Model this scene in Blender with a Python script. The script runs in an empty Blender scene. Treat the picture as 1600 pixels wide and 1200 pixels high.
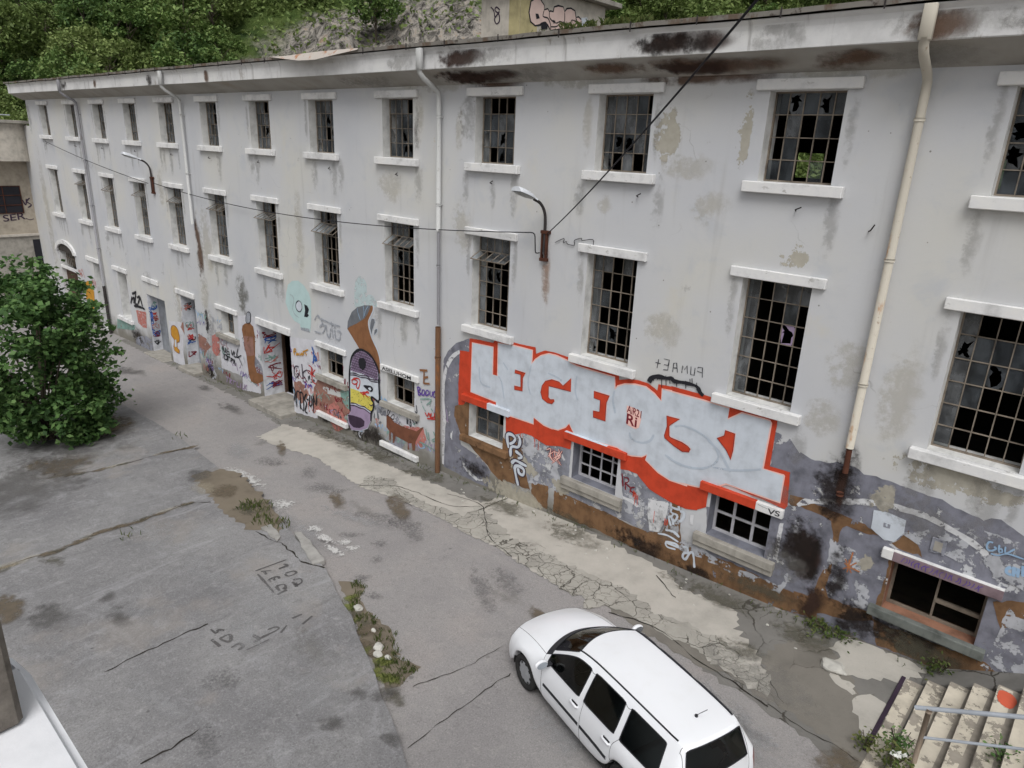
import bpy, bmesh, math, random
import numpy as np
from mathutils import Vector, Matrix, Euler, noise as mnoise
from mathutils.geometry import tessellate_polygon
from mathutils.bvhtree import BVHTree
R=math.radians
random.seed(7)
scene=bpy.context.scene
COL=scene.collection

# ------------------------------------------------------------------ helpers
def srgb(r,g,b):
    f=lambda c:(c/255/12.92 if c<=10 else ((c/255+.055)/1.055)**2.4)
    return (f(r),f(g),f(b),1)
class NT:
    """small wrapper that makes shader graphs short to write"""
    def __init__(s,name):
        s.m=bpy.data.materials.new(name); s.m.use_nodes=True
        s.t=s.m.node_tree; s.n=s.t.nodes; s.l=s.t.links
        s.n.clear(); s.out=s.n.new('ShaderNodeOutputMaterial')
        s.b=s.n.new('ShaderNodeBsdfPrincipled'); s.l.new(s.b.outputs[0],s.out.inputs[0])
        s._pos=None
    def pos(s):
        if s._pos is None: s._pos=s.n.new('ShaderNodeNewGeometry').outputs['Position']
        return s._pos
    def obj(s): return s.n.new('ShaderNodeTexCoord').outputs['Object']
    def uv(s): return s.n.new('ShaderNodeTexCoord').outputs['UV']
    def put(s,sock,v):
        if hasattr(v,'is_linked') or isinstance(v,bpy.types.NodeSocket): s.l.new(v,sock)
        elif v is not None: sock.default_value=v
    def mapv(s,v,scale=(1,1,1),loc=(0,0,0)):
        n=s.n.new('ShaderNodeMapping'); s.put(n.inputs[0],v); n.inputs['Scale'].default_value=scale; n.inputs['Location'].default_value=loc
        return n.outputs[0]
    def noise(s,scale,detail=5,rough=.55,v=None,dist=0):
        n=s.n.new('ShaderNodeTexNoise'); s.put(n.inputs['Vector'],v if v is not None else s.pos())
        n.inputs['Scale'].default_value=scale; n.inputs['Detail'].default_value=detail; n.inputs['Roughness'].default_value=rough; n.inputs['Distortion'].default_value=dist
        return n.outputs[0]
    def voro(s,scale,feature='F1',v=None,rnd=1):
        n=s.n.new('ShaderNodeTexVoronoi'); n.feature=feature; s.put(n.inputs['Vector'],v if v is not None else s.pos())
        n.inputs['Scale'].default_value=scale; n.inputs['Randomness'].default_value=rnd
        return n
    def math(s,op,a,b=0,clamp=False):
        n=s.n.new('ShaderNodeMath'); n.operation=op; n.use_clamp=clamp; s.put(n.inputs[0],a); s.put(n.inputs[1],b); return n.outputs[0]
    def step(s,a,lo,hi,o0=0,o1=1):
        n=s.n.new('ShaderNodeMapRange'); n.interpolation_type='SMOOTHSTEP'; s.put(n.inputs[0],a)
        for i,x in enumerate((lo,hi,o0,o1)): n.inputs[i+1].default_value=x
        return n.outputs[0]
    def mix(s,f,a,b,mode='MIX'):
        n=s.n.new('ShaderNodeMix'); n.data_type='RGBA'; n.blend_type=mode; s.put(n.inputs[0],f); s.put(n.inputs[6],a); s.put(n.inputs[7],b); return n.outputs[2]
    def ramp(s,f,stops):
        n=s.n.new('ShaderNodeValToRGB'); s.put(n.inputs[0],f); e=n.color_ramp.elements
        while len(e)<len(stops): e.new(.5)
        for i,(p,c) in enumerate(stops): e[i].position=p; e[i].color=c
        return n.outputs[0]
    def bump(s,h,strength=.3,dist=.02):
        n=s.n.new('ShaderNodeBump'); n.inputs['Strength'].default_value=strength; n.inputs['Distance'].default_value=dist; s.put(n.inputs['Height'],h)
        s.l.new(n.outputs[0],s.b.inputs['Normal'])
    def fin(s,col,rough=.8,alpha=None,metal=0,spec=.3):
        s.put(s.b.inputs['Base Color'],col); s.put(s.b.inputs['Roughness'],rough)
        s.b.inputs['Metallic'].default_value=metal; s.b.inputs['Specular IOR Level'].default_value=spec
        if alpha is not None: s.put(s.b.inputs['Alpha'],alpha)
        return s.m

def obj(name,bm,mats,parent=None,smooth=False):
    me=bpy.data.meshes.new(name)
    if isinstance(bm,bmesh.types.BMesh): bm.to_mesh(me); bm.free()
    else:
        v,f=bm[0],bm[1]; me.from_pydata(v,[],f)
    for m in (mats if isinstance(mats,(list,tuple)) else [mats]): me.materials.append(m)
    if smooth:
        me.polygons.foreach_set('use_smooth',[True]*len(me.polygons))
    o=bpy.data.objects.new(name,me); COL.objects.link(o)
    if parent is not None:
        o.parent=parent
        p=parent
        while p.parent is not None: p=p.parent
        if parent.parent is None and not p.get('local'): o.location=-p.location   # meshes written in world coordinates
    return o
def tag(o,label,cat,group=None):
    o['label']=label; o['category']=cat
    if group: o['group']=group
    return o
def empty(name,loc,label,cat,group=None,local=False):
    o=bpy.data.objects.new(name,None); COL.objects.link(o); o.location=loc; o.empty_display_size=.3
    if local: o['local']=1
    return tag(o,label,cat,group)
def struct(o,kind='structure'):
    o['kind']=kind; return o
def bx(bm,x0,x1,y0,y1,z0,z1,mi=0,bev=0):
    vs=[bm.verts.new(p) for p in ((x0,y0,z0),(x1,y0,z0),(x1,y1,z0),(x0,y1,z0),(x0,y0,z1),(x1,y0,z1),(x1,y1,z1),(x0,y1,z1))]
    fs=[bm.faces.new([vs[i] for i in q]) for q in ((3,2,1,0),(4,5,6,7),(0,1,5,4),(1,2,6,5),(2,3,7,6),(3,0,4,7))]
    for f in fs: f.material_index=mi
    if bev:
        es=list({e for f in fs for e in f.edges})
        r=bmesh.ops.bevel(bm,geom=es,offset=bev,segments=1,affect='EDGES',profile=.5)
        for f in r['faces']: f.material_index=mi
    return vs
def quad(bm,pts,mi=0):
    f=bm.faces.new([bm.verts.new(p) for p in pts]); f.material_index=mi; return f
def tube(bm,pts,r,seg=8,mi=0,cap=True,rr=None):
    pts=[Vector(p) for p in pts]; rings=[]
    for i,p in enumerate(pts):
        a=pts[max(i-1,0)]; b=pts[min(i+1,len(pts)-1)]; t=(b-a).normalized()
        up=Vector((0,0,1)) if abs(t.z)<.95 else Vector((0,1,0))
        u=t.cross(up).normalized(); v=u.cross(t).normalized()
        q=rr[i] if rr else r
        rings.append([bm.verts.new(p+u*math.cos(2*math.pi*k/seg)*q+v*math.sin(2*math.pi*k/seg)*q) for k in range(seg)])
    for a,b in zip(rings,rings[1:]):
        for k in range(seg):
            f=bm.faces.new((a[k],a[(k+1)%seg],b[(k+1)%seg],b[k])); f.material_index=mi; f.smooth=True
    if cap:
        bm.faces.new(rings[0]).material_index=mi; bm.faces.new(rings[-1][::-1]).material_index=mi
def cr(pts,n=5,closed=False):
    """Catmull-Rom smoothing of a polyline"""
    P=[Vector(p) for p in pts]
    if len(P)<3 and not closed: return P
    out=[]; N=len(P)
    for i in range(N if closed else N-1):
        if closed: a,b,c,d=P[(i-1)%N],P[i],P[(i+1)%N],P[(i+2)%N]
        else: a,b,c,d=P[max(i-1,0)],P[i],P[i+1],P[min(i+2,N-1)]
        for k in range(n):
            t=k/n; out.append(.5*((2*b)+(c-a)*t+(2*a-5*b+4*c-d)*t*t+(3*b-a-3*c+d)*t**3))
    if not closed: out.append(P[-1])
    return out
def rough(poly,step=.07,amp=.012,seed=0):
    out=[]; N=len(poly)
    for i in range(N):
        a=Vector(poly[i]); b=Vector(poly[(i+1)%N]); L=(b-a).length; n=max(1,int(L/step)); nrm=Vector((-(b-a).y,(b-a).x)).normalized() if L>1e-6 else Vector((0,0))
        for k in range(n):
            p=a.lerp(b,k/n); w=mnoise.noise(Vector((p.x*9+seed*7.3,p.y*9,seed)))+.6*mnoise.noise(Vector((p.x*31,p.y*31,seed+5.)))
            out.append(p+nrm*w*amp)
    return out
def polyfaces(bm,poly,to3,mi=0):
    t=tessellate_polygon([[Vector((p[0],p[1],0)) for p in poly]])
    vs=[bm.verts.new(to3(p)) for p in poly]
    for a,b,c in t:
        try: bm.faces.new((vs[a],vs[b],vs[c])).material_index=mi
        except ValueError: pass
def ribbon(bm,pts,w,to3,mi=0,closed=False,smooth=True,vary=0,drift=None):
    P=cr(pts,4,closed) if smooth and len(pts)>2 else [Vector(p) for p in pts]
    P=[Vector((p[0],p[1])) for p in P]
    n=len(P); L=[];Rr=[]
    for i,p in enumerate(P):
        a=P[(i-1)%n] if closed else P[max(i-1,0)]; b=P[(i+1)%n] if closed else P[min(i+1,n-1)]
        t=(b-a); t=t.normalized() if t.length>1e-9 else Vector((1,0)); nn=Vector((-t.y,t.x))
        ww=w*.5*(1+vary*mnoise.noise(Vector((p.x*6,p.y*6,3.3))))
        if not closed and i in (0,n-1) and n>2: ww*=.7
        dv=Vector(drift)*i if drift else Vector((0,0,0)); L.append(bm.verts.new(Vector(to3(p+nn*ww))+dv)); Rr.append(bm.verts.new(Vector(to3(p-nn*ww))+dv))
    for i in range(n if closed else n-1):
        j=(i+1)%n; bm.faces.new((L[i],L[j],Rr[j],Rr[i])).material_index=mi
def uvquad(bm,o,u,v,mi=0,n=1):
    """a quad (or n*n grid) carrying 0..1 UVs, for stains"""
    uv=bm.loops.layers.uv.verify(); o,u,v=Vector(o),Vector(u),Vector(v)
    f=bm.faces.new([bm.verts.new(p) for p in (o,o+u,o+u+v,o+v)]); f.material_index=mi
    for l,c in zip(f.loops,((0,0),(1,0),(1,1),(0,1))): l[uv].uv=c
_font={}
def textfaces(bm,s,x0,z0,x1,z1,h,to3,mi=0,bold=0,jit=0):
    cu=bpy.data.curves.new('t','FONT'); cu.body=s; cu.size=1; cu.offset=bold
    o=bpy.data.objects.new('t',cu); COL.objects.link(o)
    me=bpy.data.meshes.new_from_object(o.evaluated_get(bpy.context.evaluated_depsgraph_get()))
    bpy.data.objects.remove(o); bpy.data.curves.remove(cu)
    xs=[v.co.x for v in me.vertices]; a,b=min(xs),max(xs); ym=max(v.co.y for v in me.vertices)
    d=Vector((x1-x0,z1-z0)); 
    vs=[]
    for v in me.vertices:
        t=(v.co.x-a)/(b-a); p=Vector((x0,z0))+d*t; vs.append(bm.verts.new(to3((p.x+v.co.y*0,p.y+v.co.y/ym*h))))
    for p in me.polygons:
        try: bm.faces.new([vs[i] for i in p.vertices]).material_index=mi
        except ValueError: pass
    bpy.data.meshes.remove(me)

GX=[-200,-44,-33,-25.6,-17.25,-9.25,-4,.4,3.75,12,60]; GZ=[-4.0,-1.78,-1.475,-1.31,-1.0,-.46,-.14,.06,.25,.55,1.5]
def g(x): return float(np.interp(x,GX,GZ))

# ------------------------------------------------------------------ materials
def paint(name,c,rough_=.75,var=.12,chips=0,chipscale=9,spec=.25,streak=0):
    t=NT(name); n=t.noise(3.1,6,.6); c2=tuple(x*(1-var*1.8) for x in c[:3])+(1,); c3=tuple(min(1,x*(1+var)) for x in c[:3])+(1,)
    col=t.ramp(n,[(.3,c2),(.52,c),(.75,c3)])
    if streak:
        s=t.noise(1.0,5,.6,v=t.mapv(t.pos(),(7,1,.5))); col=t.mix(t.math('MULTIPLY',t.step(s,.5,.75),streak),col,tuple(x*.45 for x in c[:3])+(1,))
    a=None
    if chips:
        k=t.noise(chipscale,8,.68); a=t.step(k,chips-.02,chips+.02,1,0)
    t.bump(t.noise(40,4),.08,.01)
    return t.fin(col,rough_,a,spec=spec)

def plaster():
    t=NT('weathered_plaster'); p=t.pos()
    big=t.noise(.33,4,.5); mid=t.noise(1.3,7,.62,dist=.4); fine=t.noise(13,6,.65)
    col=t.ramp(big,[(.3,srgb(191,193,198)),(.5,srgb(198,199,201)),(.68,srgb(203,202,197))])
    col=t.mix(t.step(mid,.52,.72,0,.5),col,srgb(182,186,193))
    blot=t.noise(.75,8,.66,v=t.mapv(p,(1,1,.8),(3,0,7)))
    col=t.mix(t.step(blot,.58,.74,0,.5),col,srgb(203,198,184))
    patch=t.noise(1.1,9,.7,v=t.mapv(p,(1,1,1),(11,0,3)))
    col=t.mix(t.step(patch,.68,.695,0,.6),col,srgb(186,172,148))
    patch2=t.noise(.9,9,.72,v=t.mapv(p,(1,1,1.1),(-6,0,13)))
    col=t.mix(t.step(patch2,.665,.7,0,.45),col,srgb(150,148,146))
    st=t.noise(1.0,6,.62,v=t.mapv(p,(3.2,1,.22)))
    col=t.mix(t.step(st,.56,.82,0,.34),col,srgb(150,148,144))
    col=t.mix(t.step(fine,.6,.8,0,.25),col,srgb(140,138,134))
    specks=t.voro(2.6).outputs['Distance']; col=t.mix(t.step(specks,.03,.045,.75,0),col,srgb(96,90,82))
    # hairline cracks in the render coat
    w=t.noise(1.2,6,.6); vv=t.n.new('ShaderNodeVectorMath'); vv.operation='ADD'; t.l.new(p,vv.inputs[0])
    sc=t.n.new('ShaderNodeVectorMath'); sc.operation='SCALE'; sc.inputs['Scale'].default_value=.9
    nn=t.n.new('ShaderNodeTexNoise'); nn.inputs['Scale'].default_value=1.1; nn.inputs['Detail'].default_value=6; t.l.new(p,nn.inputs['Vector']); t.l.new(nn.outputs['Color'],sc.inputs[0]); t.l.new(sc.outputs[0],vv.inputs[1])
    cd=t.voro(.42,'DISTANCE_TO_EDGE',vv.outputs[0]).outputs['Distance']
    cm=t.math('MULTIPLY',t.step(cd,.0,.006,1,0),t.step(t.noise(.5,3),.56,.66)); col=t.mix(t.math('MULTIPLY',cm,.4),col,srgb(105,103,100))
    # damp and dirt at the foot of the wall (follows real splash height above the street)
    sep=t.n.new('ShaderNodeSeparateXYZ'); t.l.new(p,sep.inputs[0])
    gz=t.math('ADD',t.math('MULTIPLY',sep.outputs[0],.043),.08)
    hh=t.math('SUBTRACT',sep.outputs[2],gz)
    dm=t.step(t.math('ADD',hh,t.math('MULTIPLY',mid,-1.6)),-.9,.35,.85,0)
    col=t.mix(dm,col,srgb(108,103,90))
    t.bump(t.math('ADD',t.math('MULTIPLY',mid,1.0),t.math('MULTIPLY',fine,.25)),.25,.03)
    return t.fin(col,.9,spec=.15)
M={}
M['plaster']=plaster()
def trimmat():
    t=NT('white_trim'); n=t.noise(2.3,7,.65); col=t.ramp(n,[(.33,srgb(196,196,196)),(.5,srgb(222,222,222)),(.7,srgb(230,229,226))])
    d=t.noise(5,8,.7,v=t.mapv(t.pos(),(1,1,2.2),(4,2,1))); col=t.mix(t.step(d,.58,.7,0,.6),col,srgb(128,124,116))
    t.bump(t.noise(22,5),.2,.01); return t.fin(col,.8,spec=.2)
M['trim']=trimmat()
def sootytrim():
    t=NT('eave_paint'); n=t.noise(1.1,7,.66); col=t.ramp(n,[(.3,srgb(192,192,192)),(.5,srgb(214,214,214)),(.7,srgb(222,222,220))])
    s=t.noise(1.0,7,.7,v=t.mapv(t.pos(),(1.5,1,.7),(2,1,0))); col=t.mix(t.step(s,.6,.68,0,.6),col,srgb(140,132,122))
    s2=t.noise(1.0,6,.6,v=t.mapv(t.pos(),(5,1,.5))); col=t.mix(t.step(s2,.6,.8,0,.6),col,srgb(88,82,76))
    t.bump(t.noise(7,7,.7),.3,.02); return t.fin(col,.85,spec=.15)
M['eave']=sootytrim()
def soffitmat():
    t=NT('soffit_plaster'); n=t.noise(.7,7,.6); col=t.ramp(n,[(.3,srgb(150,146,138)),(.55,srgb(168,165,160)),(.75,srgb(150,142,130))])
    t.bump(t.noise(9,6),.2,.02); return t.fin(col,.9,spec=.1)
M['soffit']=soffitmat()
M['reveal']=paint('window_reveal_plaster',srgb(214,214,212),.9,.15,spec=.1,streak=.4)
M['steel']=paint('painted_steel_bar',srgb(132,122,110),.75,.3)
M['rust']=paint('rusty_iron',srgb(84,52,40),.9,.3)
M['rustlight']=paint('rust_orange',srgb(170,112,74),.9,.25)
M['dark']=paint('dark_room',srgb(70,66,62),.95,.2)
M['roof']=paint('bitumen_roof',srgb(86,82,76),.95,.25)
M['white']=paint('white_graffiti_paint',srgb(202,209,218),.65,.1,spec=.3,streak=.12)
M['lettershade']=paint('letter_shading_paint',srgb(184,194,206),.65,.08,chips=.6,chipscale=4)
M['whitechip']=paint('chipped_white_paint',srgb(212,213,216),.7,.08,chips=.58,chipscale=7)
M['whitewall']=paint('whitewash',srgb(206,206,212),.8,.08,chips=.66,chipscale=3)
M['orange']=paint('orange_graffiti_paint',srgb(198,70,44),.6,.13,streak=.25)
M['pink']=paint('pink_outline_paint',srgb(240,196,186),.7,.05)
M['maroon']=paint('maroon_graffiti_paint',srgb(120,36,48),.7,.1)
M['mottle']=paint('flaking_pale_paint',srgb(180,182,188),.85,.18,chips=.49,chipscale=2.6,streak=.4)
M['greyp']=paint('grey_violet_paint',srgb(126,127,138),.8,.24,chips=.6,chipscale=2.4,streak=.3)
M['greypm']=paint('mottled_grey_paint',srgb(140,142,152),.8,.25,chips=.55,chipscale=3.2,streak=.5)
M['brownp']=paint('ochre_brown_paint',srgb(122,93,67),.8,.26,chips=.63,chipscale=3.5,streak=.5)
M['black']=paint('black_graffiti_paint',srgb(38,38,44),.7,.1)
M['blackthin']=paint('thin_black_spray',srgb(70,72,78),.8,.1,chips=.62,chipscale=14)
M['silver']=paint('faded_silver_spray',srgb(158,162,170),.8,.1,chips=.56,chipscale=12)
M['mint']=paint('mint_green_paint',srgb(184,208,208),.7,.05)
M['mintfade']=paint('faded_mint_paint',srgb(184,200,202),.8,.05,chips=.55,chipscale=5)
M['hornb']=paint('brown_horn_paint',srgb(138,96,66),.75,.14,streak=.3)
M['horng']=paint('slate_grey_paint',srgb(112,116,122),.75,.15)
M['purple']=paint('purple_graffiti_paint',srgb(98,74,150),.7,.1)
M['lilac']=paint('lilac_paint',srgb(158,140,168),.7,.1)
M['darkpurple']=paint('dark_plum_paint',srgb(62,48,66),.75,.12)
M['yellow']=paint('yellow_graffiti_paint',srgb(212,200,96),.7,.1)
M['red']=paint('red_graffiti_paint',srgb(186,58,52),.7,.1)
M['redfade']=paint('faded_red_paint',srgb(186,120,112),.8,.12,chips=.56,chipscale=8)
M['blue']=paint('blue_graffiti_paint',srgb(54,92,160),.7,.1)
M['ltblue']=paint('light_blue_spray',srgb(150,180,210),.7,.08)
M['ochre']=paint('ochre_graffiti_paint',srgb(196,142,50),.7,.14)
M['tealp']=paint('faded_teal_paint',srgb(128,160,152),.8,.15,chips=.56,chipscale=6)
M['pinkbrown']=paint('dusty_pink_brown_paint',srgb(150,112,100),.85,.2,chips=.6,chipscale=3)
M['deer']=paint('red_brown_paint',srgb(118,76,58),.8,.18)
M['greenp']=paint('green_graffiti_paint',srgb(72,124,72),.7,.15)
def stainmat(name,c,op=.85,k=1.0,m=.9,scale=3,hard=0):
    t=NT(name); uv=t.uv()
    nz=t.n.new('ShaderNodeTexNoise'); nz.inputs['Scale'].default_value=scale*.55; nz.inputs['Detail'].default_value=6; nz.inputs['Roughness'].default_value=.62; t.l.new(t.pos(),nz.inputs['Vector'])
    def vm(op,a,b,sc=None):
        n=t.n.new('ShaderNodeVectorMath'); n.operation=op; t.put(n.inputs[0],a)
        if sc is not None: n.inputs['Scale'].default_value=sc
        else: t.put(n.inputs[1],b)
        return n
    w=vm('SCALE',vm('SUBTRACT',nz.outputs['Color'],(.5,.5,.5)).outputs[0],None,1.25)
    v0=vm('SUBTRACT',uv,(.5,.5,0)).outputs[0]; v=vm('MULTIPLY',vm('ADD',v0,w.outputs[0]).outputs[0],(1,1,0)).outputs[0]
    d=t.math('MULTIPLY',vm('LENGTH',v,(0,0,0)).outputs['Value'],2); d0=t.math('MULTIPLY',vm('LENGTH',v0,(0,0,0)).outputs['Value'],2)
    n=t.noise(scale*2.2,8,.7)
    a=t.math('ADD',t.math('MULTIPLY',t.math('SUBTRACT',1,d),k),t.math('MULTIPLY',t.math('SUBTRACT',n,.5),m*1.8))
    a=t.math('MULTIPLY',t.math('MULTIPLY',t.step(a,.30 if hard else .0,.36 if hard else .85),t.step(d0,.7,1.0,1,0)),op)
    col=t.mix(t.noise(scale*2.5,5),tuple(x*.65 for x in c[:3])+(1,),tuple(min(1,x*1.3) for x in c[:3])+(1,))
    return t.fin(col,.9,a,spec=.1)
M['st_black']=stainmat('soot_stain',srgb(46,40,38),.76,.95,1.2,3.4)
M['st_brown']=stainmat('brown_damp_stain',srgb(104,80,64),.75,1.1,.9,2.0)
M['st_dkbrown']=stainmat('dark_brown_damp_stain',srgb(66,50,44),.85,1.2,.9,2.2)
M['st_grey']=stainmat('grey_grime_stain',srgb(138,136,132),.32,.9,1.5,3.2)
M['st_beige']=stainmat('bare_render_patch',srgb(194,188,172),.65,1.0,1.1,3.2,1)
M['st_ochre']=stainmat('yellow_ochre_stain',srgb(190,181,160),.26,1.0,1.3,3.2)
M['st_rust']=stainmat('rust_run_stain',srgb(160,122,92),.5,1.0,1.0,3)
M['st_moss']=stainmat('moss_stain',srgb(100,97,84),.55,.9,1.2,4)
M['st_streak']=stainmat('rain_streak',srgb(140,137,132),.26,.9,1.2,4)
M['st_green']=stainmat('green_moss_stain',srgb(112,118,66),.8,1.1,1.0,5)
M['st_damp_shade']=stainmat('wet_and_shade_stain',srgb(98,96,94),.5,1.0,.9,2.8)
M['st_white']=stainmat('white_paint_spatter',srgb(206,205,203),.85,.7,1.5,9,1)
M['st_dirt']=stainmat('brown_soil_stain',srgb(112,102,88),.75,1.1,1.0,3)
M['st_scuff']=stainmat('pale_scuff_stain',srgb(168,168,169),.45,.9,1.3,5)
M['st_oil']=stainmat('oil_drip_stain',srgb(112,110,110),.42,.7,1.8,8)
def glassmat(name,dust,tr,c):
    t=NT(name); t.n.remove(t.b)
    d=t.n.new('ShaderNodeBsdfDiffuse'); n=t.noise(1.7,6,.6,v=t.mapv(t.pos(),(2,2,.9)))
    t.put(d.inputs[0],t.ramp(n,[(.3,tuple(x*.45 for x in c[:3])+(1,)),(.7,c)]))
    gl=t.n.new('ShaderNodeBsdfGlossy'); gl.inputs['Roughness'].default_value=.12; gl.inputs[0].default_value=(.8,.85,.9,1)
    tp=t.n.new('ShaderNodeBsdfTransparent'); tp.inputs[0].default_value=(.8,.83,.82,1)
    m1=t.n.new('ShaderNodeMixShader'); f=t.step(n,.25,.75,max(0,dust-.25),min(1,dust+.25)); t.put(m1.inputs[0],f); t.l.new(tp.outputs[0],m1.inputs[1]); t.l.new(d.outputs[0],m1.inputs[2])
    fr=t.n.new('ShaderNodeFresnel'); fr.inputs[0].default_value=1.5; m2=t.n.new('ShaderNodeMixShader'); t.l.new(t.math('MULTIPLY',fr.outputs[0],tr),m2.inputs[0]); t.l.new(m1.outputs[0],m2.inputs[1]); t.l.new(gl.outputs[0],m2.inputs[2])
    t.l.new(m2.outputs[0],t.out.inputs[0]); return t.m
M['glass']=glassmat('dusty_pane',.42,1.0,srgb(104,110,116))
M['glassd']=glassmat('dirty_grey_pane',.6,.8,srgb(128,131,134))
M['concrete']=paint('worn_concrete',srgb(158,154,146),.9,.18,streak=.3)
M['darkmetal']=paint('dark_painted_metal',srgb(58,54,54),.6,.15)
M['galv']=paint('galvanised_pipe',srgb(150,156,164),.5,.12)
M['lamp']=paint('lamp_shell',srgb(214,218,224),.45,.06)
M['lens']=paint('lamp_lens',srgb(150,152,150),.3,.08)
M['wood']=paint('old_door_wood',srgb(92,72,60),.8,.25,streak=.5)
M['greydoor']=paint('grey_metal_door',srgb(140,144,150),.7,.15,streak=.4)
def pipemat(name,a,b,amt):
    t=NT(name); n=t.noise(2.2,7,.65,v=t.mapv(t.pos(),(2,2,.6))); col=t.mix(t.step(n,.62-amt,.72-amt*.6),a,b); col=t.mix(t.step(t.noise(9,6,.7),.6,.7,0,.6),col,tuple(x*.5 for x in b[:3])+(1,))
    return t.fin(col,.7,spec=.3)
M['pipe_white']=pipemat('white_drainpipe',srgb(188,189,188),srgb(160,150,136),.0)
M['pipe_grey']=pipemat('grey_drainpipe',srgb(140,140,144),srgb(110,106,104),.05)
M['pipe_cream']=pipemat('cream_rusty_drainpipe',srgb(190,184,171),srgb(168,134,104),.04)
M['pipe_brown']=pipemat('brown_iron_drainpipe',srgb(112,82,60),srgb(140,92,56),.1)
M['beige']=paint('beige_plaster',srgb(190,184,174),.9,.15,streak=.4)
M['beigedk']=paint('brown_beige_plaster',srgb(170,161,147),.9,.14,streak=.3)
M['yellowpl']=paint('yellow_limewash',srgb(178,168,128),.9,.15,streak=.3)
M['skinp']=paint('pale_pink_graffiti_paint',srgb(214,190,182),.7,.05)
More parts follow.
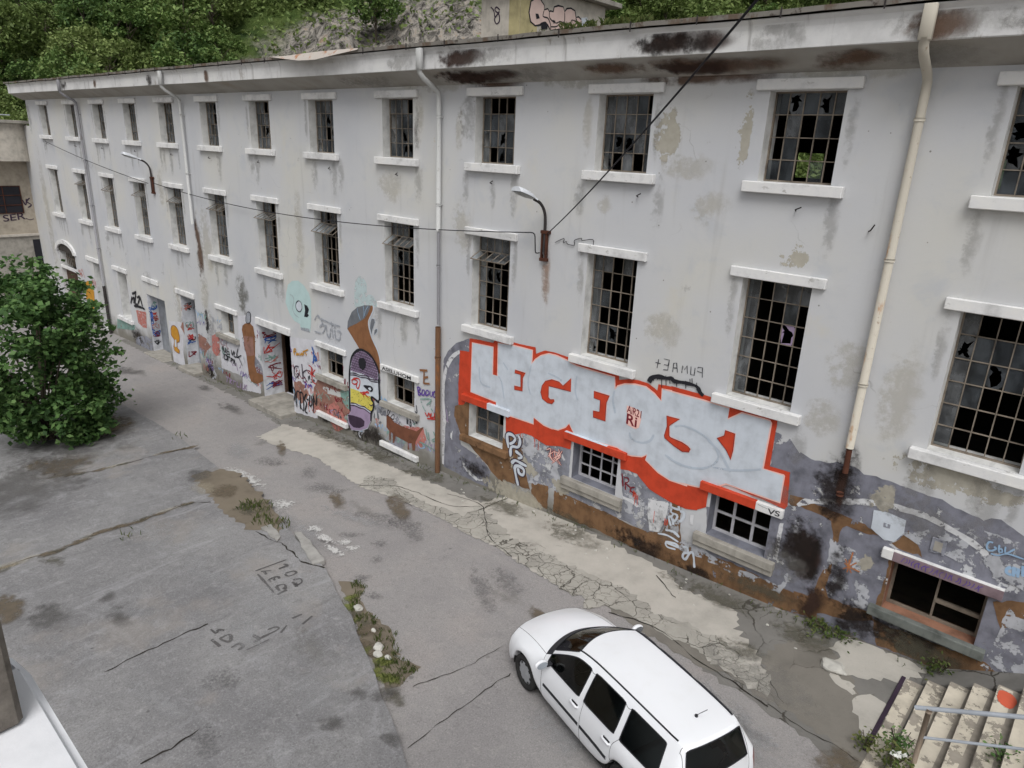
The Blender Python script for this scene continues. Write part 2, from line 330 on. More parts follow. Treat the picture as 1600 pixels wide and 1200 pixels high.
D = {
'orange': [(-8.599,3.367),(-8.25,3.411),(-8.245,3.777),(-7.907,3.812),(-7.392,3.837),(-7.287,3.985),(-6.424,4.004),(-5.988,4.028),(-5.965,3.873),(-5.687,4.015),(-5.443,4.031),(-4.965,4.012),(-4.929,4.001),(-4.921,3.916),(-3.571,3.93),(-3.558,3.812),(-3.288,3.909),(-3.067,3.937),(-2.827,3.926),(-2.599,3.824),(-2.588,3.97),(-2.277,3.998),(-2.293,4.007),(-1.383,4.011),(-1.351,3.938),(-0.02,3.942),(-0.017,3.865),(-0.01,2.973),(0.379,2.98),(0.374,2.995),(0.447,2.292),(0.404,2.213),(-0.812,2.293),(-1.157,2.033),(-1.165,1.628),(-1.346,1.499),(-1.343,1.481),(-1.605,1.41),(-2.002,1.427),(-2.522,1.533),(-2.874,1.782),(-3.103,1.783),(-3.305,1.747),(-3.332,2.001),(-4.703,2.036),(-4.723,1.992),(-4.733,1.764),(-5.069,1.729),(-5.485,1.619),(-5.706,1.664),(-5.994,1.729),(-6.251,1.714),(-6.474,1.604),(-6.837,1.491),(-6.862,1.993),(-7.206,2.053),(-8.315,2.014),(-8.424,1.872),(-8.627,1.806),(-8.64,2.406)],
'white': [(-8.123,3.679),(-7.387,3.721),(-7.384,2.993),(-7.186,2.999),(-7.203,3.867),(-6.763,3.91),(-6.393,3.919),(-6.083,3.927),(-6.087,3.582),(-5.967,3.711),(-5.8,3.85),(-5.559,3.955),(-5.317,3.961),(-4.956,3.908),(-4.919,3.887),(-4.718,3.848),(-3.677,3.838),(-3.648,3.565),(-3.573,3.659),(-3.395,3.752),(-3.134,3.811),(-2.874,3.824),(-2.666,3.734),(-2.467,3.617),(-2.472,3.885),(-2.264,3.895),(-2.459,3.879),(-1.533,3.888),(-0.984,3.879),(-0.979,3.647),(-0.711,3.857),(-0.156,3.862),(-0.132,3.83),(-0.147,2.874),(0.278,2.873),(0.274,2.879),(0.292,2.324),(-0.815,2.314),(-0.929,2.228),(-1.331,2.034),(-1.861,1.961),(-1.64,1.956),(-2.052,1.94),(-2.346,2.018),(-2.683,2.2),(-2.666,2.333),(-2.802,2.24),(-3.045,2.182),(-3.184,2.17),(-3.437,2.251),(-4.628,2.159),(-4.819,2.418),(-4.942,2.289),(-5.152,2.151),(-5.4,2.128),(-5.605,2.15),(-5.309,2.122),(-5.584,2.14),(-5.933,2.252),(-5.921,2.076),(-6.731,2.058),(-7.211,2.159),(-7.211,2.303),(-8.143,2.32)],
'ins': [[(-6.597,3.314),(-6.252,3.315),(-6.335,3.17),(-6.328,2.825),(-6.595,2.796),(-6.6,2.891),(-6.386,2.915),(-6.405,3.236),(-6.605,3.228)],[(-5.071,3.289),(-5.197,3.356),(-5.417,3.36),(-5.609,3.271),(-5.711,3.122),(-5.738,2.95),(-5.676,2.801),(-5.52,2.741),(-5.371,2.751),(-5.304,2.842),(-5.319,2.879),(-5.428,2.849),(-5.494,2.892),(-5.502,3.176),(-4.838,3.21),(-4.854,3.532)],[(-4.188,3.393),(-3.759,3.393),(-3.828,3.212),(-3.816,2.769),(-4.151,2.768),(-4.166,2.922),(-3.988,2.943),(-3.994,3.223),(-4.173,3.232)],[(-2.3,3.342),(-1.995,3.356),(-2.167,3.197),(-2.216,3.138),(-2.189,2.927),(-2.151,2.895),(-1.875,2.873),(-1.735,2.831),(-1.674,2.786),(-1.697,2.713),(-1.849,2.673),(-2.038,2.732),(-2.283,2.842),(-2.301,2.892),(-2.261,3.124)],[(-0.986,3.419),(-0.782,3.411),(-0.77,3.064),(-0.789,2.848),(-0.906,3.019),(-1.131,3.208),(-0.99,3.304)]],
'shade': [[(-2.094,3.164),(-1.879,3.24),(-1.523,3.2),(-1.225,3.062),(-1.06,2.862),(-1.103,2.655),(-1.334,2.466),(-1.652,2.376),(-1.947,2.385),(-2.236,2.466)],[(-1.338,3.11),(-1.061,2.946),(-0.862,2.718),(-0.759,2.584)],[(-1.132,2.559),(-0.726,2.638),(-0.346,2.773),(-0.164,2.858)],[(-3.153,2.7),(-3.121,2.595),(-2.99,2.541),(-2.787,2.568),(-2.618,2.679),(-2.556,2.83)],[(-4.698,3.62),(-4.714,3.263),(-4.625,3.049)],[(-5.55,3.488),(-5.203,3.434),(-5.101,3.361)],[(-3.646,3.546),(-3.665,3.314),(-3.571,3.035)],[(-7.158,3.006),(-7.039,2.863),(-6.935,2.456)],[(-6.085,3.561),(-6.159,3.089),(-6.063,2.801)],[(-7.853,3.097),(-7.779,2.673),(-7.427,2.632)],[(-7.01,3.405),(-6.837,3.256)]],
'sticker': [(-3.291,3.286),(-3.117,3.298),(-2.938,3.256),(-2.9,3.099),(-2.936,2.881),(-3.021,2.817),(-3.255,2.86),(-3.284,2.928),(-3.237,3.075),(-3.287,3.155)],
'txt_air': ('AiR21',-3.276,3.149,-2.907,3.106),
'txt_ri': ('Ri',-3.268,2.885,-2.996,2.867),
'drip': [[(-2.811,3.957),(-2.773,4.048),(-2.674,4.117),(-2.542,4.141),(-2.409,4.148),(-2.3,4.176),(-2.219,4.132),(-2.001,4.156),(-1.784,4.16),(-1.683,4.125),(-1.63,4.047),(-1.548,3.997)],[(-2.725,4.12),(-2.708,4.018)],[(-2.632,4.154),(-2.616,4.062)],[(-2.529,4.159),(-2.495,3.923)],[(-2.432,4.204),(-2.4,3.99)],[(-2.337,4.175),(-2.317,4.054)],[(-2.18,4.173),(-2.157,4.032)],[(-1.975,4.204),(-1.949,4.045)],[(-1.885,4.268),(-1.868,4.17)],[(-1.841,4.29),(-1.819,4.162)],[(-1.729,4.226),(-1.703,4.069)]],
'puma': [[(-2.718,4.415),(-2.595,4.42)],[(-2.651,4.501),(-2.666,4.305)],[(-2.534,4.538),(-2.403,4.541),(-2.424,4.415)],[(-2.403,4.541),(-2.406,4.419),(-2.512,4.419)],[(-2.413,4.418),(-2.413,4.324),(-2.524,4.304)],[(-2.298,4.307),(-2.296,4.497),(-2.233,4.519),(-2.189,4.323)],[(-2.291,4.402),(-2.212,4.414)],[(-2.091,4.34),(-2.09,4.495),(-2.037,4.422),(-1.995,4.517),(-1.962,4.355)],[(-1.905,4.522),(-1.89,4.356),(-1.812,4.358),(-1.812,4.517)],[(-1.633,4.352),(-1.655,4.555),(-1.748,4.543),(-1.754,4.457),(-1.654,4.448)]],
'grey_left': [(-9.257,2.945),(-9.083,3.236),(-8.773,3.529),(-8.275,3.767),(-8.102,3.477),(-8.579,1.772),(-8.595,1.055),(-8.509,0.647),(-7.714,0.507),(-7.339,0.235),(-7.403,0.011),(-7.176,-0.224),(-7.797,-0.295),(-9.209,-0.263),(-9.182,0.873),(-9.119,1.137),(-9.26,1.819)],
'arc_left': [(-8.608,3.338),(-8.86,3.151),(-9.031,2.929),(-9.171,2.619),(-9.233,2.3),(-9.248,1.942),(-9.224,1.59),(-9.185,1.117),(-9.22,0.713),(-9.23,-0.194)],
'mid_grey': [(-6.251,1.714),(-5.994,1.729),(-5.706,1.664),(-5.485,1.619),(-5.069,1.729),(-4.733,1.764),(-4.734,1.011),(-3.167,0.945),(-3.305,1.747),(-3.103,1.783),(-2.874,1.782),(-2.522,1.533),(-2.002,1.427),(-1.96,1.186),(-2.076,0.684),(-2.446,0.476),(-3.361,0.517),(-4.872,0.514),(-5.142,0.517),(-5.88,0.457),(-6.006,0.383),(-6.216,1.126)],
'brown': [[(-8.763,1.72),(-8.612,1.819),(-8.314,1.958),(-7.912,2.016),(-6.829,1.33),(-6.837,1.491),(-6.258,1.566),(-6.2,0.86),(-6.006,0.383),(-5.93,0.219),(-6.77,0.157),(-6.975,0.053),(-7.342,0.292),(-7.714,0.507),(-8.515,0.935),(-8.796,1.426)],[(-5.88,0.457),(-5.345,0.548),(-5.33,-0.097),(-5.878,-0.094)],[(-5.142,0.517),(-4.574,0.523),(-3.361,0.517),(-2.906,0.479),(-2.448,0.5),(-2.116,0.618),(-2.056,0.717),(-1.971,1.181),(-1.966,1.418),(-1.705,1.474),(-1.708,1.148),(-1.615,0.62),(-1.235,0.536),(-0.563,0.612),(-0.267,0.613),(0.067,0.58),(0.535,0.551),(0.979,0.554),(1.33,0.445),(1.373,0.204),(0.422,0.041),(-0.981,-0.044),(-2.415,-0.067),(-3.858,-0.039),(-4.822,-0.109),(-5.158,-0.083)]],
'grey_right': [(-0.01,2.973),(-0.033,3.684),(0.27,3.623),(0.488,3.403),(0.496,3.425),(0.698,3.377),(0.991,3.381),(1.146,3.454),(1.44,3.462),(1.614,3.394),(1.816,3.411),(2.002,3.405),(2.203,3.388),(2.703,3.35),(2.841,3.368),(2.964,3.311),(3.206,3.267),(3.384,3.253),(3.457,3.222),(3.546,3.294),(3.667,3.327),(3.78,3.28),(3.916,3.235),(4.008,3.157),(4.68,3.012),(5.189,0.897),(3.564,0.292),(2.227,0.189),(1.411,0.195),(0.424,0.027),(-0.535,-0.062),(-1.033,0.329),(-1.046,0.948),(-1.165,1.628),(0.447,2.292)],
'branch': [[(0.448,2.541),(0.737,2.552),(1.042,2.522),(1.287,2.501),(1.56,2.475),(1.808,2.462),(1.939,2.411),(2.055,2.345),(1.921,2.296),(1.69,2.314),(1.522,2.322),(1.451,2.252),(1.438,2.047),(1.441,1.968),(1.391,1.776),(1.416,1.479),(1.438,1.282),(1.396,0.945),(1.472,0.771),(1.66,0.779),(1.999,0.798),(2.211,0.85),(2.295,0.696),(1.919,0.473),(0.899,0.291),(0.85,0.58),(1.107,0.62),(1.224,0.734),(1.236,1.008),(1.291,1.281),(1.38,1.358),(1.393,1.606),(1.349,1.927),(1.315,2.114),(1.241,2.284),(1.128,2.337),(0.931,2.357),(0.697,2.364),(0.482,2.34),(0.446,2.388)],[(2.307,1.996),(2.417,2.03),(2.426,1.594),(2.408,1.083),(2.314,0.948),(2.253,0.984),(2.3,1.365),(2.313,1.704)],[(2.288,2.29),(2.376,2.424),(2.484,2.641),(2.539,2.515),(2.677,2.425),(2.773,2.243),(2.49,2.237)],[(2.256,0.727),(2.457,0.698),(4.02,0.797),(4.222,0.7),(3.559,0.316),(2.441,0.227)],[(3.863,1.907),(4.093,1.475),(4.26,1.691),(4.484,1.994),(4.484,2.171),(4.174,2.069)]],
'arc_right': [(0.623,2.375),(0.762,2.511),(1.058,2.628),(1.407,2.764),(1.712,2.88),(2.088,2.972),(2.315,2.983),(2.609,2.992),(2.411,3.0),(2.647,2.995),(2.857,2.955),(3.155,2.874),(3.374,2.808),(3.525,2.733),(3.627,2.663)],
'pent': [(1.896,2.796),(2.115,2.837),(2.412,2.8),(2.429,2.564),(2.308,2.331),(2.14,2.314),(1.917,2.44)],
'pent_hole': [(2.091,2.628),(2.203,2.628),(2.202,2.552),(2.1,2.543)],
'plate': [(2.817,2.7),(3.082,2.725),(3.098,2.384),(2.84,2.349)],
'star': [[(1.703,1.546),(1.624,1.594)],[(1.703,1.546),(1.62,1.464)],[(1.703,1.546),(1.698,1.424)],[(1.703,1.546),(1.772,1.443)],[(1.703,1.546),(1.831,1.539)],[(1.703,1.546),(1.901,1.531)],[(1.703,1.546),(1.817,1.684)],[(1.703,1.546),(1.722,1.859)],[(1.703,1.546),(1.69,1.693)],[(1.703,1.546),(1.623,1.678)]],
'gbl': [[(3.656,2.915),(3.605,2.91),(3.589,2.833),(3.615,2.774),(3.673,2.782),(3.713,2.835),(3.682,2.857)],[(3.74,2.917),(3.759,2.803),(3.802,2.814),(3.785,2.859),(3.756,2.846)],[(3.823,2.92),(3.839,2.822),(3.879,2.841),(3.942,2.93)],[(3.666,2.726),(3.762,2.734),(3.873,2.812),(4.087,2.815)]],
'chi': [[(3.97,2.611),(3.923,2.563),(3.932,2.496),(3.999,2.484)],[(4.002,2.635),(4.027,2.471)],[(4.059,2.636),(4.082,2.48)],[(4.016,2.545),(4.071,2.554)],[(4.101,2.7),(4.135,2.524)]],
'figs': [[(-1.953,1.411),(-1.93,1.327),(-1.756,1.338),(-1.778,1.411)],[(-1.926,1.293),(-1.926,1.199),(-1.783,1.187),(-1.792,1.078),(-1.855,1.016),(-1.911,1.087),(-1.856,1.204)],[(-1.889,1.097),(-1.968,1.064),(-1.897,0.88)],[(-1.861,1.061),(-1.843,0.926)],[(-1.729,1.303),(-1.638,1.316),(-1.631,1.179),(-1.708,1.054)],[(-2.009,0.725),(-1.823,0.768),(-1.66,0.695)],[(-2.183,0.565),(-1.947,0.619),(-1.668,0.573)],[(-1.974,0.449),(-1.741,0.504),(-1.664,0.454),(-1.805,0.44),(-1.96,0.431),(-1.912,0.343),(-1.713,0.372)],[(-1.554,0.511),(-1.453,0.533),(-1.427,0.425),(-1.511,0.363),(-1.521,0.262),(-1.449,0.247),(-1.38,0.423),(-1.318,0.475),(-1.267,0.355),(-1.226,0.135)]],
'irc': [[(-3.249,1.659),(-3.19,1.354)],[(-3.183,1.575),(-3.082,1.599),(-3.061,1.523),(-3.156,1.451)],[(-3.143,1.444),(-3.114,1.297)],[(-3.144,1.456),(-3.008,1.397)],[(-2.886,1.443),(-2.97,1.4),(-2.974,1.314),(-2.843,1.291)]],
'psix': [[(-6.717,1.148),(-6.785,1.48),(-6.637,1.553),(-6.501,1.489),(-6.56,1.362),(-6.69,1.266)],[(-6.408,1.599),(-6.335,1.488),(-6.389,1.283),(-6.619,1.208),(-6.638,0.928)],[(-6.481,1.145),(-6.245,1.062),(-6.371,0.965)],[(-6.328,0.208),(-6.471,0.656),(-6.326,0.762),(-6.158,0.712),(-6.182,0.566),(-6.315,0.573),(-6.356,0.696)],[(-6.595,0.751),(-6.467,0.877),(-6.266,0.865),(-6.068,0.852)]],
'redtag': [[(-5.462,1.51),(-5.329,1.579),(-5.344,1.367),(-5.183,1.266)],[(-5.404,1.347),(-5.234,1.534),(-5.052,1.517),(-5.25,1.347)],[(-5.271,1.21),(-5.103,1.397),(-4.973,1.646)],[(-5.207,1.568),(-5.166,1.428),(-5.005,1.302)],[(-5.093,1.657),(-5.019,1.477),(-5.128,1.337),(-4.972,1.262)],[(-5.381,1.459),(-5.217,1.306),(-5.06,1.617)]],
'whitepatch': [[(0.364,1.893),(0.436,1.913),(0.438,1.1),(0.353,1.083)],[(-1.479,1.319),(-1.404,1.35),(-1.394,1.112),(-1.472,1.102)],[(-3.185,1.111),(-2.925,1.114),(-2.712,1.027),(-2.783,0.987),(-2.967,1.024),(-3.152,1.05)],[(-2.518,1.296),(-1.999,1.405),(-2.056,0.909),(-2.163,0.598),(-2.404,0.544),(-2.504,0.965)],[(-8.924,0.894),(-8.846,0.977),(-8.861,0.679),(-8.941,0.742)],[(-8.44,0.2),(-8.264,0.083),(-7.992,-0.086),(-7.728,-0.137),(-7.438,-0.002),(-7.543,-0.128),(-7.875,-0.22),(-8.22,-0.109),(-8.417,0.03)]],
'horn': [(-13.72,2.934),(-13.684,3.174),(-13.453,3.524),(-13.153,3.73),(-12.784,3.857),(-12.387,3.915),(-12.352,3.824),(-12.478,3.605),(-12.605,3.407),(-12.576,3.164),(-12.43,2.868),(-12.205,2.563),(-12.078,2.263),(-12.093,1.825),(-12.303,2.031),(-13.138,2.433)],
'horn_grey': [(-13.72,2.934),(-13.684,3.174),(-13.453,3.524),(-13.153,3.73),(-12.784,3.857),(-12.466,3.901),(-12.635,3.625),(-12.803,3.444),(-13.265,3.179),(-13.565,3.043)],
'horn_edge': [(-12.356,3.921),(-12.345,3.801),(-12.479,3.58),(-12.598,3.384),(-12.568,3.165),(-12.422,2.869),(-12.196,2.591),(-12.067,2.266),(-12.062,1.935)],
'horn_lines': [[(-13.154,3.704),(-13.121,3.56),(-13.009,3.355)],[(-12.845,3.822),(-12.813,3.667),(-12.842,3.462)],[(-12.585,3.88),(-12.731,3.706),(-12.8,3.52)]],
'drops': [[(-12.443,3.513),(-12.306,3.514),(-12.29,3.419),(-12.417,3.171),(-12.463,3.011),(-12.535,3.197),(-12.508,3.377)],[(-12.239,3.231),(-12.173,3.22),(-12.203,3.139),(-12.345,3.011),(-12.319,3.165)]],
'face': [(-13.692,0.882),(-13.651,1.573),(-13.541,2.001),(-13.358,2.228),(-13.099,2.39),(-12.851,2.419),(-12.531,2.337),(-12.299,2.16),(-12.149,1.914),(-12.13,1.557),(-12.178,1.648),(-12.119,1.063),(-12.184,0.912),(-12.384,0.964),(-12.505,0.984),(-12.549,0.918),(-12.431,0.79),(-12.481,0.561),(-12.569,0.428),(-12.601,0.145),(-12.804,-0.192),(-13.241,-0.397),(-13.685,-0.506),(-13.85,-0.285),(-13.882,-0.066),(-13.691,0.159)],
'face_out': [(-13.713,0.152),(-13.701,0.879),(-13.651,1.573),(-13.541,2.001),(-13.358,2.228),(-13.099,2.39),(-12.851,2.419),(-12.531,2.337),(-12.299,2.16),(-12.149,1.914),(-12.122,1.559),(-12.15,1.655),(-12.119,1.063),(-12.184,0.912),(-12.384,0.964),(-12.505,0.984),(-12.549,0.918),(-12.431,0.79),(-12.481,0.561),(-12.569,0.428),(-12.601,0.145)],
'face_purple': [(-13.608,1.584),(-13.521,1.979),(-13.338,2.206),(-13.1,2.364),(-12.852,2.393),(-12.552,2.307),(-12.32,2.13),(-12.189,1.904),(-12.179,1.622),(-12.561,1.604),(-12.971,1.634),(-13.351,1.593)],
'face_yellow': [(-13.652,0.975),(-13.383,0.991),(-13.086,0.988),(-12.752,0.97),(-12.547,0.973),(-12.529,0.897),(-12.431,0.79),(-12.502,0.555),(-12.608,0.471),(-12.939,0.54),(-13.321,0.542),(-13.664,0.474)],
'face_lilac': [(-13.667,0.418),(-13.326,0.458),(-12.943,0.456),(-12.611,0.416),(-12.622,0.139),(-12.802,-0.164),(-13.24,-0.383),(-13.684,-0.491),(-13.85,-0.285),(-13.859,-0.06),(-13.682,0.161)],
'face_dark': [(-13.855,-0.002),(-13.565,0.055),(-13.13,0.099),(-12.941,0.044),(-12.97,-0.132),(-13.235,-0.297),(-13.544,-0.363),(-13.761,-0.286)],
'face_waves': [[(-13.664,0.46),(-13.409,0.517),(-13.195,0.495),(-12.939,0.54),(-12.773,0.505),(-12.587,0.477)],[(-13.669,0.375),(-13.413,0.433),(-13.199,0.425),(-12.943,0.456),(-12.612,0.388)],[(-13.621,1.5),(-13.353,1.553),(-13.1,1.548),(-12.724,1.616),(-12.564,1.551),(-12.179,1.622)],[(-13.625,1.431),(-13.356,1.49),(-13.061,1.492),(-12.727,1.549),(-12.525,1.495),(-12.182,1.557)],[(-12.661,0.699),(-12.559,0.674),(-12.431,0.79)]],
'face_eye': [(-12.927,1.246),(-12.738,1.295),(-12.532,1.322),(-12.454,1.25),(-12.539,1.161),(-12.702,1.171)],
'face_eyew': [(-12.699,1.238),(-12.575,1.284),(-12.516,1.234),(-12.6,1.171)],
'face_spot': [(-13.114,2.1),(-12.862,2.184),(-12.745,2.055),(-12.795,1.861),(-12.924,1.751),(-13.129,1.807),(-13.163,1.957)],
'face_red': [[(-13.583,1.266),(-13.407,1.337),(-13.239,1.299),(-13.373,1.184),(-13.544,1.194),(-13.449,1.354),(-13.191,1.419),(-13.111,1.332),(-13.207,1.092),(-13.312,1.118),(-13.238,1.326)],[(-13.13,0.95),(-12.916,1.034),(-12.665,1.074),(-12.746,1.106),(-12.962,0.941),(-13.086,0.988)],[(-12.925,0.843),(-12.959,0.995),(-12.672,0.911)]],
'deer': [(-11.817,0.592),(-11.68,0.58),(-11.545,0.514),(-11.431,0.442),(-11.03,0.432),(-10.401,0.47),(-10.148,0.676),(-10.077,0.698),(-10.256,0.438),(-10.44,0.122),(-10.479,-0.178),(-10.59,-0.215),(-10.625,0.01),(-10.774,-0.039),(-10.739,-0.238),(-10.815,-0.263),(-10.811,-0.024),(-11.383,0.006),(-11.467,-0.263),(-11.525,-0.255),(-11.518,0.043),(-11.615,0.067),(-11.643,-0.239),(-11.702,-0.23),(-11.693,0.096),(-11.83,0.161)],
'deer_ear': [[(-11.759,0.556),(-11.734,0.749),(-11.595,0.841)],[(-11.603,0.549),(-11.542,0.646),(-11.444,0.688),(-11.467,0.537)]],
'leaves': [[(-12.443,0.491),(-12.405,0.421),(-12.411,0.257),(-12.483,0.317)],[(-12.316,0.608),(-12.22,0.475),(-12.185,0.324),(-12.286,0.321)],[(-12.272,0.728),(-12.093,0.672),(-12.076,0.57),(-12.195,0.616)],[(-12.23,0.202),(-12.146,0.281),(-12.066,0.251),(-12.17,0.166)],[(-12.313,0.15),(-12.235,0.065),(-12.299,-0.037)],[(-11.994,0.648),(-11.833,0.72),(-11.875,0.629)],[(-12.392,0.748),(-12.336,0.63),(-12.4,0.558)]],
'mint': [(-17.339,3.151),(-17.245,3.504),(-17.107,3.803),(-16.834,3.982),(-16.432,4.049),(-16.105,3.933),(-15.838,3.735),(-15.72,3.487),(-15.773,2.825),(-15.872,2.392),(-16.458,2.413),(-16.484,2.549),(-16.841,2.593),(-17.124,2.794)],
'mint_eye': [(-16.457,3.36),(-16.315,3.302),(-16.293,3.141),(-16.422,2.993),(-16.594,3.004),(-16.681,3.127),(-16.614,3.277)],
'mint_dark': [(-16.146,3.291),(-15.978,3.279),(-15.87,3.163),(-15.957,3.01),(-15.889,2.968),(-16.018,2.875),(-16.19,2.856),(-16.118,3.09)],
'mint_teeth': [(-16.455,2.442),(-15.91,2.495),(-15.898,2.373),(-16.44,2.347)],
'mint_line': [[(-17.043,3.481),(-16.844,3.459),(-16.786,3.303),(-16.896,3.005),(-16.763,2.833),(-16.52,2.766)]],
'ghost': [(-13.298,3.704),(-13.287,4.278),(-13.187,4.612),(-13.021,4.71),(-12.822,4.715),(-12.673,4.545),(-12.649,4.211),(-12.414,4.226),(-12.226,4.089),(-12.155,3.932)],
'whitewall': [[(-20.879,2.011),(-20.268,2.144),(-19.687,2.198),(-19.373,1.966),(-19.334,1.533),(-19.577,-0.81),(-21.027,-1.037),(-20.927,-0.446),(-22.684,-0.511),(-22.567,0.7),(-20.945,0.772),(-20.986,1.189)],[(-17.252,1.948),(-15.567,2.166),(-15.462,1.737),(-15.707,-0.698),(-17.341,-0.917)]],
'bottle': [(-20.651,1.526),(-20.563,1.695),(-20.321,1.825),(-19.983,1.902),(-19.747,1.818),(-19.675,1.462),(-19.781,0.686),(-19.88,0.28),(-19.742,0.005),(-19.137,0.02),(-19.315,-0.235),(-19.817,-0.481),(-20.258,-0.496),(-20.402,-0.236),(-20.462,0.531),(-20.598,1.27)],
'bottle_band': [(-20.521,1.286),(-19.813,1.396),(-19.818,0.677),(-20.43,0.499),(-20.588,0.889)],
'bottle_neck': [(-20.241,1.87),(-20.211,2.136),(-20.06,2.312),(-19.882,2.308),(-19.876,2.125),(-19.958,1.925)],
'onion': [(-27.283,0.237),(-27.036,0.419),(-26.739,0.433),(-26.531,0.3),(-26.454,-0.035),(-26.574,-0.237),(-26.792,-0.329),(-26.823,-0.559),(-26.632,-0.651),(-26.721,-0.805),(-27.155,-0.767),(-27.209,-0.599),(-27.068,-0.254),(-27.32,-0.083)],
'onion_slit': [(-27.016,-0.243),(-26.853,-0.186),(-26.873,-0.525),(-27.089,-0.595)],
'red5': [(-31.15,0.395),(-30.627,0.42),(-29.931,0.5),(-30.043,-0.033),(-30.078,-0.322),(-30.541,-0.367),(-31.069,-0.232)],
'dark5': [(-31.648,-1.101),(-30.933,-0.879),(-30.204,-0.727),(-29.471,-0.857),(-29.537,-1.441),(-30.204,-1.446),(-31.734,-1.539)],
'teal5': [(-33.858,-0.572),(-32.463,-0.503),(-31.493,-0.46),(-31.706,-0.746),(-34.06,-1.119)],
'red5b': [(-23.282,0.712),(-22.959,0.86),(-22.582,0.898),(-22.717,0.017),(-23.074,-0.106),(-23.373,0.075)],
'white5': [(-27.445,0.56),(-25.985,0.755),(-26.258,-0.701),(-26.208,-1.27),(-27.43,-1.424)],
'orange6': [(-38.017,0.612),(-37.466,0.836),(-36.918,0.782),(-36.723,0.353),(-36.861,-0.273),(-37.168,-0.704),(-37.868,-0.687),(-38.138,-0.258)],
'pinkbrown': [(-15.5,0.98),(-14.324,0.77),(-13.442,0.707),(-15.455,0.617),(-15.043,0.409),(-14.295,0.497),(-13.747,0.701),(-13.713,0.152),(-13.882,-0.066),(-15.535,-0.313),(-15.822,-0.216)],
'blackwr': [[(-22.405,0.493),(-22.362,0.301)],[(-22.325,0.49),(-22.21,0.254),(-22.086,0.482)],[(-21.969,0.468),(-22.05,0.249),(-21.809,0.264)],[(-21.993,0.343),(-21.831,0.359)],[(-21.648,0.499),(-21.612,0.269),(-21.452,0.503)],[(-21.379,0.48),(-21.457,0.264),(-21.262,0.269)],[(-21.078,0.665),(-21.262,0.269),(-20.851,0.442)],[(-21.233,0.434),(-20.972,0.178),(-20.849,0.01)],[(-22.268,0.16),(-22.343,-0.02),(-22.102,-0.025),(-22.07,0.144),(-22.268,0.16)],[(-21.949,0.152),(-22.026,-0.048)],[(-22.034,0.124),(-21.791,0.148)],[(-21.713,0.146),(-21.789,-0.053)],[(-21.717,0.125),(-21.564,0.1),(-21.736,0.02)],[(-21.479,0.14),(-21.558,-0.079)],[(-21.483,0.119),(-21.393,-0.12)]],
'drippy': [[(-17.191,0.124),(-17.053,-0.058),(-17.156,-0.418)],[(-16.919,0.014),(-17.021,-0.343),(-16.989,-0.63)],[(-16.919,0.014),(-16.738,-0.047),(-16.769,-0.642)],[(-16.734,-0.01),(-16.547,0.004),(-16.549,-0.615),(-16.729,-0.556)],[(-16.296,0.072),(-16.471,-0.156),(-16.332,-0.299),(-16.457,-0.626),(-16.306,-0.655)],[(-16.317,-0.15),(-16.193,-0.116)],[(-16.082,0.094),(-16.152,-0.321),(-15.993,-0.24),(-15.993,0.082)],[(-15.871,0.115),(-15.932,-0.547)],[(-15.874,0.079),(-15.722,-0.199),(-15.656,0.209)]],
'gk': [[(-16.692,0.968),(-16.944,0.925),(-17.035,0.671),(-16.927,0.518),(-16.723,0.676),(-16.846,0.681)],[(-16.493,1.121),(-16.47,0.455)],[(-16.175,0.987),(-16.468,0.775),(-16.19,0.527)]],
'redscr': [[(-16.066,1.187),(-15.838,1.104),(-15.979,0.861),(-15.662,1.112)],[(-16.026,0.989),(-15.744,0.85),(-15.556,1.0)],[(-15.892,1.16),(-15.878,0.677),(-15.65,0.595)],[(-19.19,0.858),(-18.577,1.327)],[(-19.068,1.22),(-18.753,1.031)],[(-18.592,1.214),(-18.653,1.016),(-18.39,1.222),(-18.307,1.095),(-18.112,1.32)],[(-18.872,0.669),(-18.844,0.376),(-18.611,0.582),(-18.523,0.23),(-18.816,0.081),(-18.921,0.32)],[(-18.66,0.719),(-18.466,0.653),(-18.713,0.333)]],
'bluefig': [[(-15.793,1.899),(-15.697,1.684),(-15.759,1.329)],[(-15.783,1.699),(-15.565,1.544),(-15.663,1.42)],[(-15.7,1.649),(-15.516,1.454)]],
'orangetag': [[(-16.969,1.537),(-16.839,1.601),(-16.85,1.493),(-16.975,1.483),(-16.898,1.342)],[(-16.76,1.479),(-16.803,1.364),(-16.67,1.464),(-16.648,1.382)],[(-16.572,1.521),(-16.553,1.421),(-16.419,1.538),(-16.43,1.432)],[(-16.349,1.64),(-16.336,1.47)],[(-16.385,1.58),(-16.042,1.743)],[(-16.234,1.597),(-16.153,1.512)]],
'purple': [[(-22.33,-0.797),(-22.007,-0.799)],[(-22.168,-0.798),(-22.294,-1.038)],[(-21.965,-0.788),(-22.047,-1.016)],[(-21.969,-0.81),(-21.813,-0.832),(-21.989,-0.918),(-21.844,-1.005)],[(-21.688,-0.8),(-21.769,-1.026)],[(-21.692,-0.822),(-21.493,-0.812)],[(-21.37,-0.78),(-21.445,-0.983),(-21.248,-0.973)],[(-21.097,-0.771),(-21.174,-0.994)],[(-20.977,-0.74),(-21.013,-0.952),(-20.856,-0.931),(-20.784,-0.731)],[(-20.594,-0.722),(-20.766,-0.847),(-20.628,-0.931)]],
'tag5': [[(-31.414,0.986),(-31.659,0.613)],[(-31.527,0.826),(-31.124,0.988),(-31.286,0.678)],[(-30.876,1.216),(-31.102,0.711),(-30.754,0.725)],[(-30.761,1.05),(-30.387,1.159),(-30.738,0.774)],[(-30.387,1.159),(-30.249,0.721)],[(-31.302,1.146),(-30.783,1.324)],[(-31.267,0.564),(-30.443,0.64),(-30.001,0.626)]],
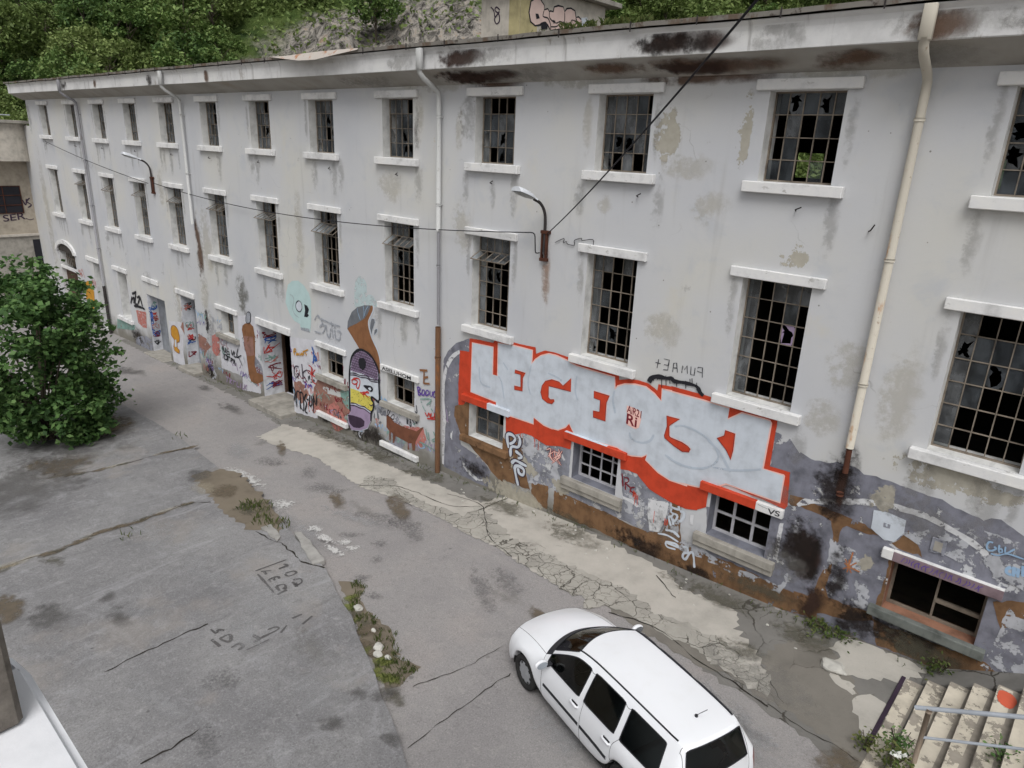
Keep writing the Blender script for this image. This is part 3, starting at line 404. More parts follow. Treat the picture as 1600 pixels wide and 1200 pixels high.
'boduc': [[(-10.338,1.894),(-10.286,1.637)],[(-10.32,1.899),(-10.197,1.858),(-10.303,1.768),(-10.18,1.715),(-10.286,1.637)],[(-10.11,1.856),(-10.145,1.7),(-10.04,1.728),(-10.023,1.855),(-10.11,1.856)],[(-9.953,1.873),(-9.971,1.723),(-9.833,1.808),(-9.867,1.896),(-9.953,1.873)],[(-9.782,1.919),(-9.781,1.774),(-9.696,1.785),(-9.68,1.922)],[(-9.561,1.953),(-9.645,1.883),(-9.628,1.767),(-9.544,1.79)]],
'scrib': [[(-10.181,1.493),(-10.076,1.324),(-9.971,1.23)],[(-10.216,1.545),(-9.73,1.666),(-9.936,1.438)],[(-9.73,1.666),(-9.797,1.452),(-9.66,1.32)],[(-9.559,1.544),(-9.456,1.427),(-9.591,1.291)],[(-9.971,0.68),(-9.865,0.383),(-9.517,0.419)],[(-9.865,0.611),(-9.794,0.279)],[(-10.257,0.181),(-9.724,0.149),(-9.549,0.105)],[(-9.657,0.726),(-9.552,0.533),(-9.759,0.392)]],
'redscr2': [[(-10.006,1.195),(-9.901,1.101),(-9.831,1.221),(-9.762,1.093)],[(-9.728,1.251),(-9.762,1.093),(-9.625,1.158)],[(-9.591,1.291),(-9.59,1.143),(-9.489,1.271),(-9.387,1.228)],[(-9.901,1.027),(-9.522,1.114)]],
'brownE': [[(-10.039,2.478),(-10.057,2.065)],[(-10.23,2.42),(-9.902,2.487)],[(-10.04,2.238),(-9.868,2.305)],[(-10.074,2.06),(-9.799,2.119)]],
'silver': [[(-15.541,2.87),(-15.335,3.071),(-15.076,2.851),(-15.274,2.704),(-14.941,2.824),(-15.104,2.521),(-15.576,2.48)],[(-14.893,2.86),(-14.83,2.496),(-14.694,2.497),(-14.627,2.779)],[(-14.566,3.004),(-14.515,2.481)],[(-14.397,2.878),(-14.379,2.509),(-14.159,2.502),(-14.076,2.758),(-14.274,2.744)],[(-15.34,3.016),(-14.615,2.941),(-14.085,2.94)]],
'brick5': [[(-28.608,0.608),(-27.858,0.703)],[(-28.595,0.475),(-27.898,0.562)],[(-28.484,0.676),(-28.498,0.448)],[(-28.162,0.713),(-28.176,0.487)]],
'simple': [('S',-29.323,0.703),('I',-29.226,0.493),('M',-29.242,0.26),('P',-29.244,0.076),('L',-29.254,-0.134),('E',-29.206,-0.333)],
'arch_tag': [],
'pale': [(-16.16,-2.09),(-16.32,-1.42),(-16.58,-0.78),(-15.98,-0.7),(-13.38,-0.48),(-11.04,-0.74),(-8.91,-0.72),(-7.05,-0.69),(-6.55,0.4),(-4.97,0.07),(-3.54,-0.16),(-2.41,-0.27),(-1.52,-0.42),(-1.15,-0.73),(-0.21,-0.62),(0.08,-0.72),(0.32,-1.18),(0.58,-1.39),(0.98,-1.75),(1.28,-2.05),(1.49,-2.54),(0.98,-2.47),(0.57,-2.41),(-0.17,-2.2),(-1.21,-2.18),(-1.55,-2.22),(-2.55,-2.18),(-2.89,-2.02),(-3.59,-2.33),(-4.58,-2.17),(-5.43,-2.06),(-6.18,-2.11),(-6.89,-1.98),(-7.8,-1.97),(-8.64,-1.97),(-9.48,-2.06),(-10.29,-2.21),(-11.45,-2.05),(-12.83,-1.79),(-14.82,-2.1)],
'pale2': [(1.89,-0.08),(2.36,0.03),(2.99,-0.05),(3.33,-0.09),(3.26,-0.36),(3.09,-0.57),(3.11,-0.76),(2.78,-0.8),(2.59,-1.03),(2.45,-1.1),(2.02,-1.16),(1.93,-1.13),(2.05,-0.73),(1.85,-0.61)],
'pale3': [(2.54,-1.63),(2.73,-1.36),(2.99,-1.42),(3.08,-2.17),(3.05,-2.37),(2.93,-2.44),(2.76,-2.11),(2.6,-1.92)],
'pale4': [(1.96,-1.21),(2.18,-1.23),(2.47,-1.34),(2.51,-1.61),(2.29,-1.56),(2.06,-1.34)],
'rubble': [(1.28,-2.05),(0.98,-1.75),(1.15,-0.88),(1.74,-0.59),(2.32,-1.0),(2.64,-1.55),(3.04,-2.12),(3.16,-2.69),(3.07,-3.0),(2.5,-2.78),(1.85,-2.65),(1.31,-2.64),(0.51,-2.41),(-0.44,-2.07),(-1.29,-2.05),(-2.45,-1.93),(-2.41,-2.21),(-1.02,-2.48),(0.38,-2.64)],
'crackedge': [(-10.29,-2.21),(-9.48,-2.06),(-8.64,-1.97),(-7.8,-1.97),(-6.89,-1.98),(-6.18,-2.11),(-5.43,-2.06),(-4.58,-2.17),(-3.59,-2.33),(-2.99,-2.43),(-2.41,-2.43),(-2.26,-2.59),(-1.66,-2.18),(-0.99,-2.25),(-0.43,-2.32),(-0.03,-2.2),(0.41,-2.44),(0.87,-2.42),(1.5,-2.57),(1.28,-2.05),(0.23,-1.71),(-0.45,-1.69),(-0.75,-1.76),(-1.29,-1.76),(-2.01,-1.52),(-2.78,-1.59),(-5.19,-1.54),(-6.92,-0.82),(-6.78,-1.54),(-7.86,-1.65),(-9.33,-1.52),(-9.89,-1.3),(-10.72,-1.57)],
'terrace_edge': [(-22.6,-5.77),(-22.63,-5.04),(-22.63,-3.96),(-21.19,-3.93),(-18.84,-3.89),(-16.62,-4.02),(-14.16,-4.27),(-12.79,-4.38),(-11.25,-4.65),(-9.92,-4.78),(-8.49,-5.12),(-7.1,-5.35),(-6.04,-5.76),(-5.31,-5.97),(-4.59,-6.31),(-3.86,-6.6),(-3.17,-6.9),(-2.73,-7.07),(-2.28,-7.28),(-1.71,-7.57)],
'dirt': [(-14.37,-5.02),(-14.19,-4.26),(-13.42,-4.06),(-12.06,-4.3),(-10.82,-4.53),(-9.83,-4.83),(-9.02,-5.39),(-9.7,-5.16),(-10.0,-5.58),(-10.67,-5.56),(-11.41,-5.52),(-12.21,-5.48),(-12.72,-5.28),(-13.99,-5.14)],
'kerbstone': [(-9.91,-5.34),(-9.86,-5.07),(-9.1,-5.26),(-8.98,-5.45)],
'kerbstone2': [(-9.08,-4.93),(-8.94,-4.8),(-7.41,-5.19),(-7.48,-5.43),(-7.88,-5.33)],
'joints': [[(-17.26,-7.69),(-17.01,-7.31),(-16.81,-6.53),(-16.72,-5.81),(-16.72,-4.96),(-16.52,-3.99)],[(-12.37,-10.09),(-12.52,-9.61),(-12.4,-8.85),(-12.6,-8.11),(-12.54,-7.42),(-12.56,-6.64),(-12.56,-5.91),(-12.21,-5.48)],[(-17.26,-7.69),(-17.66,-7.61),(-18.47,-7.6)],[(-7.12,-9.74),(-7.17,-9.15),(-7.16,-8.36),(-7.13,-7.95)],[(-4.6,-10.13),(-4.6,-9.48),(-4.64,-9.27)],[(-9.88,-5.48),(-9.25,-5.5),(-8.95,-5.43),(-8.7,-5.41),(-8.25,-5.47),(-7.78,-5.52),(-7.19,-5.34)]],
'moss': [[(-12.36,-9.46),(-12.35,-9.09),(-12.27,-8.82),(-11.89,-8.96),(-11.57,-9.31),(-11.66,-9.55)],[(-11.22,-5.24),(-11.33,-4.96),(-10.94,-4.99),(-10.73,-5.28)]],
'rcracks': [[(-2.08,-7.29),(-2.08,-6.78),(-2.05,-6.26),(-2.06,-5.73),(-2.03,-5.02)],[(-3.03,-6.37),(-2.91,-6.04),(-2.8,-5.73),(-2.7,-5.33),(-2.66,-4.92),(-2.61,-4.51)],[(1.56,-2.72),(1.92,-2.82),(2.24,-2.88),(2.62,-2.88),(3.02,-2.97)],[(-1.78,-2.44),(-0.82,-2.23),(0.16,-2.5),(0.97,-2.64),(1.59,-2.79)],[(-10.29,-2.21),(-9.55,-1.57),(-8.76,-1.43),(-7.54,-1.38),(-6.86,-0.89)],[(-8.04,-0.92),(-7.02,-0.78),(-6.39,-1.19),(-5.56,-1.87),(-4.58,-2.17)],[(-6.82,-1.33),(-6.73,-1.02),(-6.68,0.16)],[(-3.08,-6.67),(-2.7,-6.9),(-2.67,-6.73),(-2.81,-6.52),(-3.01,-6.4)],[(1.28,-2.05),(1.47,-2.3),(1.75,-2.54)],[(-1.77,-0.65),(-1.16,-1.05),(-1.05,-1.1)],[(-11.22,-1.54),(-9.75,-1.74),(-8.29,-2.04),(-7.77,-2.06)]],
'weedstrip': [(-6.63,-5.39),(-6.23,-5.07),(-5.98,-5.13),(-5.77,-5.48),(-5.32,-5.59),(-4.92,-5.65),(-4.48,-5.66),(-4.18,-5.78),(-4.05,-5.96),(-3.8,-5.98),(-3.89,-6.12),(-3.29,-5.96),(-3.26,-6.31),(-3.19,-6.51),(-3.29,-6.77),(-3.6,-6.63),(-4.1,-6.42),(-4.69,-6.23),(-5.24,-5.94),(-6.06,-5.59)],
'splash': [[(-14.16,-3.93),(-13.65,-3.95),(-13.22,-3.88),(-12.76,-3.93),(-12.36,-4.15),(-12.86,-4.16),(-13.61,-4.07)],[(-11.06,-4.21),(-10.94,-4.05),(-10.53,-4.25),(-10.61,-4.38)],[(-9.1,-4.44),(-9.05,-4.34),(-8.83,-4.42),(-8.93,-4.51)],[(-7.66,-4.34),(-7.65,-4.28),(-7.44,-4.39),(-7.45,-4.45)],[(-8.08,-4.71),(-7.79,-4.65),(-7.47,-4.65),(-7.66,-4.73)],[(-8.51,-4.6),(-8.12,-4.55),(-8.02,-4.66),(-8.38,-4.64)],[(-8.05,-4.29),(-7.93,-4.24),(-7.82,-4.34),(-7.91,-4.37)]],
'tag1': [[(-8.19,-6.41),(-8.16,-6.11),(-8.11,-5.71)],[(-8.04,-6.44),(-7.66,-6.49),(-7.14,-6.57)],[(-7.03,-6.56),(-7.04,-6.34)],[(-7.91,-6.02),(-7.85,-5.86),(-7.92,-5.82),(-7.99,-5.86)],[(-7.9,-5.83),(-7.88,-6.03)],[(-7.63,-6.03),(-7.57,-5.86),(-7.46,-5.87),(-7.47,-6.04),(-7.6,-6.05)],[(-7.27,-6.06),(-7.2,-5.93),(-7.06,-5.98),(-7.05,-6.12),(-7.22,-6.1)],[(-7.14,-6.07),(-6.99,-6.15)],[(-8.08,-6.34),(-7.96,-6.16)],[(-8.01,-6.3),(-7.89,-6.32)],[(-7.67,-6.4),(-7.64,-6.21),(-7.53,-6.22)],[(-7.66,-6.4),(-7.54,-6.41)],[(-7.64,-6.3),(-7.54,-6.32)],[(-7.33,-6.41),(-7.26,-6.27),(-7.1,-6.33),(-7.18,-6.36)],[(-7.32,-6.42),(-7.12,-6.46)],[(-6.93,-7.99),(-6.74,-7.98),(-6.8,-7.9),(-6.7,-7.84)],[(-6.53,-8.02),(-6.52,-7.84),(-6.37,-7.87),(-6.33,-7.95),(-6.51,-8.01)],[(-6.13,-7.99),(-6.13,-7.84),(-6.0,-7.83),(-5.97,-7.94)],[(-6.62,-8.12),(-6.31,-8.11)],[(-6.16,-7.55),(-5.98,-7.53),(-5.97,-7.65)],[(-5.99,-7.5),(-5.98,-7.15),(-6.08,-7.14),(-6.12,-7.28)],[(-5.85,-7.17),(-5.97,-6.97)],[(-6.09,-6.79),(-6.07,-6.59)],[(-5.78,-6.76),(-5.87,-6.49)],[(-5.86,-7.84),(-5.83,-7.42)]],
'wire': [(-5.566,-0.03,6.573),(-5.323,-0.03,6.689),(-5.338,-0.03,6.589),(-5.251,-0.03,6.634),(-5.215,-0.03,6.579),(-5.023,-0.03,6.577),(-5.032,-0.03,6.68),(-4.841,-0.03,6.75),(-4.828,-0.03,6.7),(-4.541,-0.03,6.757),(-4.513,-0.03,6.644),(-4.441,-0.03,6.595),(-4.397,-0.03,6.62)],
'stone': [(-4.21,-6.17),(-3.87,-6.23),(-5.49,-5.69),(-4.08,-6.29),(-4.69,-5.92)],
'oval': [(-9.53,-8.91)],
'weeds': [(1.41,-0.13),(1.62,-0.06),(1.91,-0.06),(3.42,0.04),(3.25,-2.61),(3.65,-2.08),(3.6,-2.37),(-13.63,-4.54),(-10.8,-4.73),(-12.99,-7.11)],
'roadblot': [(-13.81,-2.95),(-10.92,-2.93),(-8.08,-2.94),(-7.54,-2.78),(-0.98,1.21)],
'wblot': [(-3.14,-6.88),(-2.3,-7.47),(-3.51,-7.21),(-3.22,-7.83)],
}
D.update({'hut_s':[(4.451,12.531),(4.613,12.631),(4.828,12.64),(5.013,12.518),(5.024,12.394),(5.197,12.445),(5.27,12.38),(5.335,12.402),(5.47,12.409),(5.503,12.542),(5.681,12.595),(5.912,12.604),(5.995,12.486),(6.103,12.581),(6.289,12.621),(6.487,12.585),(6.555,12.409),(6.699,12.443),(6.881,12.374),(6.872,12.238),(5.378,11.932),(5.23,12.067),(5.093,12.099),(4.879,12.019),(4.665,11.964),(4.466,12.037),(4.387,12.25)],'hut_lines':[[(5.024,12.394),(4.993,12.238),(5.216,12.219),(5.341,12.082),(5.376,11.945)],[(5.27,12.38),(5.305,12.232),(5.587,12.142),(5.812,12.212),(6.003,12.173),(6.011,12.095)],[(5.371,12.009),(5.641,12.058),(5.815,12.173)],[(5.995,12.486),(6.013,12.306),(6.003,12.173)],[(6.555,12.409),(6.615,12.311),(6.369,12.33),(6.291,12.159)],[(4.879,12.019),(5.093,12.099),(5.188,12.036),(5.198,11.921)]],'hut_holes':[[(4.642,12.263),(4.771,12.269),(4.845,12.166),(4.696,12.12)],[(5.443,12.212),(5.582,12.193),(5.499,12.104)],[(6.209,12.254),(6.305,12.254),(6.29,12.172),(6.194,12.173)],[(4.922,12.025),(5.139,12.08),(5.219,11.937),(4.935,11.873)]],'hut_white':[(6.845,12.464),(7.14,12.519),(7.267,12.319),(6.896,12.241)],'hut_vs':[[(-11.691,12.426),(-11.569,12.328),(-11.502,12.12)],[(-11.318,12.32),(-11.456,12.406),(-11.511,12.323),(-11.351,12.21),(-11.324,12.031),(-11.437,11.964),(-11.52,12.096),(-11.409,12.214),(-11.335,12.283)]]})
EXPO=0.14
# ------------------------------------------------------------------ the long factory building
bld=empty('factory_building',(-17,5,0),'long derelict three storey grey factory with broken grid windows and graffiti along its base','factory')
CX=[-40.28,-36.17,-32.52,-28.92,-25.37,-21.79,-18.22,-14.68,-11.13,-7.58,-4.03,-.46,3.08,6.63]
HW=.635; X0,X1=-43.1,10.2
OPEN=[]                                            # (x0,x1,z0,z1,depth,reveal material)
for i,c in enumerate(CX):
    OPEN.append((c-HW,c+HW,8.17,9.655,.5,1)); OPEN.append((c-HW,c+HW,4.14,6.455,.5,1))
ARCH=(-41.6,-39.0,-2.2,2.0)
GW=[5,7,8,9,10,11,12,13]
for i in GW:
    c=CX[i]; hw=.72 if i==12 else (.5 if i==5 else HW); OPEN.append((c-hw,c+hw,1.03 if i!=12 else 1.0,2.01,.42,2 if i in(10,11) else (3 if i==12 else 1)))
DOORS={1:(-36.25,-35.2,-.95+-.6,2.02,.7),3:(-29.62,-27.65,-1.35,1.42,.55),4:(-25.91,-24.57,-1.15,1.97,.6),6:(-19.31,-17.2,-.86,1.97,.95)}
OPEN.append((-32.95,-31.85,-.26,1.99,.7,1)); OPEN.append(ARCH+(.6,1))
for k,v in DOORS.items(): OPEN.append(v[:4]+(v[4],5 if k in (3,4,6) else 1))
def inside(x,z,e=1e-4): return any(o[0]-e<x<o[1]+e and o[2]-e<z<o[3]+e for o in OPEN)
xs=sorted(set([X0,X1]+[o[0] for o in OPEN]+[o[1] for o in OPEN])); zs=sorted(set([-3.0,9.93]+[o[2] for o in OPEN]+[o[3] for o in OPEN]))
bm=bmesh.new(); vg={}
def gv(x,z):
    if (x,z) not in vg: vg[(x,z)]=bm.verts.new((x,0,z))
    return vg[(x,z)]
for a,b in zip(xs,xs[1:]):
    for c,d in zip(zs,zs[1:]):
        if not inside((a+b)/2,(c+d)/2): bm.faces.new((gv(a,c),gv(b,c),gv(b,d),gv(a,d)))
for x0,x1,z0,z1,dp,mi in OPEN:
    for P in (((x0,0,z0),(x0,dp,z0),(x0,dp,z1),(x0,0,z1)),((x1,0,z1),(x1,dp,z1),(x1,dp,z0),(x1,0,z0)),((x0,0,z0),(x1,0,z0),(x1,dp,z0),(x0,dp,z0)),((x0,0,z1),(x0,dp,z1),(x1,dp,z1),(x1,0,z1))):
        if (x0,x1,z0,z1)==ARCH and P[0][2]==z1 and P[3][2]==z1: continue
        quad(bm,P,mi)
quad(bm,((X0,0,-3),(X0,0,9.93),(X0,11,9.93),(X0,11,-3))); quad(bm,((X1,0,-3),(X1,11,-3),(X1,11,9.93),(X1,0,9.93)))
# broad pier at the far left end and rear wall with the far windows of the top floor
zb=[8.0,8.75]; prev=X0
for c in (-21.5,-4.25,.55):
    quad(bm,((prev,11,-3),(prev,11,9.93),(c-.4,11,9.93),(c-.4,11,-3)),4); quad(bm,((c-.4,11,-3),(c-.4,11,zb[0]),(c+.4,11,zb[0]),(c+.4,11,-3)),4); quad(bm,((c-.4,11,zb[1]),(c-.4,11,9.93),(c+.4,11,9.93),(c+.4,11,zb[1])),4); prev=c+.4
quad(bm,((prev,11,-3),(prev,11,9.93),(X1,11,9.93),(X1,11,-3)),4)
wall=obj('wall',bm,[M['plaster'],M['reveal'],M['greyp'] if 0 else paint('grey_painted_reveal',srgb(120,122,132),.85,.2),paint('brown_painted_reveal',srgb(150,110,90),.85,.25),M['dark'],paint('whitewashed_reveal',srgb(206,208,214),.85,.18,streak=.5)],bld)
# the arch over the far left gateway: a segmental head of wall, its hood moulding and the fanlight
bm=bmesh.new(); ax=(ARCH[0]+ARCH[1])/2; n=14
arc=lambda t,r=1.3,k=.46:(ax-r*math.cos(math.pi*t),2.0+k*math.sin(math.pi*t))
for i in range(n):
    a,b=arc(i/n),arc((i+1)/n); bm.faces.new([bm.verts.new((a[0],-.004,a[1])),bm.verts.new((b[0],-.004,b[1])),bm.verts.new((b[0],-.004,1.98)),bm.verts.new((a[0],-.004,1.98))]).material_index=1
    o1,o2=arc(i/n,1.62,.68),arc((i+1)/n,1.62,.68); i1,i2=arc(i/n,1.3,.46),arc((i+1)/n,1.3,.46)
    quad(bm,((i1[0],-.1,i1[1]),(i2[0],-.1,i2[1]),(o2[0],-.1,o2[1]),(o1[0],-.1,o1[1])))
    quad(bm,((i1[0],0,i1[1]),(i2[0],0,i2[1]),(i2[0],-.1,i2[1]),(i1[0],-.1,i1[1]))); quad(bm,((o1[0],-.1,o1[1]),(o2[0],-.1,o2[1]),(o2[0],0,o2[1]),(o1[0],0,o1[1])))
arch=obj('arched_gateway',bm,[M['trim'],M['dark']],bld)
bm=bmesh.new(); bx(bm,ARCH[0],ARCH[1],-.03,.1,1.02,1.16,0); 
for k in range(9):
    x=ARCH[0]+(k+.5)*(ARCH[1]-ARCH[0])/9; bx(bm,x-.02,x+.02,.3,.34,1.16,2.0,1)
bx(bm,ARCH[0],ARCH[1],.3,.34,1.55,1.59,1); obj('transom',bm,[M['trim'],M['steel']],arch)
bm=bmesh.new(); bx(bm,ARCH[0],ARCH[1],.22,.28,-2.2,1.02); obj('boarded_gate',bm,[M['wood']],arch)
# floors, ceilings
bm=bmesh.new()
for z in (3.0,7.0,9.72): bx(bm,X0+.1,X1-.1,.55,10.9,z,z+.2)
for x in (-33,-22.5,-12.9,-2.2,5): bx(bm,x,x+.2,2.2,10.9,-2.8,7.0)
bx(bm,X0+.1,X1-.1,.55,10.9,-3,-2.9); obj('floor_slab',bm,[M['dark']],bld)

# eaves cornice, swept along the facade
prof=[(0,9.925),(-.28,10.06),(-.6,10.21),(-.62,10.22),(-.622,10.52),(-.64,10.6),(-.69,10.655),(-.69,10.67)]
bm=bmesh.new(); nx=54; rows=[]
for k in range(nx+1):
    x=-43.5+(X1+43.6)*k/nx; s=.018*mnoise.noise(Vector((x*.35,0,0)))
    rows.append([bm.verts.new((x,y,z+(s if j>2 else 0))) for j,(y,z) in enumerate(prof)])
for a,b in zip(rows,rows[1:]):
    for j in range(len(prof)-1):
        f=bm.faces.new((a[j],b[j],b[j+1],a[j+1])); f.material_index=0 if j>1 else 1
bm.faces.new(rows[0]); obj('cornice',bm,[M['eave'],M['soffit']],bld)
bm=bmesh.new(); ng=180; top=[]
for k in range(ng+1):
    x=-43.6+(X1+43.7)*k/ng; s=.02*mnoise.noise(Vector((x*.35,0,0)))+.02*mnoise.noise(Vector((x*2.1,4,0)))
    if -15.9<x<-11.7: s-=.05*math.sin((x+15.9)/4.2*math.pi)
    top.append([bm.verts.new(p) for p in ((x,-.75+.02*mnoise.noise(Vector((x*1.7,9,0))),10.69+s),(x,-.76,10.765+s),(x,-.3,10.79),(x,11.3,10.95))])
for a,b in zip(top,top[1:]):
    for j in range(3): bm.faces.new((a[j],b[j],b[j+1],a[j+1])).material_index=0 if j==0 else 1
def edgemat():
    t=NT('roof_edge_metal'); n=t.noise(1.0,7,.7,v=t.mapv(t.pos(),(2.2,1,1))); col=t.mix(t.step(n,.5,.6),srgb(132,128,122),srgb(108,94,82)); m=t.noise(5,7,.7); col=t.mix(t.step(m,.56,.64,0,.8),col,srgb(66,58,50)); return t.fin(col,.8)
M['edge']=edgemat()
roof=obj('roof',bm,[M['edge'],M['roof']],bld)
# seams of the flashing and the sheet that has bent down
bm=bmesh.new()
for k in range(34):
    x=-42.5+k*1.55+random.uniform(-.2,.2); bx(bm,x,x+.02,-.775,-.76,10.64+random.uniform(-.02,.01),10.79)
obj('flashing_seam',bm,[M['darkmetal']],roof)
bm=bmesh.new(); pts=[(-15.9,10.76,10.74),(-15.0,10.66,10.76),(-14.2,10.58,10.78),(-13.4,10.57,10.79),(-12.5,10.66,10.79),(-11.7,10.74,10.78)]
vs=[(bm.verts.new((x,-.80-.14*math.sin((x+15.9)/4.2*math.pi),zl)),bm.verts.new((x,-.765,zh))) for x,zl,zh in pts]
for a,b in zip(vs,vs[1:]): bm.faces.new((a[0],b[0],b[1],a[1]))
obj('bent_roof_sheet',bm,[pipemat('rusty_roof_sheet',srgb(186,178,170),srgb(168,118,84),.06)],roof)

# windows ------------------------------------------------------------------
def pane(bm,x0,x1,z0,z1,y,mi,kind):
    if kind==1: quad(bm,((x0,y,z0),(x1,y,z0),(x1,y,z1),(x0,y,z1)),mi); return
    cx,cz=x0+(x1-x0)*random.uniform(.3,.7),z0+(z1-z0)*random.uniform(.3,.7); n=18; o=[];h=[]
    for k in range(n):
        a=2*math.pi*k/n; dx,dz=math.cos(a),math.sin(a)
        t=min((x1-cx)/dx if dx>1e-6 else 9,(x0-cx)/dx if dx<-1e-6 else 9,(z1-cz)/dz if dz>1e-6 else 9,(z0-cz)/dz if dz<-1e-6 else 9)
        o.append(bm.verts.new((cx+dx*t,y,cz+dz*t))); r=min(t*.96,t*random.choice((.35,.5,.62,.8,.96))*random.uniform(.85,1.05)); h.append(bm.verts.new((cx+dx*r,y,cz+dz*r)))
    for k in range(n):
        j=(k+1)%n; bm.faces.new((o[k],o[j],h[j],h[k])).material_index=mi
def make_window(i,floor):
    c=CX[i]
    if floor=='T': x0,x1,z0,z1,nc,nr=c-HW,c+HW,8.17,9.655,5,4
    elif floor=='S': x0,x1,z0,z1,nc,nr=c-HW,c+HW,4.14,6.455,5,6
    else:
        hw=.72 if i==12 else (.5 if i==5 else HW); x0,x1,z0,z1=c-hw,c+hw,1.03 if i!=12 else 1.0,2.01
        nc,nr={10:(4,3),11:(3,2),12:(2,1)}.get(i,(3,2))
    y=.27 if floor!='G' else .3
    rng=random.Random(i*17+ord(floor)); bm=bmesh.new(); fw=.028 if floor!='G' else .05; bw=.0085 if floor!='G' else .018
    if floor=='G' and i==11: bw=.028
    mx=[x0+(x1-x0)*k/nc for k in range(nc+1)]; mz=[z0+(z1-z0)*k/nr for k in range(nr+1)]
    if floor=='S': mz=[z0+(z1-z0)*t for t in (0,.165,.33,.495,.66,.83,1)]
    if i==11 and floor=='G': mz=[z0,z0+.45,z1]
    for a,b in ((x0,x0+fw),(x1-fw,x1)): bx(bm,a,b,y-.02,y+.03,z0,z1)
    for a,b in ((z0,z0+fw),(z1-fw,z1)): bx(bm,x0+fw,x1-fw,y-.018,y+.028,a,b)
    for x in mx[1:-1]: bx(bm,x-bw,x+bw,y-.012+rng.uniform(-.004,.004),y+.02,z0+fw,z1-fw)
    for z in mz[1:-1]: bx(bm,x0+fw,x1-fw,y-.016,y+.016,z-bw*.9,z+bw*.9)
    if i==12 and floor=='G': bx(bm,mx[1],x1-fw,y-.03,y+.025,z0+.36,z0+.43)
    fm=M['steel'] if floor!='G' else (paint('white_painted_frame',srgb(186,186,190),.75,.15) if i in(10,11) else M['steel'])
    w=obj('window',bm,[fm],bld)
    # glass
    bm=bmesh.new(); any_=False
    for a in range(nc):
        for b in range(nr):
            r=rng.random(); kind=0; mi=0
            if floor=='T':
                kind=1 if r<.62 else (2 if r<.8 else 0); mi=1 if rng.random()<(.65 if b==nr-1 else .4) else 0
                if i<8: kind=1 if r<.72 else (2 if r<.85 else 0); mi=0 if rng.random()<.5 else 1
            elif floor=='S':
                if a==0: kind,mi=(1 if r<.9 else 2),1
                elif b==nr-1: kind,mi=(1 if r<.45 else (2 if r<.6 else 0)),1
                elif i==12 and b>2: kind,mi=(1 if r<.55 else (2 if r<.85 else 0)),0
                elif i<6: kind,mi=(1 if r<.8 else 2),rng.choice((0,1))
                else: kind,mi=(1 if r<.08 else (2 if r<.16 else 0)),0
                if 1<=i<=9 and b==nr-2: kind=0
                if i==6: kind,mi=(1,1) if a<2 else (0,0)
                if i==11 and (a,b)==(3,3): kind,mi=2,2
            else:
                kind=1 if (r<.5 and i<10) else 0; mi=rng.choice((0,1))
            if kind:
                any_=True; pane(bm,mx[a]+.006,mx[a+1]-.006,mz[b]+.006,mz[b+1]-.006,y+.004,mi,kind)
    if any_: obj('glass',bm,[M['glass'],M['glassd'],M['lilac']],w)
    else: bm.free()
    if floor=='S' and 1<=i<=9:
        bm=bmesh.new(); za,zb_=mz[5]+.0,mz[5]-.2; ya,yb=y-.03,-.10-.06*rng.random(); zb_+=rng.uniform(-.06,.05)
        P=lambda u,v:(x0+.05+u*(x1-x0-.1),ya+(yb-ya)*v,za+(zb_-za)*v)
        for u in (0,.2,.4,.6,.8,1): tube(bm,[P(u,0),P(u,1)],.012,5,0)
        for v in (0,1): tube(bm,[P(0,v),P(1,v)],.014,5,0)
        for k in range(5):
            if rng.random()<.8: quad(bm,(P(k*.2,.02),P(k*.2+.2,.02),P(k*.2+.2,.98),P(k*.2,.98)),1)
        obj('hopper_vent',bm,[M['steel'],M['glassd']],w)
    # lintel and sill
    lt={'T':(9.66,9.84),'S':(6.46,6.64),'G':(2.015,2.2)}[floor]; st={'T':(7.98,8.168),'S':(3.95,4.138),'G':(.85,1.028)}[floor]
    hl=.87 if not(floor=='G' and i==12) else .9; j=lambda:rng.uniform(-.012,.012)
    bm=bmesh.new(); lm=[M['trim']]
    if floor=='G' and i==9: bx(bm,c-.87,c+.1,-.1,-.001,*lt,0,.01); bx(bm,c+.1,c+.87,-.1,-.001,*lt,1,.01); lm=[M['orange'],M['white']]
    elif floor=='G' and i==10: bx(bm,c-.87,c+.87,-.1,-.001,*lt,0,.01); bx(bm,c-.86,c+.35,-.098,0,lt[1],lt[1]+.006,1); lm=[M['orange'],M['white']]
    elif floor=='G' and i==11: bx(bm,c-.87,c+.33,-.1,-.001,*lt,0,.01); bx(bm,c+.33,c+.87,-.1,-.001,*lt,1,.01); lm=[M['orange'],M['trim']]
    elif floor=='G' and i==12: bx(bm,c-.9,c-.72,-.1,-.001,*lt,0,.01); bx(bm,c-.72,c+.9,-.1,-.001,*lt,1,.01); bx(bm,c-.72,c+.9,-.098,0,lt[1],lt[1]+.006,0); lm=[M['trim'],paint('violet_brown_lintel',srgb(134,116,122),.8,.25)]
    else: bx(bm,c-hl+j(),c+hl+j(),-.085,-.001,lt[0],lt[1]+j()*.5,0,.012)
    lo=obj('lintel',bm,lm,w)
    if floor=='G' and i==11: lo['label']='lintel painted orange on its left part with VS scrawled on the bare end'
    bm=bmesh.new(); sm=M['trim']
    if floor=='G': sm={9:M['brownp'],10:M['concrete'],11:M['concrete'],12:paint('mossy_green_sill',srgb(108,112,108),.85,.3,streak=.5)}.get(i,M['concrete'])
    bx(bm,c-hl+j(),c+hl+j(),-.14,-.001,st[0],st[1],0,.012)
    if floor=='G' and i in (10,11): bx(bm,c-.86,c+.86,-.10,-.002,st[0]-.13,st[0]-.004,0,.01)
    obj('sill',bm,[sm],w)
    return w
for i in range(14):
    for fl in 'TS': make_window(i,fl)
for i in GW: make_window(i,'G')
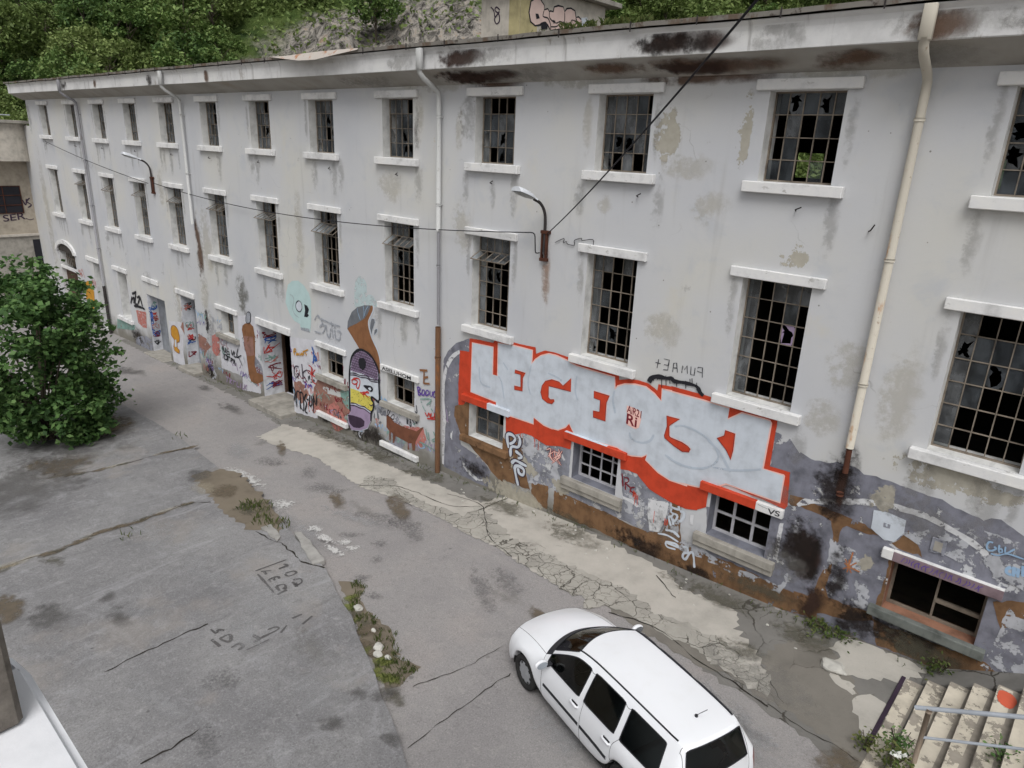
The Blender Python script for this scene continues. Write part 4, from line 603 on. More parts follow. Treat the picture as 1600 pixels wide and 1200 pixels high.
# tall recessed window and doors of the far ground floor
def trimbox(name,x0,x1,z0,z1,par,y=-.085,m='trim'):
    bm=bmesh.new(); bx(bm,x0,x1,y,-.001,z0,z1,0,.012); return obj(name,bm,[M[m]],par)
bm=bmesh.new()
for x in (-32.95,-32.4,-31.9): bx(bm,x,x+.05,.5,.55,-.26,1.99)
bx(bm,-32.9,-31.9,.5,.54,1.3,1.36); w=obj('window',bm,[M['steel']],bld); trimbox('lintel',-33.42,-31.62,2.05,2.25,w); trimbox('sill',-33.45,-31.62,-.46,-.27,w,-.13)
bm=bmesh.new(); bx(bm,-32.9,-31.9,.56,.58,-.26,1.99); obj('shutter',bm,[M['greydoor']],w)
for k,(x0,x1,z0,z1,dp) in DOORS.items():
    bm=bmesh.new()
    if k==6:
        bx(bm,x0+.02,x1-.02,dp+.3,dp+.34,z0,z1,1); bx(bm,x1-.95,x1-.05,dp-.12,dp-.06,z0+.1,z0+1.35,0); bx(bm,x0+.02,x0+.1,dp-.1,dp,z0,z1,0)
    elif k==3: bx(bm,x0,x1,dp-.1,dp-.04,z0,z1,2)
    elif k==4:
        for q in range(4): bx(bm,x0+.05+q*.31,x0+.34+q*.31,dp-.1,dp-.05+.01*(q%2),z0,1.3,2)
        bx(bm,x0,x1,dp-.12,dp-.02,1.3,1.38,2); bx(bm,x0,x1,dp-.04,dp-.02,1.38,z1,1)
    else: bx(bm,x0,x1,dp-.1,dp-.05,z0,z1,2)
    d=obj('door',bm,[M['wood'],M['dark'],M['greydoor']],bld)
    c=CX[k]; trimbox('lintel',c-.87 if k!=6 else -19.45,c+.87 if k!=6 else -17.12,2.04 if k!=6 else 1.99,2.25,d)
    if k in (3,4,6):
        gz=g((x0+x1)/2); bm=bmesh.new(); bx(bm,x0-.1,x1+.1,-.42 if k!=6 else -.62,dp-.1,gz-.3,z0+.012,0,.015); obj('doorstep',bm,[M['concrete']],d)
for x0,x1 in ((-15.62,-13.86),(-12.08,-10.3)):
    bm=bmesh.new(); bx(bm,x0,x1,-.12,-.001,-.5,-.33,0,.012); obj('base_ledge',bm,[M['trim']],bld)
# metal plate beside the last window
bm=bmesh.new(); xs_=[p[0] for p in D['plate']]; zs_=[p[1] for p in D['plate']]; a,b,c_,d_=min(xs_)+.03,max(xs_)-.03,min(zs_)+.05,max(zs_)-.05
bx(bm,a,b,-.03,-.001,c_,d_,0,.006); bx(bm,a+.05,b-.05,-.036,-.031,c_+.05,d_-.05,1); obj('meter_cover',bm,[M['greypm'],M['concrete']],bld)
# drainpipes
def pipe(name,x,zend,m,r=.06,second=None,lab=None):
    bm=bmesh.new(); bx(bm,x-.085,x+.085,-.80,-.70,10.2,10.66,0,.01)
    tube(bm,[(x,-.75,10.24),(x,-.74,10.14),(x,-.62,10.02),(x,-.24,9.82),(x,-.14,9.72),(x,-.13,9.55),(x,-.13,zend)],r,12,0)
    p=obj('drainpipe',bm,[m],bld,True); p['label']=lab
    bm=bmesh.new()
    for z in np.arange(9.2,zend,-2.1):
        tube(bm,[(x,-.13,z-.025),(x,-.13,z+.025)],r+.014,12,0); bx(bm,x-.02,x+.02,-.08,-.001,z-.02,z+.02,0)
    obj('collar',bm,[m],p)
    if second:
        for (za,zb2,rr,mm) in second:
            bm=bmesh.new(); tube(bm,[(x,-.12,za),(x+.01,-.12,zb2)],rr,12,0,False); tube(bm,[(x,-.12,za-.9),(x,-.12,za-.84)],rr+.012,12,0); obj('pipe_section',bm,[mm],p,True)
pipe('a',-34.75,1.0,M['pipe_grey'],.06,[(1.0,g(-34.7)-.1,.075,M['darkmetal'])],'grey drainpipe with a black foot')
pipe('b',-23.7,5.2,M['pipe_white'],.055,None,'pale drainpipe that ends half way down the wall')
pipe('c',-9.36,6.45,M['pipe_white'],.06,[(6.4,3.95,.04,M['pipe_grey']),(3.88,g(-9.36)-.1,.075,M['pipe_brown'])],'white drainpipe with a brown iron foot')
pipe('d',1.33,3.83,M['pipe_cream'],.068,[(3.8,3.35,.05,M['rust'])],'cream rusty drainpipe broken off above a soot stain')
# small hooks and stubs on the wall under the top sills
bm=bmesh.new(); rr_=random.Random(3)
for c in CX:
    for z in (7.72,):
        x=c+rr_.uniform(-.2,.5); tube(bm,[(x,0,z),(x+.02,-.09,z+.02),(x+.12,-.1,z+.07)],.012,5)
tube(bm,[(.9,0,7.5),(.95,-.1,7.52),(1.0,-.1,7.62)],.012,5)
obj('wall_hook',bm,[M['darkmetal']],bld)

# ------------------------------------------------------------------ paint on the wall
def clip_open(bm):
    if not bm.verts: return
    xa=min(v.co.x for v in bm.verts); xb=max(v.co.x for v in bm.verts); za=min(v.co.z for v in bm.verts); zb=max(v.co.z for v in bm.verts)
    ops=[o for o in OPEN if o[0]<xb and o[1]>xa and o[2]<zb and o[3]>za]
    for o in ops:
        for co,no in (((o[0],0,0),(1,0,0)),((o[1],0,0),(1,0,0)),((0,0,o[2]),(0,0,1)),((0,0,o[3]),(0,0,1))):
            fs=[f for f in bm.faces if any(o[0]-.01<=v.co.x<=o[1]+.01 for v in f.verts) or (min(v.co.x for v in f.verts)<o[0] and max(v.co.x for v in f.verts)>o[1])]
            ge=set(fs)|{e for f in fs for e in f.edges}|{v for f in fs for v in f.verts}
            bmesh.ops.bisect_plane(bm,geom=list(ge),plane_co=co,plane_no=no,dist=1e-5)
    dead=[f for f in bm.faces if any(o[0]<f.calc_center_median().x<o[1] and o[2]<f.calc_center_median().z<o[3] for o in ops)]
    bmesh.ops.delete(bm,geom=dead,context='FACES')
def clip_stains(bm): clip_open(bm)
class PB:
    def __init__(s,to3=None): s.bm=bmesh.new(); s.m=[]; s.f=to3 or (lambda k:(lambda p:(p[0],-.004*k,p[1])))
    def mi(s,n):
        if n not in s.m: s.m.append(n)
        return s.m.index(n)
    n=0
    def nk(s,k): s.n+=1; return k+.018*(s.n%45)
    def poly(s,p,m,k,amp=.012,step=.07): polyfaces(s.bm,rough(p,step,amp,len(s.bm.verts)%97),s.f(s.nk(k)),s.mi(m)); return s
    def rib(s,pts,w,m,k,closed=False,smooth=True,vary=.5): k=s.nk(k); d=Vector(s.f(1)((0,0)))-Vector(s.f(0)((0,0))); ribbon(s.bm,pts,w,s.f(k),s.mi(m),closed,smooth,vary,d.normalized()*8e-6); return s
    def ribs(s,L,w,m,k,smooth=True):
        for p in L: s.rib(p,w,m,k,False,smooth)
        return s
    def text(s,t,x0,z0,x1,z1,h,m,k,bold=0): textfaces(s.bm,t,x0,z0,x1,z1,h,s.f(k),s.mi(m),bold); return s
    def build(s,name,par=None,label=None,clip=True):
        if clip: clip_open(s.bm)
        o=obj(name,s.bm,[M[x] for x in s.m],par or bld)
        if label: o['label']=label
        return o
# backdrop of grey and ochre paint
b=PB(); b.poly(D['grey_left'],'greyp',1); b.poly(D['grey_right'],'greyp',1,.03); b.poly(D['mid_grey'],'greypm',1,.03)
for p in D['brown']: b.poly(p,'brownp',2,.03)
for p in D['branch']: b.poly(p,'brownp',2,.03)

for P in ([(-.05,2.05),(.55,2.0),(.75,1.6),(.6,.6),(-.6,.55),(-1.6,.7),(-1.7,.4),(.6,.4),(.85,1.0),(.95,1.9),(.4,2.4)],[(1.3,1.95),(1.75,1.9),(2.1,1.5),(2.15,.9),(1.9,.75),(1.35,.85)],[(2.3,2.5),(4.2,2.3),(4.6,3.0),(3.4,3.1)],[(4.1,1.9),(5.0,1.9),(5.0,.6),(4.0,.7)],[(-3.2,1.9),(-2.3,1.2),(-1.7,1.1),(-1.7,.7),(-3.1,.75)],[(-6.7,1.8),(-5.2,1.7),(-4.9,.6),(-6.0,.4)]): b.poly(P,'mottle',3,.06)
b.rib(D['arc_left'],.11,'whitechip',3); b.rib(D['arc_right'],.1,'whitechip',3)
b.poly(D['pent'],'white',3,.006); b.poly(D['pent_hole'],'greypm',4,.004)
for p in D['whitepatch']: b.poly(p,'whitechip',3,.02)
for p in D['star']: b.rib(p,.025,'rustlight',4,smooth=False)
b.build('painted_backdrop',label='grey and ochre backdrop paint with white arcs')
rq0=random.Random(4)
# the big lettering
b=PB(); b.poly(D['orange'],'orange',4,.008); b.rib(D['white'],.06,'pink',5,True,False,.2); b.poly(D['white'],'white',6,.006)
for p in D['ins']: b.rib(p,.035,'pink',7,True,False,.2); b.poly(p,'orange',8,.004); b.rib(p,.014,'maroon',9,True,False,.2)

for P in D['shade']: b.rib(P,.045,'lettershade',7)
b.poly(D['sticker'],'pink',7,.012)

for q in range(26):
    P=[(-3.2,1.25),(-2.6,1.05),(-2.0,.78),(-1.5,.72),(-1.2,.74)] ; x=rq0.choice((rq0.uniform(-3.2,-1.2),rq0.uniform(-7,-5.2))); z=float(np.interp(x,[-7,-6.2,-5.2,-3.3,-2.75,-2.3,-1.7,-1.2],[1.72,1.72,1.55,1.55,1.2,1.0,.86,.9]))+.06; b.rib([(x,z),(x+.004,z-rq0.uniform(.08,.32))],.014,'orange',5)
t=D['txt_air']; b.text(*t,.17,'maroon',8,.012); t=D['txt_ri']; b.text(*t,.24,'maroon',8,.02)
b.build('graffiti_lettering',label='huge silver white bubble letters on an orange block')
b=PB(); b.rib(D['drip'][0],.09,'black',7); b.ribs(D['drip'][1:],.018,'black',7); b.ribs(D['puma'],.022,'blackthin',2,False); b.build('graffiti_tag',label='black dripping arc and mirrored thin letters')
b=PB(); b.ribs(D['gbl'],.03,'ltblue',5); b.ribs(D['chi'],.045,'ltblue',5); b.build('graffiti_tag',label='light blue scrawl at the right end')
b=PB(); b.ribs(D['figs'],.05,'white',5); b.build('graffiti_tag',label='white looping figures running down to the pavement')
b=PB(); b.ribs(D['irc'],.035,'maroon',5); b.ribs(D['redtag'],.045,'maroon',5); b.ribs(D['redtag'],.02,'pink',6); b.build('graffiti_tag',label='maroon scribbles between the low windows')
b=PB(); b.ribs(D['psix'],.15,'darkpurple',5); b.ribs(D['psix'],.085,'white',6); b.build('graffiti_tag',label='white outlined loops between two low windows')
# murals on the left part
b=PB(); b.poly(D['ghost'],'mintfade',1,.02); b.poly(D['horn'],'hornb',2,.006); b.poly(D['horn_grey'],'horng',3,.006); b.rib(D['horn_edge'],.045,'white',4)
for p in D['horn_lines']: b.rib(p,.02,'ltblue',4)
for p in D['drops']: b.poly(p,'horng',3,.004); b.rib(p,.03,'white',2,True)
b.build('mural',label='brown horn shaped mural with a grey top')
b=PB(); b.poly(D['face'],'white',5,.004); b.poly(D['face_purple'],'lilac',6,.006); b.poly(D['face_yellow'],'yellow',6,.01); b.poly(D['face_lilac'],'lilac',6,.006); b.poly(D['face_dark'],'darkpurple',7,.01)
b.rib(D['face_out'],.075,'black',8)
for p in D['face_waves']: b.rib(p,.035,'darkpurple',7)
# honeycomb on the forehead
px=[p[0] for p in D['face_purple']]; pz=[p[1] for p in D['face_purple']]
def inpoly(x,z,P):
    c=False; n=len(P)
    for i in range(n):
        (x1,z1),(x2,z2)=P[i],P[i-1]
        if (z1>z)!=(z2>z) and x<(x2-x1)*(z-z1)/(z2-z1)+x1: c=not c
    return c
zz=min(pz); r_=0
while zz<max(pz):
    xx=min(px)+(.06 if r_%2 else 0)
    while xx<max(px):
        if inpoly(xx,zz,D['face_purple']):
            b.rib([(xx-.035,zz-.02),(xx,zz-.045),(xx+.035,zz-.02),(xx+.035,zz+.025),(xx,zz+.045),(xx-.035,zz+.025)],.02,'darkpurple',7,True,False,.3)
        xx+=.115
    zz+=.085; r_+=1
b.poly(D['face_spot'],'black',8,.03); b.rib(D['face_eye'],.03,'black',8,True); b.poly(D['face_eye'],'black',8); b.poly(D['face_eyew'],'white',9,.003); b.ribs(D['face_red'],.04,'red',8)
for k in range(60):
    x,z=random.choice(px)+random.uniform(-1,1)*.9,random.uniform(min(p[1] for p in D['face_yellow']),max(p[1] for p in D['face_yellow']))
    if inpoly(x,z,D['face_yellow']): b.rib([(x,z),(x+.02,z+.02)],.018,'black',7)
b.build('mural',label='tall rounded head in profile with purple honeycomb forehead and yellow cheek')
b=PB(); b.poly(D['deer'],'deer',3,.006)
for p in D['deer_ear']: b.rib(p,.03,'black',4,True)
for p in D['leaves']: b.poly(p,'horng',3,.006)
b.build('mural',label='brown four legged animal silhouette under a low window')
b=PB(); b.poly(D['mint'],'mint',1,.008); b.poly(D['mint_eye'],'white',2); b.rib(D['mint_eye'],.03,'black',3,True); b.poly(D['mint_dark'],'black',2,.02); b.poly(D['mint_teeth'],'silver',2)
for p in D['mint_line']: b.rib(p,.02,'silver',2)
b.build('mural',label='pale mint skull shape above the dark doorway')
b=PB()
for p in D['whitewall']: b.poly(p,'whitewall',1,.03)
b.poly(D['white5'],'whitewall',1,.03); b.poly(D['bottle'],'hornb',3,.008); b.poly(D['bottle_band'],'pinkbrown',4); b.poly(D['bottle_neck'],'silver',4); b.rib(D['bottle_neck'],.03,'black',5,True)
b.build('mural',label='brown bottle with a bent foot on whitewashed wall')
b=PB(); b.poly(D['pinkbrown'],'pinkbrown',1,.03); b.poly(D['red5'],'redfade',2,.02); b.poly(D['red5b'],'redfade',2,.02); b.poly(D['dark5'],'st_dark5' if 0 else 'greypm',2,.03); b.poly(D['teal5'],'tealp',2,.02)
b.poly(D['onion'],'ochre',3,.006); b.rib(D['onion'],.03,'hornb',4,True); b.poly(D['onion_slit'],'white',4); b.poly(D['orange6'],'ochre',3,.01)
b.build('mural',label='faded red teal and ochre patches at the far end')
for names,wd,mt,lab in ((('blackwr',),.05,'black','black handwriting on the whitewash'),(('drippy',),.06,'black','tall dripping black letters beside the doorway'),(('gk',),.045,'darkpurple','thin dark G and K'),(('redscr','redscr2'),.045,'red','red scribbles'),(('bluefig',),.08,'blue','blue running figure'),(('orangetag',),.05,'ochre','small orange tag'),(('purple',),.05,'lilac','lilac letters near the ground'),(('tag5',),.11,'black','black bubble tag between the far windows'),(('boduc',),.04,'purple','thin purple tag by the brown pipe'),(('scrib',),.04,'tealp','faded green and yellow scribble'),(('brownE',),.06,'hornb','brown letter strokes'),(('silver',),.05,'silver','faded silver outline letters'),(('brick5',),.06,'redfade','faded red strokes')):
    b=PB()
    for n_ in names: b.ribs(D[n_],wd,mt,7)
    b.build('graffiti_tag',label=lab)
b=PB()
for c,x,z in D['simple']: b.text(c,x-.18,z-.12,x+.14,z-.12,.26,'blue',7,.02)
b.build('graffiti_tag',label='vertical blue lettering beside the grey door',clip=False)
fl=lambda k:(lambda p:(p[0],-.101-.002*k,p[1]))
b=PB(lambda k:(lambda p:(p[0],-.0875-.001*k,p[1]))); b.text('ASELUHOM',-11.9,2.05,-10.55,2.05,.11,'black',1,.02); b.build('painted_name',label='black capital letters on a lintel',clip=False)
b=PB(fl); b.text('VS',.12,2.04,.36,2.06,.11,'black',1,.015); 
for k in range(9): b.rib([(-.08+k*.022,2.15-k*.002),(-.068+k*.022,2.15-k*.002)],.012,'black',1)
b.build('painted_name',label='VS scrawled on the lintel end',clip=False)
b=PB(fl); rq=random.Random(5)
for k in range(22):
    x=2.5+k*.055; b.rib([(x,2.04+rq.random()*.03),(x+rq.uniform(-.02,.04),2.1+rq.random()*.03),(x+rq.uniform(0,.05),2.16)],.014,'purple',1)
b.build('painted_name',label='violet scrawl along the lintel',clip=False)

# stains: bare render, soot, damp --------------------------------------------
class SB:
    def __init__(s): s.bm=bmesh.new(); s.m=[]; s.n=0
    def mi(s,n):
        if n not in s.m: s.m.append(n)
        return s.m.index(n)
    def wall(s,x,z,w,h,m,k=.6): s.n+=1; uvquad(s.bm,(x-w/2,-.004*k-.00004*s.n,z-h/2),(w,0,0),(0,0,h),s.mi(m)); return s
    def plane(s,o,u,v,m): uvquad(s.bm,o,u,v,s.mi(m)); return s
s=SB()
for a in ((-8.35,9.15,1.1,1.3,'st_grey'),(-8.75,8.9,.35,1.2,'st_ochre'),(-4.9,9.0,.35,1.4,'st_ochre'),(-3.0,8.9,.7,1.2,'st_beige'),(-1.45,9.0,.35,1.5,'st_beige'),(-.2,6.95,.7,.62,'st_beige'),(-2.4,8.35,1.6,.6,'st_ochre'),
          (-10.2,9.1,.35,1.5,'st_ochre'),(-10.35,8.7,.3,.9,'st_grey'),(-4.3,7.5,.5,.5,'st_ochre'),(-3.9,5.9,.4,.4,'st_ochre'),(-5.8,5.7,.35,1.6,'st_rust'),(2.9,3.75,2.4,.7,'st_beige'),(1.9,4.9,.8,2.2,'st_ochre'),
          (-23.6,4.2,.7,3.6,'st_brown'),(-23.5,2.2,1.0,3.0,'st_ochre'),(-23.3,.2,1.3,3.6,'st_grey'),(-23.6,1.2,.5,1.4,'st_black'),(-23.7,-.9,1.4,1.2,'st_black'),(-26.2,1.5,1.0,2.4,'st_ochre'),(-22.9,4.6,1.2,3.2,'st_ochre'),
          (-26.6,6.4,.8,1.8,'st_ochre'),(-20.4,2.9,1.2,1.9,'st_moss'),(-33.6,3.6,.8,.6,'st_grey'),(-31.3,-1.0,2.2,1.2,'st_black'),(-42.4,4,1.2,9,'st_ochre'),(-42.9,9,.9,2,'st_grey'),(-16.2,5.6,.7,3.2,'st_ochre'),(-11.4,7.4,1.6,1.0,'st_ochre'),(-8.6,6.6,1.0,1.6,'st_ochre'),
          (-29.2,2.2,1.2,.9,'st_grey'),(-36.4,5.2,1.2,2.0,'st_grey'),(-12.9,-.35,3.4,.9,'st_black'),(-15.4,-.35,2.2,.9,'st_black'),(1.0,5.2,.9,1.3,'st_ochre'),(.75,4.2,.8,.9,'st_ochre'),(-2.6,5.1,1.2,.9,'st_ochre'),(-1.9,7.6,1.0,.8,'st_ochre'),(3.0,5.6,.5,1.8,'st_ochre')):
    s.wall(*a)
# over the paint
for a in ((1.35,3.35,.5,1.3,'st_black'),(1.22,2.95,1.0,1.7,'st_black'),(1.3,2.95,.22,1.5,'st_dkbrown'),(.9,1.45,.8,1.3,'st_dkbrown'),(.8,1.5,1.2,1.7,'st_black'),(1.55,1.25,.5,1.8,'st_black'),(1.95,1.75,.5,.5,'st_beige'),(2.0,3.05,.5,.75,'st_beige'),(.55,1.1,1.5,.9,'st_grey'),
          (-2.6,.1,2.2,.7,'st_black'),(-1.2,-.05,1.4,.6,'st_black'),(.2,.3,2.6,.5,'st_moss'),(2.9,.6,2.4,.7,'st_black'),(3.2,.5,2.2,.8,'st_moss'),(-6.5,-.1,2.8,.7,'st_beige'),(-4.6,-.1,2.2,.4,'st_moss'),(-8.0,.1,1.6,.7,'st_black'),(-6.2,.8,1.2,.7,'st_beige'),(-2.1,.75,1.4,.9,'st_grey'),(-5.0,.7,1.0,.7,'st_beige'),(2.0,.5,.8,1.2,'st_black'),(2.7,2.9,2.6,.8,'st_grey'),(.1,2.4,1.2,.9,'st_grey'),(1.1,1.3,.35,1.5,'st_black'),(1.25,.5,.7,1.2,'st_dkbrown')):
    s.wall(*a,k=3.5 if a[0]>-9 else 2)
y=-.6255
def fascia(x,w,z0,z1,m): s.n+=1; s.plane((x-w/2,-.632-.00004*s.n,z0),(w,0,0),(0,.0,z1-z0),m)
def soff(x,w,m,t0=0,t1=1): s.n+=1; s.plane((x-w/2,-.62*t1-.004-.00004*s.n,9.915+.28*t1-.00005*s.n),(w,0,0),(0,.62*(t1-t0),-.29*(t1-t0)),m)
for x,w,m in ((-8.2,2.2,'st_dkbrown'),(-7.3,2.4,'st_grey'),(-2.6,2.4,'st_dkbrown'),(-2.3,1.0,'st_black'),(-3.0,1.2,'st_black'),(1.6,2.2,'st_grey'),(1.5,1.2,'st_brown'),(-34.4,.8,'st_black'),(-30.5,.5,'st_brown'),(-25,.7,'st_black'),(-20.3,.5,'st_brown'),(-10.2,1.3,'st_grey'),(2.8,1.6,'st_grey'),(-.9,1.6,'st_grey')): fascia(x,w,10.16,10.66,m)
for x,w,m in ((-8.0,3.4,'st_dkbrown'),(-8.3,1.8,'st_dkbrown'),(-2.2,3.6,'st_brown'),(-2.4,2.2,'st_dkbrown'),(-4.2,1.6,'st_brown'),(1.4,1.8,'st_grey'),(-6.2,2.0,'st_grey'),(-12,3,'st_grey'),(.2,1.4,'st_brown')): soff(x,w,m)
for x,w,m in ((-2.3,3.2,'st_brown'),(-7.6,2.2,'st_brown'),(-9.5,3.0,'st_ochre'),(.0,2.6,'st_ochre'),(-5,3,'st_ochre')): s.wall(x,9.9,w,.35,m)
rk2=random.Random(8)
for c in CX[:13]:
    for zt in (7.96,3.93):
        for dx_ in (-.85,-.4,.1,.5,.84):
            if rk2.random()<.42: s.wall(c+dx_+rk2.uniform(-.15,.15),zt-.4,rk2.uniform(.15,.5),rk2.uniform(.8,1.7),'st_streak',.8)
    for zt in (9.6,6.4):
        for dx_ in (-.78,.8):
            if rk2.random()<.5: s.wall(c+dx_,zt-.5,.22,1.5,'st_streak',.8)
clip_stains(s.bm); obj('water_stain',s.bm,[M[n] for n in s.m],bld)
# a scatter of half-faded scrawls on the lower wall of the left part, and on the doorway reveals
rs=random.Random(77); b=PB()
def scrawl(x,z,w,h,m,wd,k):
    n=rs.randint(3,5)
    for q in range(n):
        x0=x+w*q/n; P=[(x0+rs.uniform(0,w/n),z+rs.uniform(0,h)) for _ in range(rs.randint(3,5))]; b.rib(P,wd,m,k)
for q in range(26):
    x=rs.uniform(-26,-10); z=rs.uniform(g(x)+.2,1.2); w_,h_=rs.uniform(.3,.9),rs.uniform(.25,.7)
    b.poly([(x+w_*math.cos(a)*rs.uniform(.6,1.2),z+h_*math.sin(a)*rs.uniform(.6,1.2)) for a in np.linspace(0,6.28,9)[:-1]],rs.choice(('mottle','mottle','redfade','tealp','pinkbrown','whitewall','greypm')),1.6,.05)
for q in range(120):
    x=rs.uniform(-26,-9.7); z=rs.uniform(g(x)+.25,1.5); scrawl(x,z,rs.uniform(.4,.9),rs.uniform(.2,.4),rs.choice(('redfade','silver','tealp','purple','blackthin','redfade','maroon','ltblue','lilac')),rs.uniform(.02,.045),2)
for q in range(10):
    x=rs.uniform(-42,-33); z=rs.uniform(g(x)+.2,1.0); scrawl(x,z,.8,.5,rs.choice(('redfade','tealp','blackthin','lilac')),.05,2)
b.build('graffiti_tag',label='faded coloured scrawls along the foot of the left half')
for k_,xr in ((6,-19.31),(4,-25.91),(3,-29.62)):
    v=DOORS[k_]; b=PB(lambda k:(lambda p,xr=xr:(xr+.004*k,p[0],p[1])))
    for q in range(9):
        z=rs.uniform(v[2]+.3,1.5 if k_!=3 else .9); m=rs.choice(('red','redfade','black','tealp','blue','maroon'))
        for _ in range(3): b.rib([(rs.uniform(.06,v[4]-.15),z+rs.uniform(-.12,.2)) for _ in range(4)],.035,m,2)
    b.build('graffiti_tag',label='scribbles on the side of a doorway',clip=False)
# ------------------------------------------------------------------ ground
def sheet(bm,poly,dz,mi=0,amp=.03,step=.3,seed=0,thick=0):
    b=bmesh.new(); P=rough(poly,step,amp,seed) if amp else [Vector(p) for p in poly]
    polyfaces(b,P,lambda p:(p[0],p[1],0))
    for x in GX[1:-1]:
        bmesh.ops.bisect_plane(b,geom=b.verts[:]+b.edges[:]+b.faces[:],plane_co=(x,0,0),plane_no=(1,0,0),dist=1e-5)
    if thick:
        bnd=[e for e in b.edges if e.is_boundary]; r=bmesh.ops.extrude_edge_only(b,edges=bnd)
        low={v for v in r['geom'] if isinstance(v,bmesh.types.BMVert)}
    else: low=set()
    b.verts.index_update(); mp={}
    for v in b.verts: mp[v.index]=bm.verts.new((v.co.x,v.co.y,g(v.co.x)+dz-(thick if v in low else 0)))
    for f in b.faces:
        try: 
            n=bm.faces.new([mp[v.index] for v in f.verts]); n.material_index=mi
            n.normal_update()
            if not low.intersection(f.verts) and n.normal.z<0: n.normal_flip()
        except ValueError: pass
    b.free()
def jag(p,st=.09,am=.05):
    P=cr(p,6) if len(p)>2 else [Vector(q) for q in p]; out=[]
    for a,b in zip(P,P[1:]):
        a=Vector((a[0],a[1])); b=Vector((b[0],b[1])); n=max(1,int((b-a).length/st))
        for k in range(n):
            q=a.lerp(b,k/n); out.append((q.x+am*mnoise.noise(Vector((q.x*5,q.y*5,1))),q.y+am*mnoise.noise(Vector((q.x*5,q.y*5,9)))))
    out.append((P[-1][0],P[-1][1])); return out
def gto(dz): return lambda p:(p[0],p[1],g(p[0])+dz)
def asphalt():
    t=NT('old_asphalt'); a=t.noise(.35,5,.55); b=t.noise(1.5,7,.65,dist=.5); f=t.noise(38,4,.75)
    col=t.ramp(a,[(.33,srgb(141,138,138)),(.5,srgb(150,147,146)),(.68,srgb(156,150,147))])
    col=t.mix(t.step(b,.52,.72,0,.45),col,srgb(132,130,131)); col=t.mix(t.step(f,.5,.68,0,.5),col,srgb(100,98,97)); col=t.mix(t.step(f,.34,.45,.45,0),col,srgb(184,180,176))
    sp=t.voro(1.1).outputs['Distance']; col=t.mix(t.step(sp,.03,.06,.6,0),col,srgb(96,94,94))
    sc=t.noise(1.0,6,.6,v=t.mapv(t.pos(),(.25,3.5,1))); col=t.mix(t.step(sc,.55,.75,0,.25),col,srgb(166,162,158))
    m=t.noise(5,7,.7,dist=.5); col=t.mix(t.step(m,.54,.7,0,.28),col,srgb(172,168,163)); col=t.mix(t.step(m,.34,.45,.3,0),col,srgb(118,115,114))
    t.bump(t.math('ADD',f,t.math('MULTIPLY',b,.6)),.35,.012); return t.fin(col,.92,spec=.12)
def palemat(name,base,crack,scale,wide=.02,dark=.8):
    t=NT(name); p=t.pos(); b=t.noise(1.2,7,.65); f=t.noise(30,5,.7)
    lo=tuple(x*.78 for x in base[:3])+(1,); hi=tuple(min(1,x*1.12) for x in base[:3])+(1,)
    col=t.ramp(b,[(.3,lo),(.5,base),(.72,hi)]); col=t.mix(t.step(f,.55,.75,0,.4),col,tuple(x*.6 for x in base[:3])+(1,))
    nn=t.n.new('ShaderNodeTexNoise'); nn.inputs['Scale'].default_value=2.2; nn.inputs['Detail'].default_value=5; t.l.new(p,nn.inputs['Vector'])
    sc=t.n.new('ShaderNodeVectorMath'); sc.operation='SCALE'; sc.inputs['Scale'].default_value=.45; t.l.new(nn.outputs['Color'],sc.inputs[0])
    ad=t.n.new('ShaderNodeVectorMath'); ad.operation='ADD'; t.l.new(p,ad.inputs[0]); t.l.new(sc.outputs[0],ad.inputs[1])
    d=t.voro(scale,'DISTANCE_TO_EDGE',ad.outputs[0]).outputs['Distance']; msk=t.step(t.noise(.8,4),.5-crack,.62-crack)
    cc=t.n.new('ShaderNodeSeparateColor'); t.l.new(t.voro(scale,'F1',ad.outputs[0]).outputs['Color'],cc.inputs[0]); col=t.mix(t.math('MULTIPLY',t.math('MULTIPLY',cc.outputs[0],msk),.4),col,tuple(x*.62 for x in base[:3])+(1,)); cm=t.math('MULTIPLY',t.step(d,wide*.3,wide,1,0),msk); col=t.mix(t.math('MULTIPLY',cm,dark),col,srgb(58,54,48))
    d2=t.voro(scale*2.9,'DISTANCE_TO_EDGE',ad.outputs[0]).outputs['Distance']; cm2=t.math('MULTIPLY',t.step(d2,wide*.4,wide*1.6,1,0),t.step(t.noise(1.1,4),.58-crack,.66-crack)); col=t.mix(t.math('MULTIPLY',cm2,dark*.8),col,srgb(70,66,58))
    h=t.math('SUBTRACT',t.math('MULTIPLY',f,.4),t.math('ADD',cm,cm2)); t.bump(h,.5,.02); return t.fin(col,.92,spec=.12)
M['asphalt']=asphalt()
M['pale']=palemat('pale_cracked_concrete',srgb(180,176,168),-.03,.6,.010,.7)
M['crackedge']=palemat('crazed_concrete_edge',srgb(169,166,158),.16,1.9,.022,.8)
M['wallside']=palemat('dirty_mossy_concrete',srgb(124,122,118),.05,.7,.015)
M['rubble']=palemat('gravelly_broken_asphalt',srgb(124,120,113),-.04,1.4,.014,.6)
